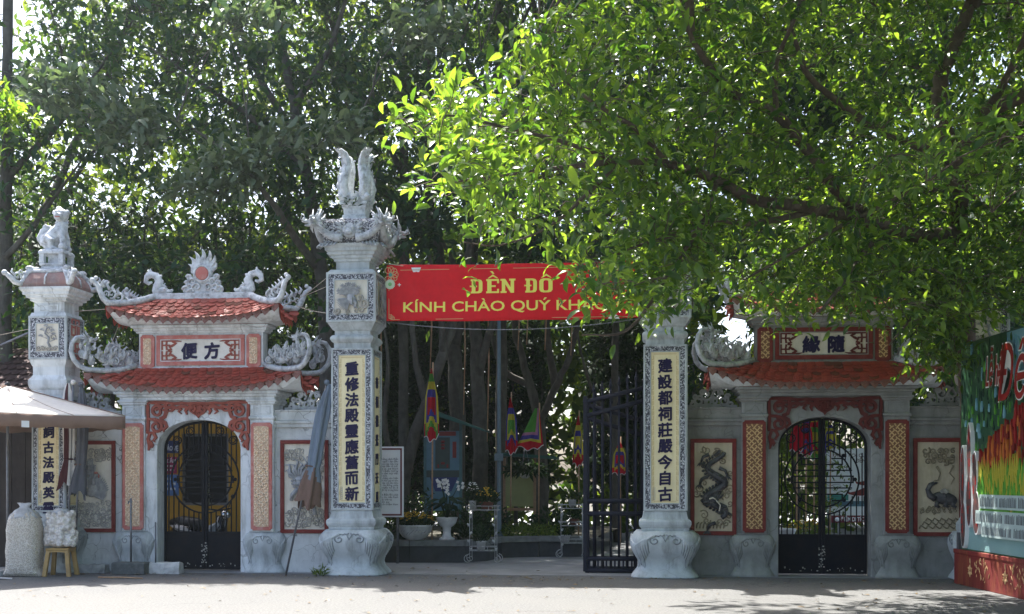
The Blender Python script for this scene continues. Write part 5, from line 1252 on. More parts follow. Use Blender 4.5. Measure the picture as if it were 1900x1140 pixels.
hedge('evergreen_bush', 'dark bush behind the turtle relief wall', 1640, 1960, 380, 24.5, 28, 520, .19, 'leaf_shrub', 'dark bushes behind the shaded gate')
# ------------------------------------------------------------------ banner, wires
def fit(name, body, px0, px1, ytop, ybase, Y, m, parent, org, ext=.003, measure=None, bold=0, dy=0, shear=0):
    """lettering whose first letters span px0..px1 and whose capitals stand between ytop and ybase"""
    a, b = at(px0, ybase, Y), at(px1, ytop, Y); ref = text_mesh(measure or body, 1, bold=bold, ext=0, align='LEFT', valign='TOP_BASELINE', shear=shear)
    xs = [v.co.x for v in ref.vertices]; H = text_mesh('H', 1, bold=bold, ext=0, align='LEFT', valign='TOP_BASELINE'); zs = [v.co.z for v in H.vertices]
    sx = (b.x-a.x)/(max(xs)-min(xs)); sz = (b.z-a.z)/(max(zs)-min(zs))
    q = text_mesh(body, 1, bold=bold, ext=ext, align='LEFT', valign='TOP_BASELINE', shear=shear).copy(); q.transform(Matrix.Diagonal((sx,1,sz,1)))
    q.transform(Matrix.Translation((a.x-min(xs)*sx-org[0], dy, a.z-min(zs)*sz-org[2]))); q.materials.clear(); q.materials.append(m)
    return link(name, q, parent)
M['banner'] = cloth_mat('banner_red', (.74,.012,.022), .08, .5)
M['yellow'] = mat('yellow_print', (.85,.78,.13), (.82,.75,.13), .6); M['gold'] = mat('gold_print', (.62,.38,.18), (.6,.36,.16), .6)
M['mint'] = mat('pale_green_print', (.62,.72,.55), (.6,.7,.5), .6); M['teal'] = mat('teal_print', (.06,.32,.28), None, .6); M['green'] = mat('green_print', (.25,.55,.20), None, .6); M['pure'] = mat('white_print', (.80,.82,.82), (.76,.78,.78), .6)
YB = .30
b0, b1 = at(717, 596, YB), at(1190, 597, YB); BH = at(717, 492, YB).z-b0.z
BN = thing('banner', 'red welcome banner with yellow lettering stretched between the two tall pillars', 'banner', (b0.x, YB, b0.z))
mb = MB(); nx, nz = 150, 14; WB = b1.x-b0.x; vs = []
def rip(x, z): return .014*sin(x*2.1+z*1.5)+.007*sin(x*7+z*3)+.020*sin(pi*z/BH)*sin(x*.9)+.012*sin(x*13+z*9)*math.exp(-min(x,WB-x)*2.2)
for j in range(nz+1):
    for i in range(nx+1):
        x = WB*i/nx; z = BH*j/nz; vs.append((x, rip(x,z), z-.02*sin(pi*x/WB)+(.015*sin(x*3.3)*(j == nz or j == 0))*.3))
fs = [(j*(nx+1)+i, j*(nx+1)+i+1, (j+1)*(nx+1)+i+1, (j+1)*(nx+1)+i) for j in range(nz) for i in range(nx)]
mb.add(vs, fs, True); clo = mb.build('cloth', M['banner'], BN); sd_ = clo.modifiers.new('th', 'SOLIDIFY'); sd_.thickness = .004; sd_.offset = 1
org = (b0.x, YB, b0.z); DY = -.005
def slab(mb, ch, x, z, w, h, y0, y1):
    t = .30*w; s = .13*h; P = lambda *q: mb.box(*q)
    if ch in 'ĐÔO':
        n = 9
        if ch == 'Đ':
            mb.box(x+.06*w,x+.06*w+t,y0,y1,z,z+h); mb.box(x-.02*w,x+.06*w,y0,y1,z,z+s); mb.box(x-.02*w,x+.06*w,y0,y1,z+h-s,z+h); mb.box(x-.10*w,x+.06*w,y0,y1,z+h*.45,z+h*.55); mb.box(x+.06*w+t,x+.06*w+t+.13*w,y0,y1,z+h*.45,z+h*.55)
            O = [(x+.06*w+t,z),(x+.62*w,z),(x+.82*w,z+.05*h),(x+.92*w,z+.2*h),(x+.92*w,z+.8*h),(x+.82*w,z+.95*h),(x+.62*w,z+h),(x+.06*w+t,z+h)]
            I = [(x+.06*w+t,z+s),(x+.52*w,z+s),(x+.60*w,z+.17*h),(x+.62*w,z+.25*h),(x+.62*w,z+.75*h),(x+.60*w,z+.83*h),(x+.52*w,z+h-s),(x+.06*w+t,z+h-s)]
        else:
            O = [(x+.10*w,z+.05*h),(x+.30*w,z),(x+.64*w,z),(x+.84*w,z+.05*h),(x+.95*w,z+.2*h),(x+.95*w,z+.8*h),(x+.84*w,z+.95*h),(x+.64*w,z+h),(x+.30*w,z+h),(x+.10*w,z+.95*h),(x,z+.8*h),(x,z+.2*h),(x+.10*w,z+.05*h)]
            I = [(x+.33*w,z+.16*h),(x+.40*w,z+s),(x+.55*w,z+s),(x+.62*w,z+.16*h),(x+.65*w,z+.25*h),(x+.65*w,z+.75*h),(x+.62*w,z+.84*h),(x+.55*w,z+h-s),(x+.40*w,z+h-s),(x+.33*w,z+.84*h),(x+.30*w,z+.75*h),(x+.30*w,z+.25*h),(x+.33*w,z+.16*h)]
        for i in range(len(O)-1): mb.prism([O[i],O[i+1],I[i+1],I[i]], y0, y1)
    elif ch == 'E':
        mb.box(x+.06*w,x+.06*w+t,y0,y1,z,z+h); mb.box(x-.02*w,x+.06*w,y0,y1,z,z+s); mb.box(x-.02*w,x+.06*w,y0,y1,z+h-s,z+h)
        for a, b in ((z,z+s),(z+h-s,z+h)): mb.box(x+.06*w+t,x+.9*w,y0,y1,a,b)
        mb.box(x+.06*w+t,x+.66*w,y0,y1,z+h*.44,z+h*.56); mb.box(x+.76*w,x+.9*w,y0,y1,z+s,z+.30*h); mb.box(x+.76*w,x+.9*w,y0,y1,z+.70*h,z+h-s)
    else:
        mb.box(x+.06*w,x+.06*w+t*.8,y0,y1,z+s,z+h); mb.box(x-.03*w,x+.40*w,y0,y1,z,z+s); mb.box(x-.03*w,x+.06*w,y0,y1,z+h-s,z+h)
        mb.box(x+.68*w,x+.68*w+t*.8,y0,y1,z,z+h-s); mb.box(x+.58*w,x+1.02*w,y0,y1,z+h-s,z+h)
        mb.prism([(x+.06*w+t*.8,z+h),(x+.06*w+t*.8,z+.62*h),(x+.68*w,z),(x+.68*w,z+.40*h)], y0, y1)
U = lambda px: at(px,560,YB).x-b0.x; Vz = lambda py: at(950,py,YB).z-b0.z
zb_, hb_ = Vz(543.6), Vz(517.6)-Vz(543.6)
for ch, px0, px1 in (('Đ',874,897),('E',902.5,928.5),('N',929.5,956),('Đ',975,998),('O',1000.5,1026.5)): g = MB(); slab(g, ch, U(px0), zb_, (U(px1)-U(px0)), hb_, DY-.003, DY); g.build('letter', M['yellow'], BN)
g = MB()
for c_ in (914.5, 1013.5):
    for s in (-1,1): g.prism([(U(c_),Vz(509)),(U(c_),Vz(512.5)),(U(c_+s*7),Vz(516.2)),(U(c_+s*10),Vz(516.2))], DY-.003-.0002*s, DY)
g.prism([(U(909),Vz(503)),(U(914),Vz(503)),(U(917.5),Vz(508)),(U(914),Vz(508))], DY-.0034, DY)
g.build('accent', M['yellow'], BN)
fit('welcome_line', 'KÍNH CHÀO QUÝ KHÁCH', 748, 1021.5, 557, 579.6, YB, M['yellow'], BN, org, .002, 'KÍNH CHÀO QUÝ', .012, DY)
g = MB(); L_y = (DY-.002, DY)
g.box(U(743),U(1185),*L_y,Vz(498.6),Vz(497.6)); g.box(U(728),U(1180),*L_y,Vz(591),Vz(590)); g.box(U(721),U(722),*L_y,Vz(588),Vz(530))
for k in range(3): ring(g, U(721+2.2*k), U(727+2.4*k), Vz(591-2.2*(2-k)*.6), Vz(585-2.2*(2-k)), U(722)-U(721), DY-.0024-.0003*k, DY)
g.build('border_line', M['gold'], BN)
fl = MB(); c = (U(724), Vz(506))
for k in range(9):
    a = 2*pi*k/9; cc = (c[0]+.085*cos(a), c[1]+.085*sin(a))
    if cc[0] < .01: continue
    fl.band([(cc[0]+.05*cos(t), cc[1]+.05*sin(t)) for t in [2*pi*i/12 for i in range(13)]], .012, DY-.0030-.0002*k, DY)
fl.build('outlined_flower', M['gold'], BN); fl = MB(); fl.prism([(c[0]+.03*cos(t), c[1]+.03*sin(t)) for t in [2*pi*i/14 for i in range(14)]], DY-.006, DY); fl.build('flower_heart', M['teal'], BN)
c = (U(723.5), Vz(524)); fl = MB(); fl.prism([(c[0]+(.088 if i % 2 else .075)*cos(2*pi*i/40), c[1]+(.088 if i % 2 else .075)*sin(2*pi*i/40)) for i in range(40)], DY-.0065, DY); fl.build('round_flower', M['mint'], BN)
fl = MB(); fl.prism([(c[0]+.032*cos(2*pi*i/14), c[1]+.032*sin(2*pi*i/14)) for i in range(14)], DY-.009, DY-.0066); fl.build('flower_heart', M['green'], BN)
g = MB(); x0 = U(763); w = U(781)-x0; zt = Vz(493.5); g.prism([(x0,zt),(x0+.12*w,zt-.05),(x0+.2*w,zt-.075),(x0+.42*w,zt-.075),(x0+.5*w,zt-.065),(x0+.58*w,zt-.075),(x0+.8*w,zt-.075),(x0+.88*w,zt-.05),(x0+w,zt)], DY-.003, DY)
x1 = U(1128); g.prism([(x1,Vz(594)),(x1+.03,Vz(588)),(x1+.10,Vz(585)),(x1+.16,Vz(588)),(x1+.19,Vz(594))], DY-.003, DY)
c = (U(740.5), Vz(525)); g.box(c[0]-.028,c[0]+.028,DY-.003,DY,c[1]-.006,c[1]+.006); g.box(c[0]-.006,c[0]+.006,DY-.0034,DY,c[1]-.028,c[1]+.028); g.build('white_motif', M['pure'], BN)
for ch_ in [c for c in bpy.data.objects if c.parent == BN and c.name != clo.name]:
    for v in ch_.data.vertices: v.co.y += rip(v.co.x, v.co.z)
def wire(label, pts, r=.007, m='rope', sag=0, name='wire', grp='wires strung across the gate'):
    P = []
    for a, b in zip(pts, pts[1:]):
        for i in range(9): q = i/9; v = Vector(a).lerp(Vector(b), q); v.z -= sag*4*q*(1-q); P.append(v)
    P.append(Vector(pts[-1])); o0 = P[0].copy(); mb = MB().tube([p-o0 for p in P], r, 5); o = mb.build(name, M[m]); o.location = o0
    return tag(o, label, 'wire', grp, 'thing')
wire('string from the ridge corner up to the tall pillar block', [at(512,575,.30), at(566,548,.45), at(606,516,.02)], .006)
wire('string from the ridge corner flat to the tall pillar block', [at(566,549,.44), at(606,532,.02)], .006)
wire('pale cord from the roof edge down to the tall pillar block', [at(548,567,.9), at(605,581,.02)], .007, 'rope', .02)
wire('pale cord between lion pillar and the upper roof', [at(140,578,.4), at(196,574,.4)], .007)
wire('cord sagging below the red banner', [at(718,598,.3), at(1196,590,.3)], .008, 'steel', .16)
wire('cord hanging from the upper roof into the dragon crest', [at(219,607,.4), at(206,640,.45), at(203,664,.5)], .005)
wire('wire running out of view beyond the lion pillar', [at(-60,634,.4), at(53,611,.2)], .006)
wire('cord holding the top edge of the banner to the pillar', [at(706,488,.05), at(748,494,.29)], .006)

# ------------------------------------------------------------------ umbrellas
M['canvas'] = cloth_mat('white_canvas', (.82,.79,.74), .25); M['valance'] = cloth_mat('brown_valance', (.36,.25,.20), .3); M['maroon'] = cloth_mat('maroon_canvas', (.09,.03,.035), .1)
M['greycloth'] = cloth_mat('grey_canvas', (.12,.125,.145), .1, .9, (.3,.3,.3)); M['bluecloth'] = cloth_mat('blue_grey_canvas', (.20,.25,.31), .15, .9, (.09,.09,.10), .5); M['brownc'] = cloth_mat('brown_canvas', (.19,.125,.10), .1, .9, (.1,.06,.05), .5)
uc = at(14, 1068, -.55); uc.z = 0
UM = thing('market_umbrella', 'open white market umbrella with brown valance over the sacks', 'umbrella', uc, radians(52)); ha = 1.37
mb = MB(); n = 10; za, ze = 3.13, 2.63; vs = []; fs = []
for side in range(4):
    T = Matrix.Rotation(side*pi/2, 3, 'Z'); k0 = len(vs)
    for j in range(n+1):
        q = j/n; hw = .04+(ha-.04)*q
        for i in range(9):
            u = -1+2*i/8; z = za-(za-ze)*q-.05*sin(pi*q)*(1-u*u)-.02*q*(1-u*u); vs.append(T@Vector((u*hw, -hw, z)))
    fs += [(k0+j*9+i, k0+(j+1)*9+i, k0+(j+1)*9+i+1, k0+j*9+i+1) for j in range(n) for i in range(8)]
o = mb.add(vs, fs, True).build('canopy', M['canvas'], UM); s_ = o.modifiers.new('t', 'SOLIDIFY'); s_.thickness = .006
mb = MB()
for side in range(4):
    T = Matrix.Rotation(side*pi/2, 3, 'Z'); vs = []
    for i in range(25):
        u = -1+2*i/24; z0 = ze-.02*(1-u*u)-.004; 
        for j in range(3): vs.append(T@Vector((u*ha*1.002, -ha*1.002-.012*j*sin(i*2.1), z0-.10*j-(.012*sin(i*1.3) if j == 2 else 0))))
    mb.add(vs, [(3*i+j, 3*i+j+1, 3*i+j+4, 3*i+j+3) for i in range(24) for j in range(2)], True)
o = mb.build('valance', M['valance'], UM); s_ = o.modifiers.new('t', 'SOLIDIFY'); s_.thickness = .005
MB().tube([(0,0,0.02),(0,0,3.14)], .022, 10).build('pole', M['steel'], UM); MB().lathe([(.035,3.12),(.05,3.15),(.03,3.19),(.012,3.20)], 10).build('finial', M['black'], UM)
MB().box(-.22,.22,-.22,.22,0,.09).build('base', M['concrete'], UM, None, .01)
rb = MB()
for a in range(4): T = Matrix.Rotation(pi/4+a*pi/2, 3, 'Z'); rb.tube([T@Vector((.03,0,3.09)), T@Vector((1.9,0,2.62))], .010, 5); rb.tube([T@Vector((.03,0,2.5)), T@Vector((.95,0,2.87))], .008, 5)
rb.build('ribs', M['steel'], UM)
sm = MB()
for a in range(4):
    T = Matrix.Rotation(a*pi/2, 3, 'Z'); sm.tube([T@Vector((-(.04+(ha-.04)*j/10), -(.04+(ha-.04)*j/10), za-(za-ze)*j/10+.006)) for j in range(11)], .009, 5)
    for u in (-.34,.34): sm.tube([T@Vector((u*(.04+(ha-.04)*j/10), -(.04+(ha-.04)*j/10), za-(za-ze)*j/10-.05*sin(pi*j/10)*(1-u*u)-.02*j/10*(1-u*u)+.004)) for j in range(1,11)], .005, 4)
sm.build('seams', M['valance'], UM)
g = MB().box(-.06,.06,-.002,.002,-.10,0); o = g.build('care_tag', M['pure'], UM); o.location = Matrix.Rotation(-radians(52),3,'Z') @ (atd(47,781,18.9)-uc)
def furled(name, label, p_bot, p_cloth, p_tie, p_top, r, mats, seed, grp):
    """closed parasol: pleated cloth gathered by a tie round the pole"""
    p_bot, p_cloth, p_tie, p_top = map(Vector, (p_bot,p_cloth,p_tie,p_top)); q = random.Random(seed)
    t = thing(name, label, 'umbrella', p_bot, 0, grp); ax = (p_top-p_bot).normalized(); MB().tube([Vector((0,0,0)), p_top-p_bot+ax*.05], .018, 8).build('pole', M['steel'], t)
    X = Vector((1,0,0)); X = (X-ax*X.dot(ax)).normalized(); Y = ax.cross(X); n = 36; L = (p_top-p_cloth).length; tie = (p_tie-p_cloth).length/L
    vs = []; fs = []; mi = []; ph = [q.uniform(0,6.3) for _ in range(6)]; m_ = 26
    for j in range(m_+1):
        w = j/m_
        R0 = r*(1.0-.10*w) if w < tie*.6 else r*.9
        R0 = r*interp([(0,1.15),(tie*.12,1.02),(tie*.45,.95),(tie*.93,.60),(tie,.52),(tie*1.1,.62),(.75,.66),(.92,.42),(1,.16)], w)
        for i in range(n):
            a = 2*pi*i/n; k = 1+.24*sin(5*a+ph[0]+w*1.3)+.10*sin(9*a+ph[1]-w*2)+.06*sin(2*a+ph[2]); zz = w*L+(.035*sin(5*a+ph[3])+.045*sin(2*a+ph[4]))*(1-w)**6*1.4
            sway = .03*sin(w*4+ph[5])
            vs.append((p_cloth-p_bot)+ax*zz+X*(R0*k*cos(a)+sway)+Y*(R0*k*sin(a)*.85))
    mb = MB()
    mb.add(vs, [], True)
    for j in range(m_):
        for i in range(n): mb.f.append([j*n+i, j*n+(i+1)%n, (j+1)*n+(i+1)%n, (j+1)*n+i]); mb.sm.append(True); a = (i*5//n) % len(mats); mb.mi.append(a if len(mats) > 1 and mats[1] == 'maroon' else (1 if len(mats) > 1 and j < 6+2*sin(i*.7) else 0))
    mb.build('cloth', [M[x] for x in mats], t); c = p_tie-p_bot
    MB().tube([c+X*r*.60*cos(2*pi*i/16)+Y*r*.56*sin(2*pi*i/16) for i in range(17)], .012, 5).build('tie', M['maroon' if 'maroon' in mats else 'brownc'], t)
    MB().blob(p_top-p_bot+ax*.02, (.05,.05,.045), 8, 6).build('cap', M[mats[0]], t); return t
def V3(px, py, Y): return tuple(at(px,py,Y))
furled('furled_umbrella', 'furled white and maroon umbrella standing before the lion pillar panel', (at(124,1060,-.10).x,-.10,0), V3(123,902,-.12), V3(128,852,-.14), V3(136,712,-.2), .135, ['canvas','maroon'], 3, 'furled umbrellas')
furled('furled_umbrella', 'furled dark grey umbrella next to the white and maroon one', (at(139,1060,-.16).x,-.16,0), V3(146,918,-.18), V3(147,862,-.18), V3(150,716,-.2), .125, ['greycloth'], 5, 'furled umbrellas')
furled('furled_umbrella', 'faded blue umbrella leaning against the tall pillar, its hem brown', (at(530,1070,-.28).x,-.28,0), V3(567,936,-.12), V3(577,866,-.03), V3(606,712,.12), .155, ['bluecloth','brownc'], 8, 'furled umbrellas')

# ------------------------------------------------------------------ popcorn sacks, stool, blocks
def popcorn_mat(name, a, b, sc, dark):
    m = bpy.data.materials.new(name); m.use_nodes = True; nt = m.node_tree; bs = nt.nodes['Principled BSDF']; tc = _n(nt, 'ShaderNodeTexCoord')
    v = _n(nt, 'ShaderNodeTexVoronoi'); v.inputs['Scale'].default_value = sc; nt.links.new(tc.outputs['Object'], v.inputs['Vector'])
    sp = _n(nt, 'ShaderNodeSeparateColor'); nt.links.new(v.outputs['Color'], sp.inputs[0])
    c = _mix(nt, sp.outputs[0], a, b); c = _mix(nt, _ramp(nt, v.outputs['Distance'], .42, .62), c, dark); nt.links.new(c, bs.inputs['Base Color'])
    bs.inputs['Roughness'].default_value = .45; bs.inputs['Coat Weight'].default_value = .35; bs.inputs['Coat Roughness'].default_value = .25
    bp = _n(nt, 'ShaderNodeBump'); bp.inputs['Strength'].default_value = .8; bp.inputs['Distance'].default_value = .02; bp.invert = True
    nt.links.new(v.outputs['Distance'], bp.inputs['Height']); nt.links.new(bp.outputs[0], bs.inputs['Normal']); return m
M['popcorn'] = popcorn_mat('popcorn', (.82,.79,.72), (.72,.66,.55), 58, (.50,.44,.35)); M['puffs'] = popcorn_mat('puffed_snacks', (.78,.75,.70), (.72,.68,.62), 24, (.56,.52,.47)); M['film'] = mat('plastic_film', (.55,.56,.57), (.42,.43,.45), .25, 20, .5, 40, spec=.6)
s0 = at(46,1068,-.72); s0.z = 0
SK = thing('snack_sack', 'tall clear sack full of popcorn standing on the pavement', 'sack', s0)
prof = [(.36,.14,0.005),(.33,.19,.05),(.28,.215,.14),(.275,.22,.28),(.285,.225,.42),(.265,.215,.60),(.275,.22,.76),(.25,.20,.92),(.20,.16,1.01),(.15,.11,1.05)]
def sackmesh(prof, seed, jit, pw=.62):
    q = random.Random(seed); mb = MB(); n = 40; vs = []; fs = []
    for hx, hy, z in prof:
        for i in range(n):
            a = 2*pi*i/n; c, s = cos(a), sin(a); k = 1+q.uniform(-jit,jit); vs.append((hx*k*math.copysign(abs(c)**pw,c), hy*k*math.copysign(abs(s)**pw,s), z+q.uniform(-.006,.006)))
    for j in range(len(prof)-1):
        for i in range(n): fs.append((j*n+i, j*n+(i+1)%n, (j+1)*n+(i+1)%n, (j+1)*n+i))
    fs += [tuple(range(n-1,-1,-1)), tuple((len(prof)-1)*n+i for i in range(n))]; mb.add(vs, fs, True); return mb
fine = []
for (a,b) in zip(prof, prof[1:]):
    for k in range(4): fine.append(tuple(a[i]+(b[i]-a[i])*k/4 for i in range(3)))
fine.append(prof[-1]); sackmesh(fine, 2, .014).build('popcorn', M['popcorn'], SK)
sackmesh([(.24,.19,.95),(.205,.165,1.01),(.17,.12,1.05),(.14,.08,1.08),(.09,.05,1.11),(.07,.04,1.13),(.10,.03,1.17),(.13,.02,1.20)], 4, .16, .8).build('knotted_top', M['film'], SK)
def plastic_stool(label, loc, rz, h, w, m):
    t = thing('plastic_stool', label, 'stool', loc, rz); w2 = w*.40
    MB().loft([(w2,w2,h-.035),(w2+.006,w2+.006,h-.006),(w2-.006,w2-.006,h)]).build('seat', M[m], t, None, .008)
    for sx in (-1,1):
        for sy in (-1,1):
            vs = []; top = h-.035
            g = MB(); g.loft([(.034,.034,0),(.032,.032,top)]);  g.v = [(x+sx*(w/2-.03-(w/2-.03-w2+.034)*z/top), y+sy*(w/2-.03-(w/2-.03-w2+.034)*z/top), z) for x,y,z in g.v]; g.build('leg', M[m], t, None, .006)
    ap = MB()
    for k in range(4):
        T = Matrix.Rotation(k*pi/2,3,'Z'); n = 8
        g = MB(); g.prism([(-w2,h-.036),(w2,h-.036)]+[(w2*cos(pi*i/10)*.98, h-.105+.045*sin(pi*i/10)) for i in range(11)], -w2+.002, -w2+.014); ap.add([T@Vector(p) for p in g.v], g.f)
    ap.build('apron', M[m], t); return t
M['yplastic'] = mat('yellow_plastic', (.44,.29,.11), (.36,.23,.085), .5, 6, .1, 60, (.2,.14,.08), .5, 6)
st = at(113,1066,-.62); st.z = 0; plastic_stool('worn yellow plastic stool under the bag of puffs', st, .12, .46, .46, 'yplastic')
SB = thing('snack_bag', 'lumpy clear bag of large white puffs resting on the yellow stool', 'bag', (st.x, st.y, .46)); q = random.Random(9); mb = MB()
mb.blob((0,0,.14),(.27,.17,.15),14,9); mb.blob((0,0,.40),(.24,.16,.20),14,9); mb.feather((-.22,0,.05),(-.33,-.02,-.02),.16,(0,-1,0)); mb.feather((.22,0,.05),(.34,-.02,-.04),.16,(0,-1,0))
for i in range(120):
    a = q.uniform(0,2*pi); z = q.uniform(.06,.58); w = .27 if z < .25 else .245-.12*max(0,z-.45); mb.blob((w*cos(a)*.9, w*.62*sin(a), z), q.uniform(.035,.062), 7, 5)
sculpt(mb, 'puffs', M['puffs'], .016, SB, None, None, 3); sackmesh([(.15,.10,.54),(.13,.09,.60),(.10,.06,.63),(.05,.04,.65)], 4, .16, .8).build('film_top', M['film'], SB)
def block(name, label, px0, px1, ytop, Y, dp, m, seed, cat='block'):
    a, b = at(px0,1065,Y), at(px1,1065,Y); h = at((px0+px1)/2,ytop,Y).z; q = random.Random(seed); mb = MB(); nx = 9; w = (b.x-a.x)/2; vs = []
    for i in range(nx+1):
        x = -w+2*w*i/nx; d = lambda: q.uniform(-.012,.012); vs += [(x+d(),d(),0),(x+d(),d(),h*.55),(x+d(),.02+d(),h-.018+d()*1.3),(x+d(),dp-.02+d(),h-.02+d()*1.3),(x+d(),dp,0)]
    fs = [(5*i+k, 5*i+5+k, 5*i+6+k, 5*i+1+k) for i in range(nx) for k in range(4)]+[(0,1,2,3,4), tuple(5*nx+k for k in (4,3,2,1,0))]
    mb.add(vs, fs); o = mb.build(name, M[m], None, ((a.x+b.x)/2, Y, 0), .010); return tag(o, label, cat, None, 'thing')
M['conc_w'] = mat('whitewashed_concrete', (.62,.62,.60), (.45,.45,.43), .9, 7, .6, 30, (.14,.14,.13), .6, 8); M['conc_d'] = mat('dark_concrete', (.12,.13,.125), (.07,.075,.075), .9, 7, .5, 40, (.25,.25,.24), .5, 6)
block('concrete_slab', 'grey concrete slab lying behind the stool legs', 141, 194, 1046, -.02, .22, 'concrete', 1, 'slab'); block('concrete_block', 'chipped whitewashed block at the foot of the iron door', 270, 332, 1043, -.06, .25, 'conc_w', 2)
PS = thing('pole_stand', 'thin steel post set in a dark concrete foot', 'post', (at(243,1065,-.12).x,-.12,0)); mb = MB(); mb.loft([(.285,.14,0),(.285,.14,.185),(.27,.125,.20)]); mb.build('foot', M['conc_d'], PS, None, .012)
MB().tube([(0,0,.19),(.0,0,1.27)], .018, 8).build('post', M['steel'], PS); mb = MB(); mb.box(-.045,.02,-.012,.012,1.20,1.225); mb.box(-.05,-.035,-.012,.012,1.17,1.225); mb.build('hook', M['steel'], PS)
sk0 = at(185,1072,-.95); mb = MB().tube([(0,0,.012),(.4,-.03,.016),(.78,-.10,.012)], [.014,.013,.010], 6); tag(mb.build('bamboo_stick', M['wood'], None, (sk0.x,-1.0,0)), 'thin pale stick lying on the pavement', 'stick', None, 'thing')
mb = MB().tube([(0,0,0),(-.01,.02,.85)], .014, 6); tag(mb.build('iron_rod', M['steel'], None, (at(289,1060,.40).x,.40,0)), 'thin rod leaning in the corner of the arched doorway', 'rod', None, 'thing')
pl_ = at(4,1073,-1.4); mb = MB(); vs = []; q = random.Random(1)
for i in range(12): a = 2*pi*i/12; vs.append((.22*cos(a)*q.uniform(.6,1.1), .12*sin(a)*q.uniform(.6,1.1), .004+.02*q.random()))
mb.add(vs+[(0,0,.03)], [(i,(i+1)%12,12) for i in range(12)]); tag(mb.build('plastic_scrap', M['film'], None, (pl_.x,-1.35,0)), 'crumpled scrap of plastic on the pavement near the popcorn sack', 'litter', None, 'thing')
# dark stall and a tiled house at the left edge
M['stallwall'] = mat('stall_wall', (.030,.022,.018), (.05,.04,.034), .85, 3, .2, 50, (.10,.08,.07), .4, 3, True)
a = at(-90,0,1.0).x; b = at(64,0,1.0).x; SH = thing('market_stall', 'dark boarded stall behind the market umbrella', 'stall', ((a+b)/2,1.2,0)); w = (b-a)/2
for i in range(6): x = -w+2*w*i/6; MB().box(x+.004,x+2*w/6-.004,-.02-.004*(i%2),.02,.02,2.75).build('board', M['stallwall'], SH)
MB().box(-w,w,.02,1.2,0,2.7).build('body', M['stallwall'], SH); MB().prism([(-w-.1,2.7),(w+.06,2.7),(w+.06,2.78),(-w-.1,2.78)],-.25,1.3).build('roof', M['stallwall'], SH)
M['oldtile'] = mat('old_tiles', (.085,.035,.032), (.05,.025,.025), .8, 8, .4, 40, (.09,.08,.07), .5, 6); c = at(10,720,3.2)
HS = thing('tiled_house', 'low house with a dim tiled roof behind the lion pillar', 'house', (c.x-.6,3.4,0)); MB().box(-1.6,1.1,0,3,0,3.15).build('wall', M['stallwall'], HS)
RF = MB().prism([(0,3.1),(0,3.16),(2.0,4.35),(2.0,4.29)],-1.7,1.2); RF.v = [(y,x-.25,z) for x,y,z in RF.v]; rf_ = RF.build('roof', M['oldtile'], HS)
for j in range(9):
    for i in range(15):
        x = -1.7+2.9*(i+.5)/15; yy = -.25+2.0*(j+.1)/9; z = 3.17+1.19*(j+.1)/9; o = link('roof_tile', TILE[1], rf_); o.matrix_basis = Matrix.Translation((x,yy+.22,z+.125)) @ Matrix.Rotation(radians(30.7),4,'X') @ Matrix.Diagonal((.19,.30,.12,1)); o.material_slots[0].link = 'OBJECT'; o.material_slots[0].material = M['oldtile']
tl = at(50,640,1.0); wire('pale pipe rail slanting over the stall roof', [at(-60,668,1.1), at(52,618,1.0)], .022, 'steel', 0, 'pipe', None)
# ------------------------------------------------------------------ folded iron gate beside the right tall pillar
def big_gate(label, px0, px1, Y, rails, top_l, top_r, lower):
    a, b = at(px0,1059,Y), at(px1,1059,Y); w = b.x-a.x; t = thing('iron_gate', label, 'gate', (a.x,Y,0), 0, 'folding leaves of the iron gate'); Zp = lambda py: at((px0+px1)/2,py,Y).z
    m = M['ironblue']
    for x in (0, w): 
        MB().box(x-.035,x+.035,-.035,.035,.03,Zp(top_l if x == 0 else top_r)+.12).build('stile', m, t, None, .005)
    for y0, y1 in rails:
        MB().tube([(0,-.0,Zp(y0)),(w,-.0,Zp(y1))], .038, 8).build('rail', m, t)
    n = 7
    for i in range(1, n):
        x = w*i/n; q = i/n; zt = Zp(top_l)+(Zp(top_r)-Zp(top_l))*q
        o = MB().tube([(x,0,.09),(x,0,zt+.14)], .021, 6).build('bar', m, t)
        MB().lathe([(.018,0),(.036,.03),(.022,.07),(.003,.17)], 6, (x,0,zt+.14)).build('spear_head', m, o)
    if lower:
        for i in range(n): x = w*(i+.5)/n; MB().box(x-.015,x+.015,-.015,.015,Zp(1056),Zp(1038)).build('short_bar', m, t)
        MB().tube([(.05,0,.15),(.05,0,.0)], .014, 6).build('drop_bolt', m, t)
    return t
big_gate('outer leaf of the folded iron gate, its top rail rising to the tall pillar', 1086, 1196, .85, [(746,720),(772,744),(929.5,929.5),(953,953),(1037,1037),(1059,1059)], 748, 718, True)
big_gate('inner leaf of the folded iron gate, its top rail falling to the tall pillar', 1090, 1192, 1.12, [(752,781),(776,808),(931,931),(954,954),(1036,1036),(1055,1055)], 752, 784, False)

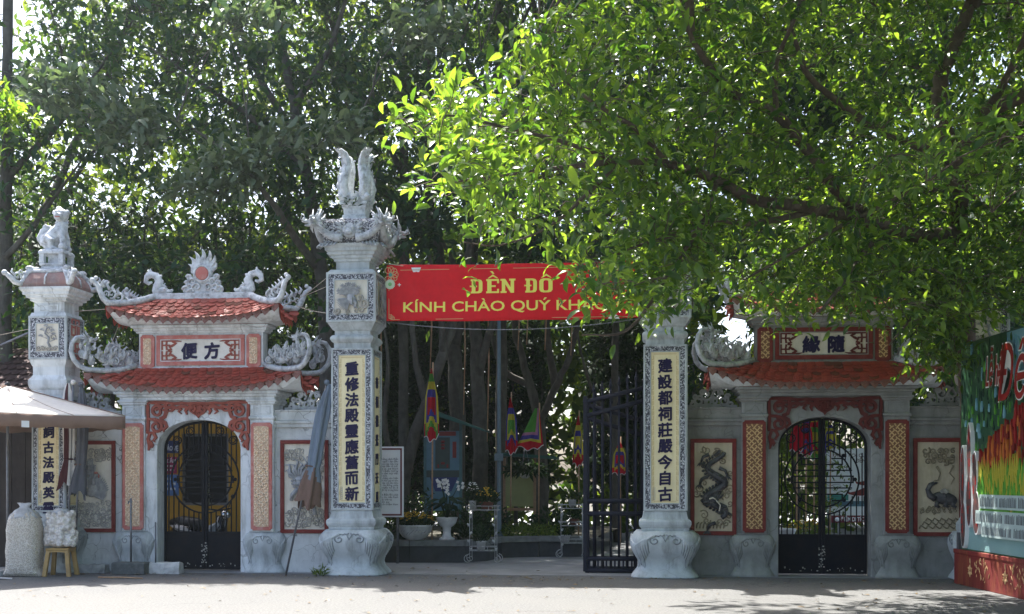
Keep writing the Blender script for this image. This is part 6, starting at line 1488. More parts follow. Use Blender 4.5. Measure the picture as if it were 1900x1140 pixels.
# ------------------------------------------------------------------ raised bed inside the gateway
PATH = [at(640,1000,3.15),at(760,1000,3.05),at(862,1000,3.15),at(905,1000,3.7),at(930,1000,4.6),at(1000,1000,5.0),at(1092,1000,5.1)]; PATH = [Vector((p.x,p.y,0)) for p in PATH]
M['kerbstone'] = mat('kerb_stone', (.20,.21,.205), (.13,.135,.13), .85, 6, .4, 40, (.07,.08,.06), .6, 4); M['kerbdark'] = mat('dark_bed_wall', (.055,.06,.065), (.035,.04,.04), .85, 5, .4, 40, (.09,.09,.085), .5, 4)
BD = thing('planting_bed', 'raised planting bed edged with stone inside the gateway', 'planter', tuple(PATH[2])); o0 = PATH[2]
for k, (a, b) in enumerate(zip(PATH, PATH[1:])):
    n = max(1, int((b-a).length/.62)); d = (b-a).normalized(); nn = Vector((-d.y,d.x,0))
    for i in range(n):
        p, q = a.lerp(b, i/n)+d*.004-o0, a.lerp(b, (i+1)/n)-d*.004-o0; j = R.uniform(-.006,.006)
        for nm, z0, z1, e, mm in (('wall_block',0,.31,.0,'kerbdark'),('coping_stone',.313,.43,.03,'kerbstone')):
            P = [p-nn*(e+j), q-nn*(e+j), q+nn*.22, p+nn*.22]; mb = MB(); mb.add([(v.x,v.y,z0) for v in P]+[(v.x,v.y,z1+j*.5) for v in P], [(3,2,1,0),(4,5,6,7),(0,1,5,4),(1,2,6,5),(2,3,7,6),(3,0,4,7)]); mb.build(nm, M[mm], BD, None, .008)
mb = MB(); P = [p-o0+Vector((0,.12,0)) for p in PATH]+[Vector((PATH[-1].x+.6,12,0))-o0, Vector((PATH[0].x-1,12,0))-o0]; mb.add([(v.x,v.y,.36) for v in P], [tuple(range(len(P)))]); mb.build('soil', M['earth'], BD)
def tuft(name, label, c, rx, ry, h, n, L, lm, cat='plant', group=None, fl=None, ratio=.3, kind=None, up=.6):
    """low plant: many small blades, optional blossoms"""
    t = thing(name, label, cat, c, 0, group); r = np.sqrt(NR.rand(n)); a = NR.rand(n)*2*pi
    P = np.stack([rx*r*np.cos(a), ry*r*np.sin(a), h*NR.rand(n)*(1-.55*r*r)], 1); D = np.stack([np.cos(a)*.8, np.sin(a)*.8, np.full(n,up)], 1)+NR.normal(0,.5,(n,3))
    l = L*NR.uniform(.6,1.3,n); V, Fq, rn = leaves(P, D, l, l*ratio); link('foliage', fast_mesh('foliage', V, Fq, M[lm], rn), t)
    if fl:
        mb = MB(); q = random.Random(n)
        for i in range(fl[1]):
            rr = sqrt(q.random()); aa = q.uniform(0,2*pi); mb.blob((rx*rr*cos(aa), ry*rr*sin(aa), h*(1.02-.5*rr*rr)+q.uniform(-.03,.03)), (fl[2],fl[2],fl[2]*.6), 6, 4)
        tag(mb.build('blossom', M[fl[0]], t), kind='stuff')
    return t
M['marigold'] = mat('yellow_blossom', (.55,.36,.03), (.50,.28,.02), .7, 30); M['whitefl'] = mat('white_blossom', (.75,.75,.72), None, .7); M['terra'] = mat('terracotta', (.20,.075,.05), (.15,.06,.04), .8, 6)
M['leaf_grass'] = leaf_mat('leaf_grass', (.06,.11,.02), (.10,.16,.03), (.4,.5,.06), .4, .5, .3)
M['ceramic'] = mat('white_ceramic', (.62,.63,.62), (.50,.51,.50), .35, 5, .05, 60, (.16,.15,.13), .5, 6, spec=.6)
def wp(px, py, Y, z): p = at(px,py,Y); return (p.x, Y, z)
# bowl of yellow flowers, dwarf tree, urn with white flowers
p = wp(770,1000,3.22,.43); BW = thing('bowl_planter', 'wide white bowl planter on the stone edge of the bed', 'planter', p); MB().lathe([(.16,0),(.17,.02),(.24,.06),(.32,.17),(.345,.25),(.365,.26),(.365,.285),(.33,.285),(.31,.24)], 24).build('bowl', M['ceramic'], BW)
mb = MB(); q = random.Random(2)
for i in range(9): x = -.22+.055*i; zz = q.uniform(.10,.17); mb.tube([(x,-sqrt(max(.01,.1-x*x*.8)),zz),(x+.02,-sqrt(max(.01,.1-x*x*.8))-.012,zz+.03),(x+.05,-sqrt(max(.01,.1-x*x*.8)),zz+.05)], .007, 4)
mb.build('relief', M['rgrey'], BW); MB().lathe([(.30,.25),(.02,.27)], 16).build('soil', M['earth'], BW)
tuft('marigold', 'mound of yellow marigolds in the white bowl', (p[0],p[1],p[2]+.25), .38, .30, .27, 900, .075, 'leaf_shrub', 'flowers', None, ('marigold',150,.020))
p2 = wp(760,960,3.5,.40); T = Tree('dwarf_tree', 'small pot tree rising behind the bowl of marigolds', p2, None); T.wood('trunk', [p2,(p2[0]+.03,p2[1],.75),(p2[0]-.02,p2[1],1.05)], [.03,.025,.012], 6, .2)
T.crown([(p2[0]+NR.uniform(-.42,.42),p2[1]+NR.uniform(-.3,.3),.98+NR.uniform(-.12,.30)) for i in range(40)], 9, .13, .32, 'leaf_shrub', .6, False, (.006,.003), .2, .15)
p = wp(829,1000,3.25,.43); UR = thing('urn_planter', 'white pedestal urn planter next to the marigold bowl', 'planter', p); MB().lathe([(.15,0),(.15,.03),(.09,.06),(.075,.14),(.085,.24),(.13,.27),(.17,.31),(.19,.36),(.20,.40),(.21,.41),(.21,.43),(.17,.43),(.16,.38)], 20).build('urn', M['ceramic'], UR)
OR = thing('orchid', 'broad leaved plant with white blossoms in the pedestal urn', 'plant', (p[0],p[1],p[2]+.38)); mb = MB(); q = random.Random(4); st_ = MB(); fw = MB()
for i in range(14):
    a = q.uniform(0,2*pi); l = q.uniform(.3,.55); d = Vector((cos(a),sin(a)*.6,0)); m_ = Vector((0,0,.02))+d*l*.35+Vector((0,0,l*.8)); st_.tube([(0,0,0),tuple(m_*.6),tuple(m_)], .008, 4); mb.feather(m_, m_+d*l*.75+Vector((0,0,-.10)), .15, (0,0,1), bend=-.08)
for i in range(5):
    x = q.uniform(-.28,.3); tp_ = Vector((x,q.uniform(-.1,.1),q.uniform(.45,.78))); st_.tube([(0,0,0),(x*.4,0,tp_.z*.6),tuple(tp_)], .007, 4)
    for k in range(7):
        c = tp_+Vector((q.uniform(-.06,.06),q.uniform(-.04,.04),q.uniform(-.12,.03)))
        for s in range(4): aa = s*pi/2+i; fw.feather(c, c+Vector((.035*cos(aa),-.012,.035*sin(aa))), .03, (0,-1,0))
mb.build('leaf_blades', M['leaf_shrub'], OR); st_.build('stems', M['leaf_shrub'], OR); tag(fw.build('blossom', M['whitefl'], OR), kind='stuff')
# white wire plant stands
M['wirewhite'] = mat('dull_white_paint', (.46,.47,.46), (.34,.35,.34), .6, 8, 0, 60, (.2,.13,.08), .4, 8)
def plant_stand(label, px0, px1, ybot, Y, tiers, seed):
    a, b = at(px0,ybot,Y), at(px1,ybot,Y); w = (b.x-a.x)/2; t = thing('plant_stand', label, 'plant stand', ((a.x+b.x)/2,Y,.006), 0, 'white wire plant stands'); q = random.Random(seed)
    Zs = [at(px0,y,Y).z for y in tiers]; dpt = .16
    for sx in (-1,1):
        for sy in (-1,1):
            MB().tube([(sx*w*.8,sy*dpt,.10),(sx*w*.8,sy*dpt,Zs[0]+.10)], .0075, 6).build('post', M['wirewhite'], t)
        mb = MB(); mb.swirl(sx*w*.92,.09,.085,-dpt,1.3,pi/2+0,-sx,.008); mb.swirl(sx*w*.92,.09,.085,dpt,1.3,pi/2,-sx,.008); mb.build('scroll_foot', M['wirewhite'], t)
        mb = MB()
        for k in range(5): mb.feather((sx*w*.8,-dpt,.25+.15*k),(sx*w*.8+.05*(-1)**k,-dpt-.02,.31+.15*k),.045,(0,-1,0))
        mb.build('leaf_ornament', M['wirewhite'], t)
    for z in Zs:
        mb = MB(); ww = w if z == Zs[0] else w*.82
        for zz in (z, z+.075):
            for y in (-dpt,dpt): mb.tube([(-ww,y,zz),(ww,y,zz)], .006, 5)
            for x in (-ww,ww): mb.tube([(x,-dpt,zz),(x,dpt,zz)], .006, 5)
        for x in (-ww,-ww*.4,ww*.4,ww): mb.tube([(x,-dpt,z),(x,-dpt,z+.075)], .005, 5)
        for i in range(6): mb.tube([(-ww+2*ww*i/5,-dpt,z),(-ww+2*ww*i/5,dpt,z)], .006, 4)
        mb.build('tray', M['wirewhite'], t)
    return t, Zs
ps, Zs = plant_stand('white wire plant stand in front of the raised bed', 868, 926, 1042, 2.95, (947,1022), 1)
def potted(nm, label, px, Y, z, r, h, pm, fm, fl, ph, n=420, L=.09, group=None):
    x = at(px,1000,Y).x; t = thing('flower_pot', label, 'flower pot', (x,Y,z), 0, group); MB().lathe([(r*.72,0),(r,h),(r*1.08,h),(r*1.08,h+.02),(r*.9,h+.02)], 14).build('pot', M[pm], t)
    tuft(nm, label.replace(label.split(' ')[0],'plant growing in the '+label.split(' ')[0],1), (x,Y,z+h), r*1.7, r*1.4, ph, n, L, fm, 'plant', None, fl)
potted('potted_flowers', 'maroon pot on the upper tray of the front plant stand', 903, 2.95, Zs[0]+.02, .13, .12, 'terra', 'leaf_shrub', ('marigold',60,.018), .26)
potted('potted_flowers', 'white pot beside the maroon one on the front plant stand', 877, 2.95, Zs[0]+.02, .07, .14, 'ceramic', 'leaf_shrub', ('whitefl',34,.015), .38, 260)
potted('potted_plant', 'pale pot on the lower tray of the front plant stand', 893, 2.95, Zs[1]+.02, .09, .14, 'ceramic', 'leaf_shrub', None, .3, 200)
ps, Zs2 = plant_stand('white wire plant stand of three trays beside the iron gate', 1037, 1086, 1030, 4.55, (944,976,1008), 2)
potted('potted_plant', 'white pot on the top tray by the iron gate', 1062, 4.55, Zs2[0]+.02, .08, .14, 'ceramic', 'leaf_shrub', None, .26, 200)
potted('potted_plant', 'green leafed pot on the bottom tray by the iron gate', 1050, 4.55, Zs2[2]+.02, .09, .12, 'ceramic', 'leaf_shrub', None, .24, 200)
potted('potted_plant', 'terracotta pot on the middle tray by the iron gate', 1064, 4.55, Zs2[1]+.02, .08, .10, 'terra', 'leaf_shrub', None, .26, 240)
x = wp(975,985,5.7,.38); gr = tuft('ground_cover', 'bright low foliage on the raised bed', x, .9, .7, .28, 1500, .10, 'leaf_grass', 'plants', None, None); gr['kind'] = 'stuff'
for c in gr.children: c['kind'] = 'stuff'
for k, (px, Y, h, lab) in enumerate(((725,4.2,.5,'low shrub on the bed under the notice board'),(868,4.6,.7,'low shrub on the bed behind the front plant stand'),(905,5.6,.8,'low shrub at the foot of the blue lamp post'),(1020,6.2,.6,'low shrub on the bed beside the pale trunk'))):
    T = tuft('shrub', lab, wp(px,0,Y,.36), .5, .4, h, 500, .16, 'leaf_shrub', 'shrub', 'low shrubs in the bed')
# notice board
a, b = at(628,0,2.75), at(749,0,2.75); NB = thing('notice_board', 'white notice board with maroon frame half hidden behind the tall pillar', 'notice board', ((a.x+b.x)/2,2.75,0)); w = (b.x-a.x)/2; z1, z0 = at(749,829,2.75).z, at(749,960,2.75).z
M['print'] = mat('dark_print', (.03,.03,.05), None, .6); M['signwhite'] = mat('sign_white', (.80,.83,.84), (.76,.79,.80), .4, 3); M['maroonp'] = mat('maroon_paint', (.16,.02,.025), (.12,.015,.02), .5)
MB().box(-w,w,-.02,.02,z0,z1).build('panel', M['signwhite'], NB, None, .004); ring(MB(),-w+.03,w-.03,z0+.03,z1-.03,.03,-.024,-.018).build('frame_line', M['maroonp'], NB)
for sx in (-1,1): MB().tube([(sx*w*.8,.05,0),(sx*w*.8,.05,z1)], .028, 8).build('post', M['steel'], NB)
rows = ['i danh lam thắng cảnh Đền','bảo vệ. Mỗi người dân đều','di sản quý báu này của ông','làm tổn hại đến di tích.','8 vị Vua nhà Lý, quý khách','sẽ được giới thiệu, hướng','trình. Nghiêm cấm mọi việc','phép di tích.','đồ vỡ và hoặc chạm vào hiện','vỡ,...làm ảnh hưởng và tổn','theo chất cháy, nổ vào khu','Long Môn, sân Rồng, phải','hành, tuyên truyền mê tín dị','an làm mất trật tự trong khu',None,'trong khu di tích Đền Đô phải','hiện ghi cho tiến hành','ông phải trật tự','thực hiện quy','chịu trách nhiệm tham']
lettering('heading', 'NỘI QUY', .085, M['print'], NB, (w-.70, -.021, z1-.16), ext=.001, align='CENTER', bold=.001)
for i, s_ in enumerate(rows):
    if s_: lettering('text_line', s_, .054, M['print'], NB, (w-.10 if len(s_) > 18 else w-.55, -.021, z1-.235-.0445*i), ext=.001, align='RIGHT' if len(s_) > 18 else 'LEFT', sx=.92, res=1)
# green roofed information board
KB = thing('information_board', 'tall picture board under a sloping green roof', 'notice board', wp(828,0,6.0,0)); c = KB.location; Zk = lambda py: at(828,py,6.0).z; Xk = lambda px: at(px,0,6.0).x-c.x
M['greenroof'] = mat('green_sheet_roof', (.018,.085,.07), (.012,.06,.05), .6, 5); M['bluep'] = mat('pale_blue_print', (.10,.20,.26), (.07,.15,.20), .5, 3); M['indigo'] = mat('indigo_print', (.035,.05,.16), None, .5); M['greyp'] = mat('grey_print', (.05,.075,.07), None, .5); M['redp'] = mat('red_print', (.22,.03,.025), (.16,.02,.02), .5); M['tealpost'] = mat('teal_post', (.07,.15,.155), (.05,.11,.12), .5)
MB().prism([(Xk(798),Zk(758)),(Xk(905),Zk(800)),(Xk(905),Zk(803)),(Xk(798),Zk(768))], -.55, .55).build('roof', M['greenroof'], KB)
for px in (789,855): MB().box(Xk(px)-.03,Xk(px)+.03,-.03,.03,0,Zk(785)).build('post', M['tealpost'], KB)
MB().box(Xk(790),Xk(854),-.02,.02,Zk(948),Zk(800)).build('panel', M['bluep'], KB)
g = MB(); g.box(Xk(808),Xk(835),-.026,-.02,Zk(870),Zk(812)); g.box(Xk(791),Xk(853),-.024,-.02,Zk(886),Zk(873)); g.build('grey_picture', M['greyp'], KB)
g = MB(); g.box(Xk(815),Xk(846),-.028,-.02,Zk(809),Zk(801))
for k in range(3): g.blob((Xk(822),-.026,Zk(820+6*k)), (.045,.01,.03), 8, 5)
for k in range(2): g.box(Xk(812+17*k),Xk(815+17*k),-.029,-.026,Zk(868),Zk(862))
g.blob((Xk(822),-.026,Zk(860)),(.05,.01,.03),8,5); g.box(Xk(840),Xk(847),-.026,-.02,Zk(850),Zk(820)); g.build('red_picture', M['redp'], KB)
g = MB(); g.prism([(Xk(798),Zk(886)),(Xk(850),Zk(886)),(Xk(838),Zk(912)),(Xk(808),Zk(912))], -.025, -.02); g.build('indigo_picture', M['indigo'], KB)
# yellow board with green awning, lamp post
YBd = thing('display_board', 'yellow display board under a small green awning', 'notice board', wp(965,0,7.6,0)); c = YBd.location; Zk = lambda py: at(965,py,7.6).z; Xk = lambda px: at(px,0,7.6).x-c.x
M['yellowpanel'] = mat('yellow_panel', (.36,.36,.15), (.27,.28,.11), .5, 2, .1, 30); MB().box(Xk(938),Xk(990),-.03,.03,Zk(940),Zk(868)).build('panel', M['yellowpanel'], YBd)
for px in (936,992): MB().box(Xk(px)-.03,Xk(px)+.03,-.03,.03,.3,Zk(850)).build('post', M['wood'], YBd)
MB().box(Xk(934),Xk(994),-.04,.04,Zk(948),Zk(943)).build('crossbar', M['wood'], YBd); MB().prism([(Xk(925),Zk(840)),(Xk(1035),Zk(848)),(Xk(1035),Zk(853)),(Xk(925),Zk(846))], -.5, .5).build('awning', M['greenroof'], YBd)
HB = thing('hanging_pot', 'white pot with trailing plant hanging before the yellow board', 'flower pot', wp(974,0,6.6,at(974,888,6.6).z)); MB().lathe([(.05,0),(.12,.05),(.15,.13),(.16,.14),(.13,.14)], 14).build('pot', M['ceramic'], HB)
for k in range(3): a = 2*pi*k/3; MB().tube([(.14*cos(a),.14*sin(a),.14),(0,0,.7)], .005, 4).build('chain', M['steel'], HB)
tuft('fern', 'dark fern spilling from the hanging pot', tuple(HB.location+Vector((0,0,.12))), .40, .35, .2, 350, .2, 'leaf_shrub', 'plant', up=.1)
MB_ = MB().lathe([(.10,0),(.10,.08),(.048,.12),(.042,2.0),(.036,4.6)], 12); LP = thing('lamp_post', 'slim blue grey post rising from the raised bed', 'post', wp(926,0,5.2,.36)); M['bluepost'] = mat('blue_grey_paint', (.10,.145,.17), (.075,.11,.13), .5, 3); MB_.build('shaft', M['bluepost'], LP); MB().box(-.09,.09,-.05,-.035,1.6,1.75).build('plate', M['bluepost'], LP)
# festival flags
for nm, c in (('fred',(.50,.012,.03)),('fblue',(.07,.06,.32)),('fyel',(.55,.48,.06)),('fgreen',(.10,.33,.06)),('fwhite',(.7,.7,.7)),('fpink',(.5,.22,.38))): M[nm] = cloth_mat(nm, c, .35)
def flag(label, px, y0, y1, wl, wr, Y, zbase, seed, order, spread=0):
    """square festival flag in nested bands with a scalloped hem, drooping round its pole"""
    q = random.Random(seed); x = at(px,0,Y).x; zt = at(px,y0,Y).z; zb = at(px,y1,Y).z; t = thing('festival_flag', label, 'flag', (x,Y,zbase), 0, 'five colour festival flags')
    MB().tube([(0,.03,0),(.02,.03,zt-zbase+.12)], .016, 7).build('pole', M['wood'], t); n, m = 14, 26; s = 1/(FOC/pix((x,Y,1))[2]); vs = []; H = zt-zb
    for j in range(m+1):
        w = j/m; 
        for i in range(n+1):
            u = i/n; hw = interp([(0,.06),(.15,.35),(.4,.85),(.75,1),(1,1)], w); xx = (-wl+(wl+wr)*u)*s*hw; hem = (.07*abs(sin(u*pi*2.5)) if j == m else 0)-.10*H*(1-abs(2*u-1))*(w**3)
            if spread: xx = (-wl+(wl+wr)*u)*s*(.15+.85*w)
            vs.append((xx, -.03+.05*sin(u*9+seed)*w+.03*sin(u*17+w*4), zt-zbase-w*H-hem*(-1 if j == m else 1)*1.0))
    mb = MB(); mb.add(vs, [], True); E_ = order
    for j in range(m):
        for i in range(n):
            u = (i+.5)/n; w = (j+.5)/m; a = (1-abs(2*u-1))*.5 if not spread else min(u,1-u)*1.0; d = min((1-w)*1.0+.0+.16*abs(2*u-1)-.16+.16*(1), w*.8+.05); d = min(d, a+.10*(w < .8)+.06) if not spread else min((1-w),1-u+.05)
            k = 0 if d < .10 else 1 if d < .19 else 2 if d < .29 else 3 if d < .38 else 4
            mb.f.append([j*(n+1)+i,(j+1)*(n+1)+i,(j+1)*(n+1)+i+1,j*(n+1)+i+1]); mb.sm.append(True); mb.mi.append(k)
    mb.build('cloth', [M[k] for k in E_], t); g = MB(); b = m*(n+1); g.tube([Vector(vs[b+i])+Vector((0,-.008,0)) for i in range(n+1)], .010, 4); g.build('hem', M['fwhite'], t); return t
ORD = ['fred','fgreen','fyel','fblue','fred']
flag('bright furled festival flag with red centre in the gateway', 801, 684, 812, 14, 14, 3.3, .43, 1, ORD)
flag('narrow festival flag with green centre beside the blue lamp post', 947, 738, 838, 9, 14, 6.0, .36, 2, ['fred','fred','fblue','fyel','fgreen'])
flag('festival flag spread open against the pale forked trunk', 999, 758, 832, 42, 10, 6.2, .36, 3, ['fred','fyel','fblue','fpink','fgreen'], 1)
flag('slim festival flag close to the folded iron gate', 1073, 772, 862, 10, 9, 6.8, .01, 4, ['fred','fred','fyel','fblue','fyel'])
flag('festival flag seen between the bars of the iron gate', 1150, 820, 880, 14, 14, 8.5, .01, 5, ['fred','fred','fyel','fblue','fred'])
# what the left arched door shows: guard house, signs, motorbike
M['ochre'] = mat('ochre_wall', (.56,.31,.035), (.48,.26,.03), .8, 2, .15, 60, (.25,.16,.06), .4, 2, True); M['darkroom'] = mat('dark_room', (.012,.012,.014), None, .8)
Yg = 2.4; a = at(262,0,Yg).x; b = at(478,0,Yg).x; GH = thing('guard_house', 'ochre guard house seen through the arched door of the faded gate', 'building', ((a+b)/2,Yg,0)); c = GH.location; Xk = lambda px: at(px,0,Yg).x-c.x; Zk = lambda py: at(370,py,Yg).z; x0, x1, x2, x3 = Xk(262), Xk(337), Xk(424), Xk(478)
g = MB(); g.box(x0,x1,0,.15,0,2.95); g.box(x2,x3,0,.15,0,2.95); g.box(x1,x2,0,.15,Zk(805),2.95); g.box(x1,x2,0,.15,0,Zk(938)); g.box(x0,x3,1.9,2.0,0,2.95); g.box(x0,x0+.1,.15,1.9,0,2.95); g.box(x3-.1,x3,.15,1.9,0,2.95); g.build('wall', M['ochre'], GH)
MB().box(x0-.2,x3+.2,-.15,2.2,2.953,3.05).build('roof', M['conc_d'], GH); wf = ring(MB(), x1, x2, Zk(938), Zk(805), .05, .04, .10).build('window', M['steel'], GH); MB().box(x1+.05,x2-.05,.065,.075,Zk(938)+.05,Zk(805)-.05).build('pane', M['darkroom'], wf); MB().box(Xk(383)-.03,Xk(383)+.03,.02,.06,Zk(938),Zk(812)).build('mullion', M['white'], wf)
def sign(nm, label, px0, px1, y0, y1, m, lines, Y=Yg-.012):
    a, b = at(px0,y1,Y), at(px1,y0,Y); w = b.x-a.x; t = tag(MB().box(0,w,-.006,.006,0,b.z-a.z).build(nm, M[m], None, tuple(a)), label, 'sign', None, 'thing')
    for s_, fx, fz, sz, mm, sx in lines: lettering('lettering', s_, sz, M[mm], t, (w*fx, -.007, (b.z-a.z)*fz), ext=.001, bold=.002, sx=sx)
    return t
M['signblue'] = mat('navy_sign', (.03,.045,.14), None, .5); M['signpink'] = mat('crimson_sign', (.38,.02,.10), None, .5); M['signsky'] = mat('blue_sign', (.10,.22,.50), None, .5)
sign('guard_sign', 'small navy sign reading BẢO VỆ on the ochre wall', 306, 331, 818, 841, 'signblue', [('BẢO VỆ',.5,.36,.12,'pure',.62)]); sg = sign('notice_sign', 'crimson notice under the navy guard sign', 308, 328, 848, 879, 'signpink', [('CẤM',.5,.74,.09,'pure',.9)])
g = MB(); q = random.Random(3); hgt = at(310,848,Yg).z-at(310,879,Yg).z
for r_ in range(2):
    for i in range(5): g.box(.02+.03*i,.02+.03*i+.018,-.0075,-.0062,hgt*(.40-.24*r_),hgt*(.50-.24*r_))
g.build('small_print', M['pure'], sg); sg = sign('notice_sign', 'light blue notice low on the ochre wall', 303, 332, 881, 920, 'signsky', []); g = MB(); hgt = at(310,881,Yg).z-at(310,920,Yg).z
for r_ in range(3):
    for i in range(6):
        if (i+r_) % 4: g.box(.03+.037*i,.03+.037*i+.024,-.0075,-.0062,hgt*(.74-.24*r_),hgt*(.86-.24*r_))
g.build('small_print', M['pure'], sg)
MK = thing('motorbike', 'parked black motor scooter before the ochre guard house', 'motorbike', wp(375,0,1.65,0), radians(-22)); M['chrome'] = mat('chrome', (.6,.6,.6), None, .18, metal=1); M['bikeblack'] = mat('gloss_black', (.012,.012,.014), None, .15, coat=.6); M['bikegrey'] = mat('silver_plastic', (.35,.36,.37), None, .35)
for x in (-.62,.62):
    g = MB(); g.lathe([(.20,-.045),(.25,-.04),(.275,0),(.25,.04),(.20,.045)], 22); wo = g.build('wheel', M['black'], MK, (x,0,.277)); wo.rotation_euler = (pi/2,0,0); g = MB(); g.lathe([(.16,-.03),(.20,-.035),(.20,.035),(.16,.03)], 22)
    for k in range(5): a = 2*pi*k/5; g.tube([(0,0,0),(.17*cos(a),.17*sin(a),0)], .018, 5)
    g.build('rim', M['chrome'], wo)
g = MB(); g.tube([(-.72,0,.62),(-.55,0,.70),(-.25,0,.62),(0,0,.38),(.28,0,.40),(.42,0,.62),(.48,0,.92)], [.05,.12,.14,.12,.11,.12,.10], 10); g.blob((-.35,0,.58),(.34,.14,.13),12,8); g.build('body', M['bikeblack'], MK)
g = MB(); g.tube([(-.72,0,.78),(-.45,0,.80),(-.12,0,.76),(.06,0,.72)], [.08,.12,.13,.07], 10, .8); g.build('saddle', M['black'], MK); g = MB(); g.tube([(.60,0,.30),(.50,0,.85),(.46,0,1.02)], [.04,.04,.03], 7); g.tube([(.38,-.33,1.06),(.44,-.1,1.03),(.44,.1,1.03),(.38,.33,1.06)], .018, 6); g.build('handlebar', M['black'], MK)
for s in (-1,1): g = MB(); g.tube([(.42,s*.22,1.05),(.46,s*.28,1.24)], .008, 5); g.blob((.46,s*.30,1.27),(.02,.06,.04),8,6); g.build('mirror', M['black'], MK)
g = MB(); g.blob((.55,0,.95),(.07,.12,.09),10,7); g.build('headlight', M['chrome'], MK); g = MB(); g.feather((.50,-.13,.80),(-.10,-.15,.36),.22,(0,-1,0)); g.feather((-.1,-.15,.62),(-.66,-.13,.74),.12,(0,-1,0)); g.feather((.3,-.14,.5),(-.3,-.15,.40),.10,(0,-1,0)); g.build('side_panel', M['bikegrey'], MK); MB().tube([(-.1,-.16,.26),(-.75,-.17,.34)], [.05,.06], 8).build('exhaust', M['chrome'], MK); g = MB(); g.tube([(.40,0,.34),(.62,0,.56),(.85,0,.40)], [.05,.07,.03], 8, 1.2); g.build('mudguard', M['bikegrey'], MK)
# what the right arched door shows
Yr = 7.0; sg = sign('site_board', 'large white board with dark lettering seen through the shaded gate', 1534, 1672, 832, 962, 'signwhite', [], Yr); M['printm'] = mat('maroon_print', (.10,.01,.03), None, .6); oo = sg.location
fit('lettering', 'KHU DI TÍCH QUỐC GIA', 1545, 1632, 842, 848.5, Yr, M['printm'], sg, tuple(oo), .001, None, .01, -.008); fit('lettering', 'ĐỀN ĐÔ', 1588, 1622, 852, 858.5, Yr, M['printm'], sg, tuple(oo), .001, None, .01, -.008)
g = MB(); Xk = lambda px: at(px,0,Yr).x-oo.x; Zk = lambda py: at(1600,py,Yr).z-oo.z
for xa, ya in ((1592,893),(1577,912)):
    g.prism([(Xk(xa-7),Zk(ya-2)),(Xk(xa-3),Zk(ya+5)),(Xk(xa+8),Zk(ya+8)),(Xk(1672),Zk(ya+8)),(Xk(1672),Zk(ya-10)),(Xk(xa+30),Zk(ya-8)),(Xk(xa+10),Zk(ya)),(Xk(xa),Zk(ya+2))], -.011, -.006)
g.build('pictured_roof', M['redp'], sg); g = MB()
for i in range(8): g.box(Xk(1580+11*i),Xk(1583+11*i),-.010,-.006,Zk(936),Zk(921))
g.build('pictured_columns', M['greyp'], sg); MB().box(Xk(1535),Xk(1671),-.009,-.006,Zk(940),Zk(930)).build('pictured_steps', M['signsky2'] if 'signsky2' in M else M['bluep'], sg); MB().box(Xk(1535),Xk(1574),-.009,-.006,Zk(929),Zk(918)).build('pictured_trees', M['teal'], sg)
g = MB(); [g.tube([(Xk(px),.03,-at(1600,0,Yr).z*0-oo.z),(Xk(px),.03,.3)], .03, 7) for px in (1540,1665)]; g.build('posts', M['steel'], sg)
s2 = sign('direction_sign', 'red strip sign reading ĐIỂM DI TÍCH below the white board', 1542, 1660, 957, 970, 'maroonp', [], 5.6); fit('lettering', 'ĐIỂM DI TÍCH KHÔNG', 1560, 1640, 960, 967.5, 5.6, M['pure'], s2, tuple(s2.location), .001, None, .015, -.008); g = MB(); g.lathe([(.045,0),(.045,.006)],14); e = g.build('round_emblem', M['pure'], s2, (.12,-.006,.065)); e.rotation_euler = (pi/2,0,0); g = MB(); g.tube([(.15,.02,-.95),(.15,.02,.1)], .025, 6); g.tube([(1.0,.02,-.95),(1.0,.02,.1)], .025, 6); g.build('posts', M['steel'], s2)
p = wp(1497,0,4.0,.006); PL = thing('trough_planter', 'long white trough of yellow flowers behind the shaded iron door', 'planter', p); MB().loft([(.34,.18,0),(.38,.22,.42),(.40,.24,.42),(.40,.24,.47),(.34,.19,.47),(.33,.18,.44)]).build('trough', M['ceramic'], PL, None, .008); tuft('marigold', 'yellow flowers filling the long white trough', (p[0],p[1],.44), .42, .25, .35, 700, .09, 'leaf_grass', 'flowers', None, ('marigold',90,.022))
p = wp(1458,0,3.4,.006); PL = thing('tall_planter', 'tall white urn beside the long flower trough', 'planter', p); MB().lathe([(.14,0),(.15,.04),(.12,.1),(.13,.5),(.19,.62),(.20,.66),(.16,.66)], 18).build('urn', M['ceramic'], PL)
q = random.Random(8)
for k, (px, y0, y1, cols) in enumerate(((1478,785,838,['fred']),(1495,772,845,['fred','fblue']),(1510,768,850,['fgreen','fyel','fred']),(1520,775,848,['fblue','fred']),(1540,785,835,['fyel','fblue']))):
    flag(['red flag','red and blue flag','green and yellow flag','blue and red flag','yellow flag'][k]+' hanging behind the top of the shaded iron door', px, y0, y1, 13, 13, 5.0+.25*k, .01, 20+k, (cols*5)[:5])
p = wp(1475,0,6.5,.006); T = Tree('courtyard_tree', 'small sunlit tree behind the bars of the shaded iron door', p, None); T.wood('trunk', [p,(p[0]+.05,p[1],1.2),(p[0]-.1,p[1],2.4)], [.07,.06,.03], 7, .3); T.crown([(p[0]+NR.uniform(-1.1,1.1),p[1]+NR.uniform(-.8,.8),NR.uniform(.7,3.1)) for i in range(170)], 9, .14, .36, 'leaf_far', .8, False, (.007,.003), .3, .2)

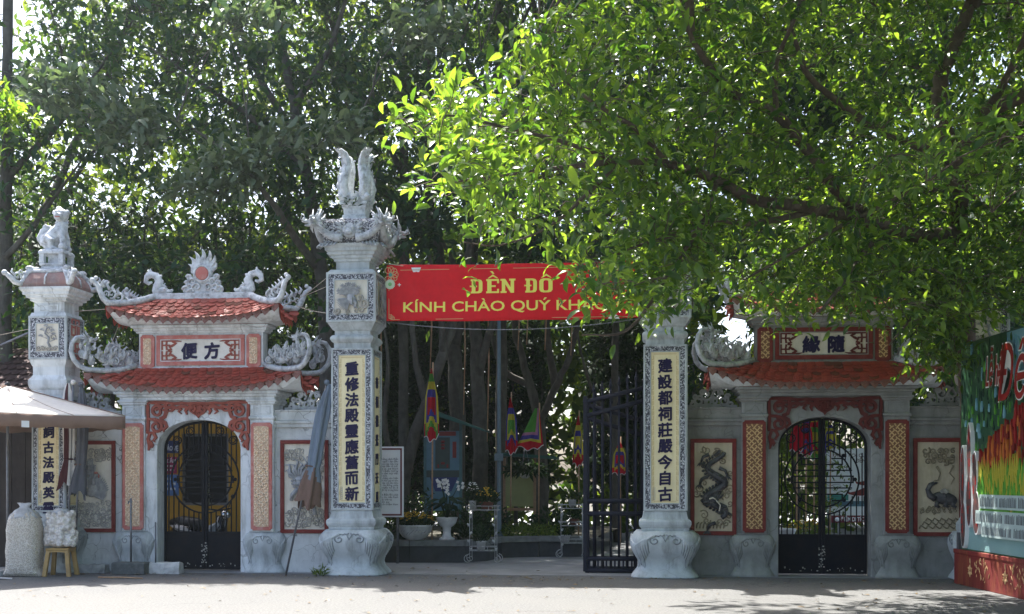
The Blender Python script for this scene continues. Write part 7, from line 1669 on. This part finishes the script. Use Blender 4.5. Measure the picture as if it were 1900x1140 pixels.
# ------------------------------------------------------------------ painted billboard along the right side
bo = atd(1785,1085,18.75); bo.z = 0
BB = thing('billboard', 'festival billboard of red and green flags on a red plinth', 'billboard', bo, atan2(-ca, sa)); LB = 6.5
M['plinth'] = mat('red_plinth', (.20,.022,.020), (.15,.018,.016), .7, 3, .2, 50, (.40,.18,.05), .45, 5, True); M['bbgreen'] = mat('billboard_dark_green', (.012,.05,.028), (.03,.11,.05), .45, 2.2, 0, 50, (.10,.20,.10), .5, 5); M['bbpale'] = mat('billboard_pale', (.26,.42,.41), (.19,.35,.36), .45, 1.5); M['bbsky'] = mat('billboard_sky', (.15,.36,.47), (.24,.44,.52), .45, 1.2)
MB().loft([(LB/2+.12,.16,0),(LB/2+.12,.16,.46),(LB/2+.13,.17,.47),(LB/2+.13,.17,.53)], LB/2-.05, .10).build('plinth', M['plinth'], BB, None, .008)
g = MB(); q = random.Random(6)
for k in range(5):
    x = .5+1.3*k
    for i in range(12): a = 2*pi*i/12; g.feather((x+.02*cos(a),-.062,.24+.02*sin(a)), (x+(.10 if i % 2 else .07)*cos(a),-.064,.24+(.10 if i % 2 else .07)*sin(a)), .035, (0,-1,0))
    g.feather((x,-.062,.33),(x,-.064,.44),.03,(0,-1,0))
    for i in range(26): xx, zz = x+.35+q.uniform(-.22,.5)*.7, q.uniform(.10,.42); g.feather((xx,-.062,zz),(xx+q.uniform(-.06,.06),-.064,zz+q.uniform(.03,.09)),.022,(0,-1,0))
g.build('gilt_ornament', M['gold'], BB)
MB().box(.02,LB,-.02,.03,.53,3.62).build('panel', M['bbgreen'], BB, None, .004)
for x in (.2,2.2,4.2,6.2): MB().box(x-.04,x+.04,.03,.12,.47,3.6).build('strut', M['steel'], BB)
yk = [-.0205]
def flat(name, polys, m, parent=BB):
    g = MB(); yk[0] -= .0010
    for p in polys: g.prism(p, yk[0], -.0195); yk[0] -= .00003
    return tag(g.build(name, M[m], parent), kind='stuff' if len(polys) > 8 else None)
flat('pale_water', [[(.12,.55),(LB-.02,.55),(LB-.02,1.30),(2.1,1.22),(1.2,1.20),(.62,1.12),(.40,1.5),(.12,1.7)]], 'bbpale'); flat('sky_print', [[(1.75,3.60),(1.80,3.1),(2.0,2.9),(2.6,2.8),(LB-.02,2.7),(LB-.02,3.60)]], 'bbsky')
M['bbred'] = mat('billboard_red', (.36,.02,.018), (.28,.016,.016), .45, 12); M['bbdred'] = mat('billboard_dark_red', (.22,.015,.015), (.16,.02,.012), .45, 12); M['bbyel'] = mat('billboard_yellow', (.45,.38,.04), (.33,.34,.04), .45, 12); M['bbgrn'] = mat('billboard_green', (.12,.36,.04), (.07,.24,.03), .45, 12); M['bbphoto'] = mat('billboard_photo', (.03,.035,.04), (.16,.09,.08), .45, 9, 0, 50, (.4,.08,.06), .6, 14); M['bborange'] = mat('billboard_orange', (.50,.16,.03), (.45,.10,.02), .45, 12)
def drop(x, z, w, h, ln=0): return [(x,z+h),(x+w*.35,z+h*.6),(x+w*.5,z+h*.3),(x+w*.3,z+.05*h),(x+ln,z),(x-w*.3,z+.05*h),(x-w*.5,z+h*.3),(x-w*.35,z+h*.6)]
q = random.Random(31); T1 = [[] for _ in range(4)]
for i in range(620):
    x = q.uniform(.05,LB-.05); lo = 1.75 if x < .75 else min(2.9, 2.0+.5*(x-.8)); z = q.uniform(lo, 3.5); k = q.choices((0,1,2,3),(5,4,1,1))[0]; w = q.uniform(.02,.07)
    if x > 1.8 and z > 3.0: k = q.choice((2,3))
    T1[k].append(drop(x, z-.08, w, q.uniform(.06,.22), q.uniform(-.03,.03)))
M['bbband'] = mat('billboard_pale_band', (.42,.52,.51), (.36,.46,.45), .45, 6); M['bbmid'] = mat('billboard_mid_green', (.05,.17,.06), (.10,.24,.07), .45, 12); M['bbdeep'] = mat('billboard_deep_green', (.008,.03,.022), (.015,.05,.03), .45, 12)
flat('tree_print', T1[0], 'bbmid'); flat('tree_print', T1[1], 'bbdeep'); flat('tree_print', T1[2], 'bbgrn'); flat('sky_print', T1[3], 'bbsky')
q = random.Random(12); L1 = [[] for _ in range(4)]
for i in range(420):
    x = q.uniform(.80,LB-.1); top = min(2.7, 1.95+.5*(x-.8)); z = q.uniform(1.72, max(1.78,top-.22)); L1[i % 2 if q.random() < .8 else 3].append(drop(x, z, q.uniform(.035,.08), q.uniform(.12,.30), q.uniform(-.03,.03)))
flat('red_flags', L1[0], 'bbred'); flat('red_flags', L1[1], 'bbdred'); flat('orange_flags', L1[3], 'bborange')
for r_ in range(5):
    P = [[],[]]; zz = 1.66-.13*r_
    for i in range(74): x = .80+i*.077+.035*(r_ % 2); P[1 if q.random() < .15+.2*r_ else 0].append(drop(x, zz-.10+q.uniform(-.05,.05), .082, q.uniform(.22,.36), q.uniform(-.02,.02)))
    flat('yellow_flags', P[0], 'bbyel'); flat('green_flags', P[1], 'bbgrn')
OV = [(.24,1.62,.085,.45),(.50,1.98,.075,.42),(.50,1.28,.10,.38),(.72,1.62,.085,.36),(.78,1.10,.12,.30),(.26,.92,.09,.34)]
flat('photo_petals', [[(x+a*1.12*cos(2*pi*i/24), z+b*1.06*sin(2*pi*i/24)) for i in range(24)] for x,z,a,b in OV], 'pure'); flat('petal_pictures', [[(x+a*cos(2*pi*i/24), z+b*sin(2*pi*i/24)) for i in range(24)] for x,z,a,b in OV], 'bbphoto')
P = []
for x,z,a,b in OV:
    for i in range(3): xx, zz = x+q.uniform(-.6,.6)*a, z+q.uniform(-.7,.6)*b; P.append([(xx-.02,zz),(xx+.02,zz),(xx+.015,zz+.12),(xx-.015,zz+.12)])
flat('figures', P, 'bbred')
for body, x, z, s, sx_ in (('Lễ hội', 1.50, 3.08, .60, .42), ('Đền Đô', 2.85, 2.98, 1.05, .72)):
    yk[0] -= .002; o = lettering('title', body, s, M['pure'], BB, (x, yk[0]-.004, z), bold=.022, ext=.001, shear=.25, sx=sx_); yk[0] -= .003; lettering('title', body, s, M['bbred'], BB, (x, yk[0]-.006, z), bold=.002, ext=.002, shear=.25, sx=sx_)
for zz, xa, xb, hh in ((1.20,.98,LB-.5,.15),(.98,.85,LB-.6,.14),(.80,1.08,LB-.9,.13)):           # lettering too small to read
    flat('caption_band', [[(xa-.03,zz-.03),(xb,zz-.03),(xb,zz+hh+.02),(xa-.03,zz+hh+.02)]], 'bbband'); P = []; x = xa
    while x < xb-.1:
        w = q.uniform(.018,.035)
        if q.random() > .14: P.append([(x,zz),(x+w*.8,zz),(x+w,zz+hh*q.uniform(.7,1)),(x+w*.3,zz+hh*q.uniform(.7,1))])
        x += w+.016
    flat('caption_strokes', P, 'print')
MB().box(-.09,.0,-.05,.05,.53,.78).build('end_bracket', M['steel'], BB)
# weeds at the feet of the walls, fallen leaves
tuft('weed', 'green weed sprouting at the foot of the pillar by the leaning umbrella', (at(593,1062,-.18).x,-.20,0), .10,.08,.16, 70, .11, 'leaf_grass', 'weed', ratio=.2)
tuft('weed', 'small fern rooted under the phoenix tails of the tall pillar', (at(655,372,.34).x-.02,.12,6.12), .16,.05,.14, 60, .10, 'leaf_shrub', 'weed', ratio=.25, up=.2)
n = 750; P = np.stack([NR.uniform(-9,9,n), np.where(NR.rand(n) < .45, -.15-NR.exponential(.35,n), NR.uniform(-7,2.5,n)), np.full(n,.010)], 1); D = NR.normal(0,1,(n,3)); D[:,2] = .05; l = NR.uniform(.04,.10,n); V, Fq, rn = leaves(P, D, l, l*.5, up=3)
M['dryleaf'] = leaf_mat('dry_leaf', (.10,.065,.03), (.16,.11,.05), (.2,.12,.03), .1); tag(link('fallen_leaves', fast_mesh('fallen_leaves', V, Fq, M['dryleaf'], rn)), kind='stuff')
# ------------------------------------------------------------------ the damp air under the trees
hz = bpy.data.materials.new('haze_air'); hz.use_nodes = True; nt = hz.node_tree; nt.nodes.remove(nt.nodes['Principled BSDF'])
pv = _n(nt, 'ShaderNodeVolumePrincipled'); pv.inputs['Color'].default_value = (.80,.93,.95,1); pv.inputs['Density'].default_value = .0007; pv.inputs['Anisotropy'].default_value = .8
nt.links.new(pv.outputs[0], nt.nodes['Material Output'].inputs['Volume'])
tag(MB().box(-45,45,-24,62,-1.4,26).build('haze', hz), kind='stuff')
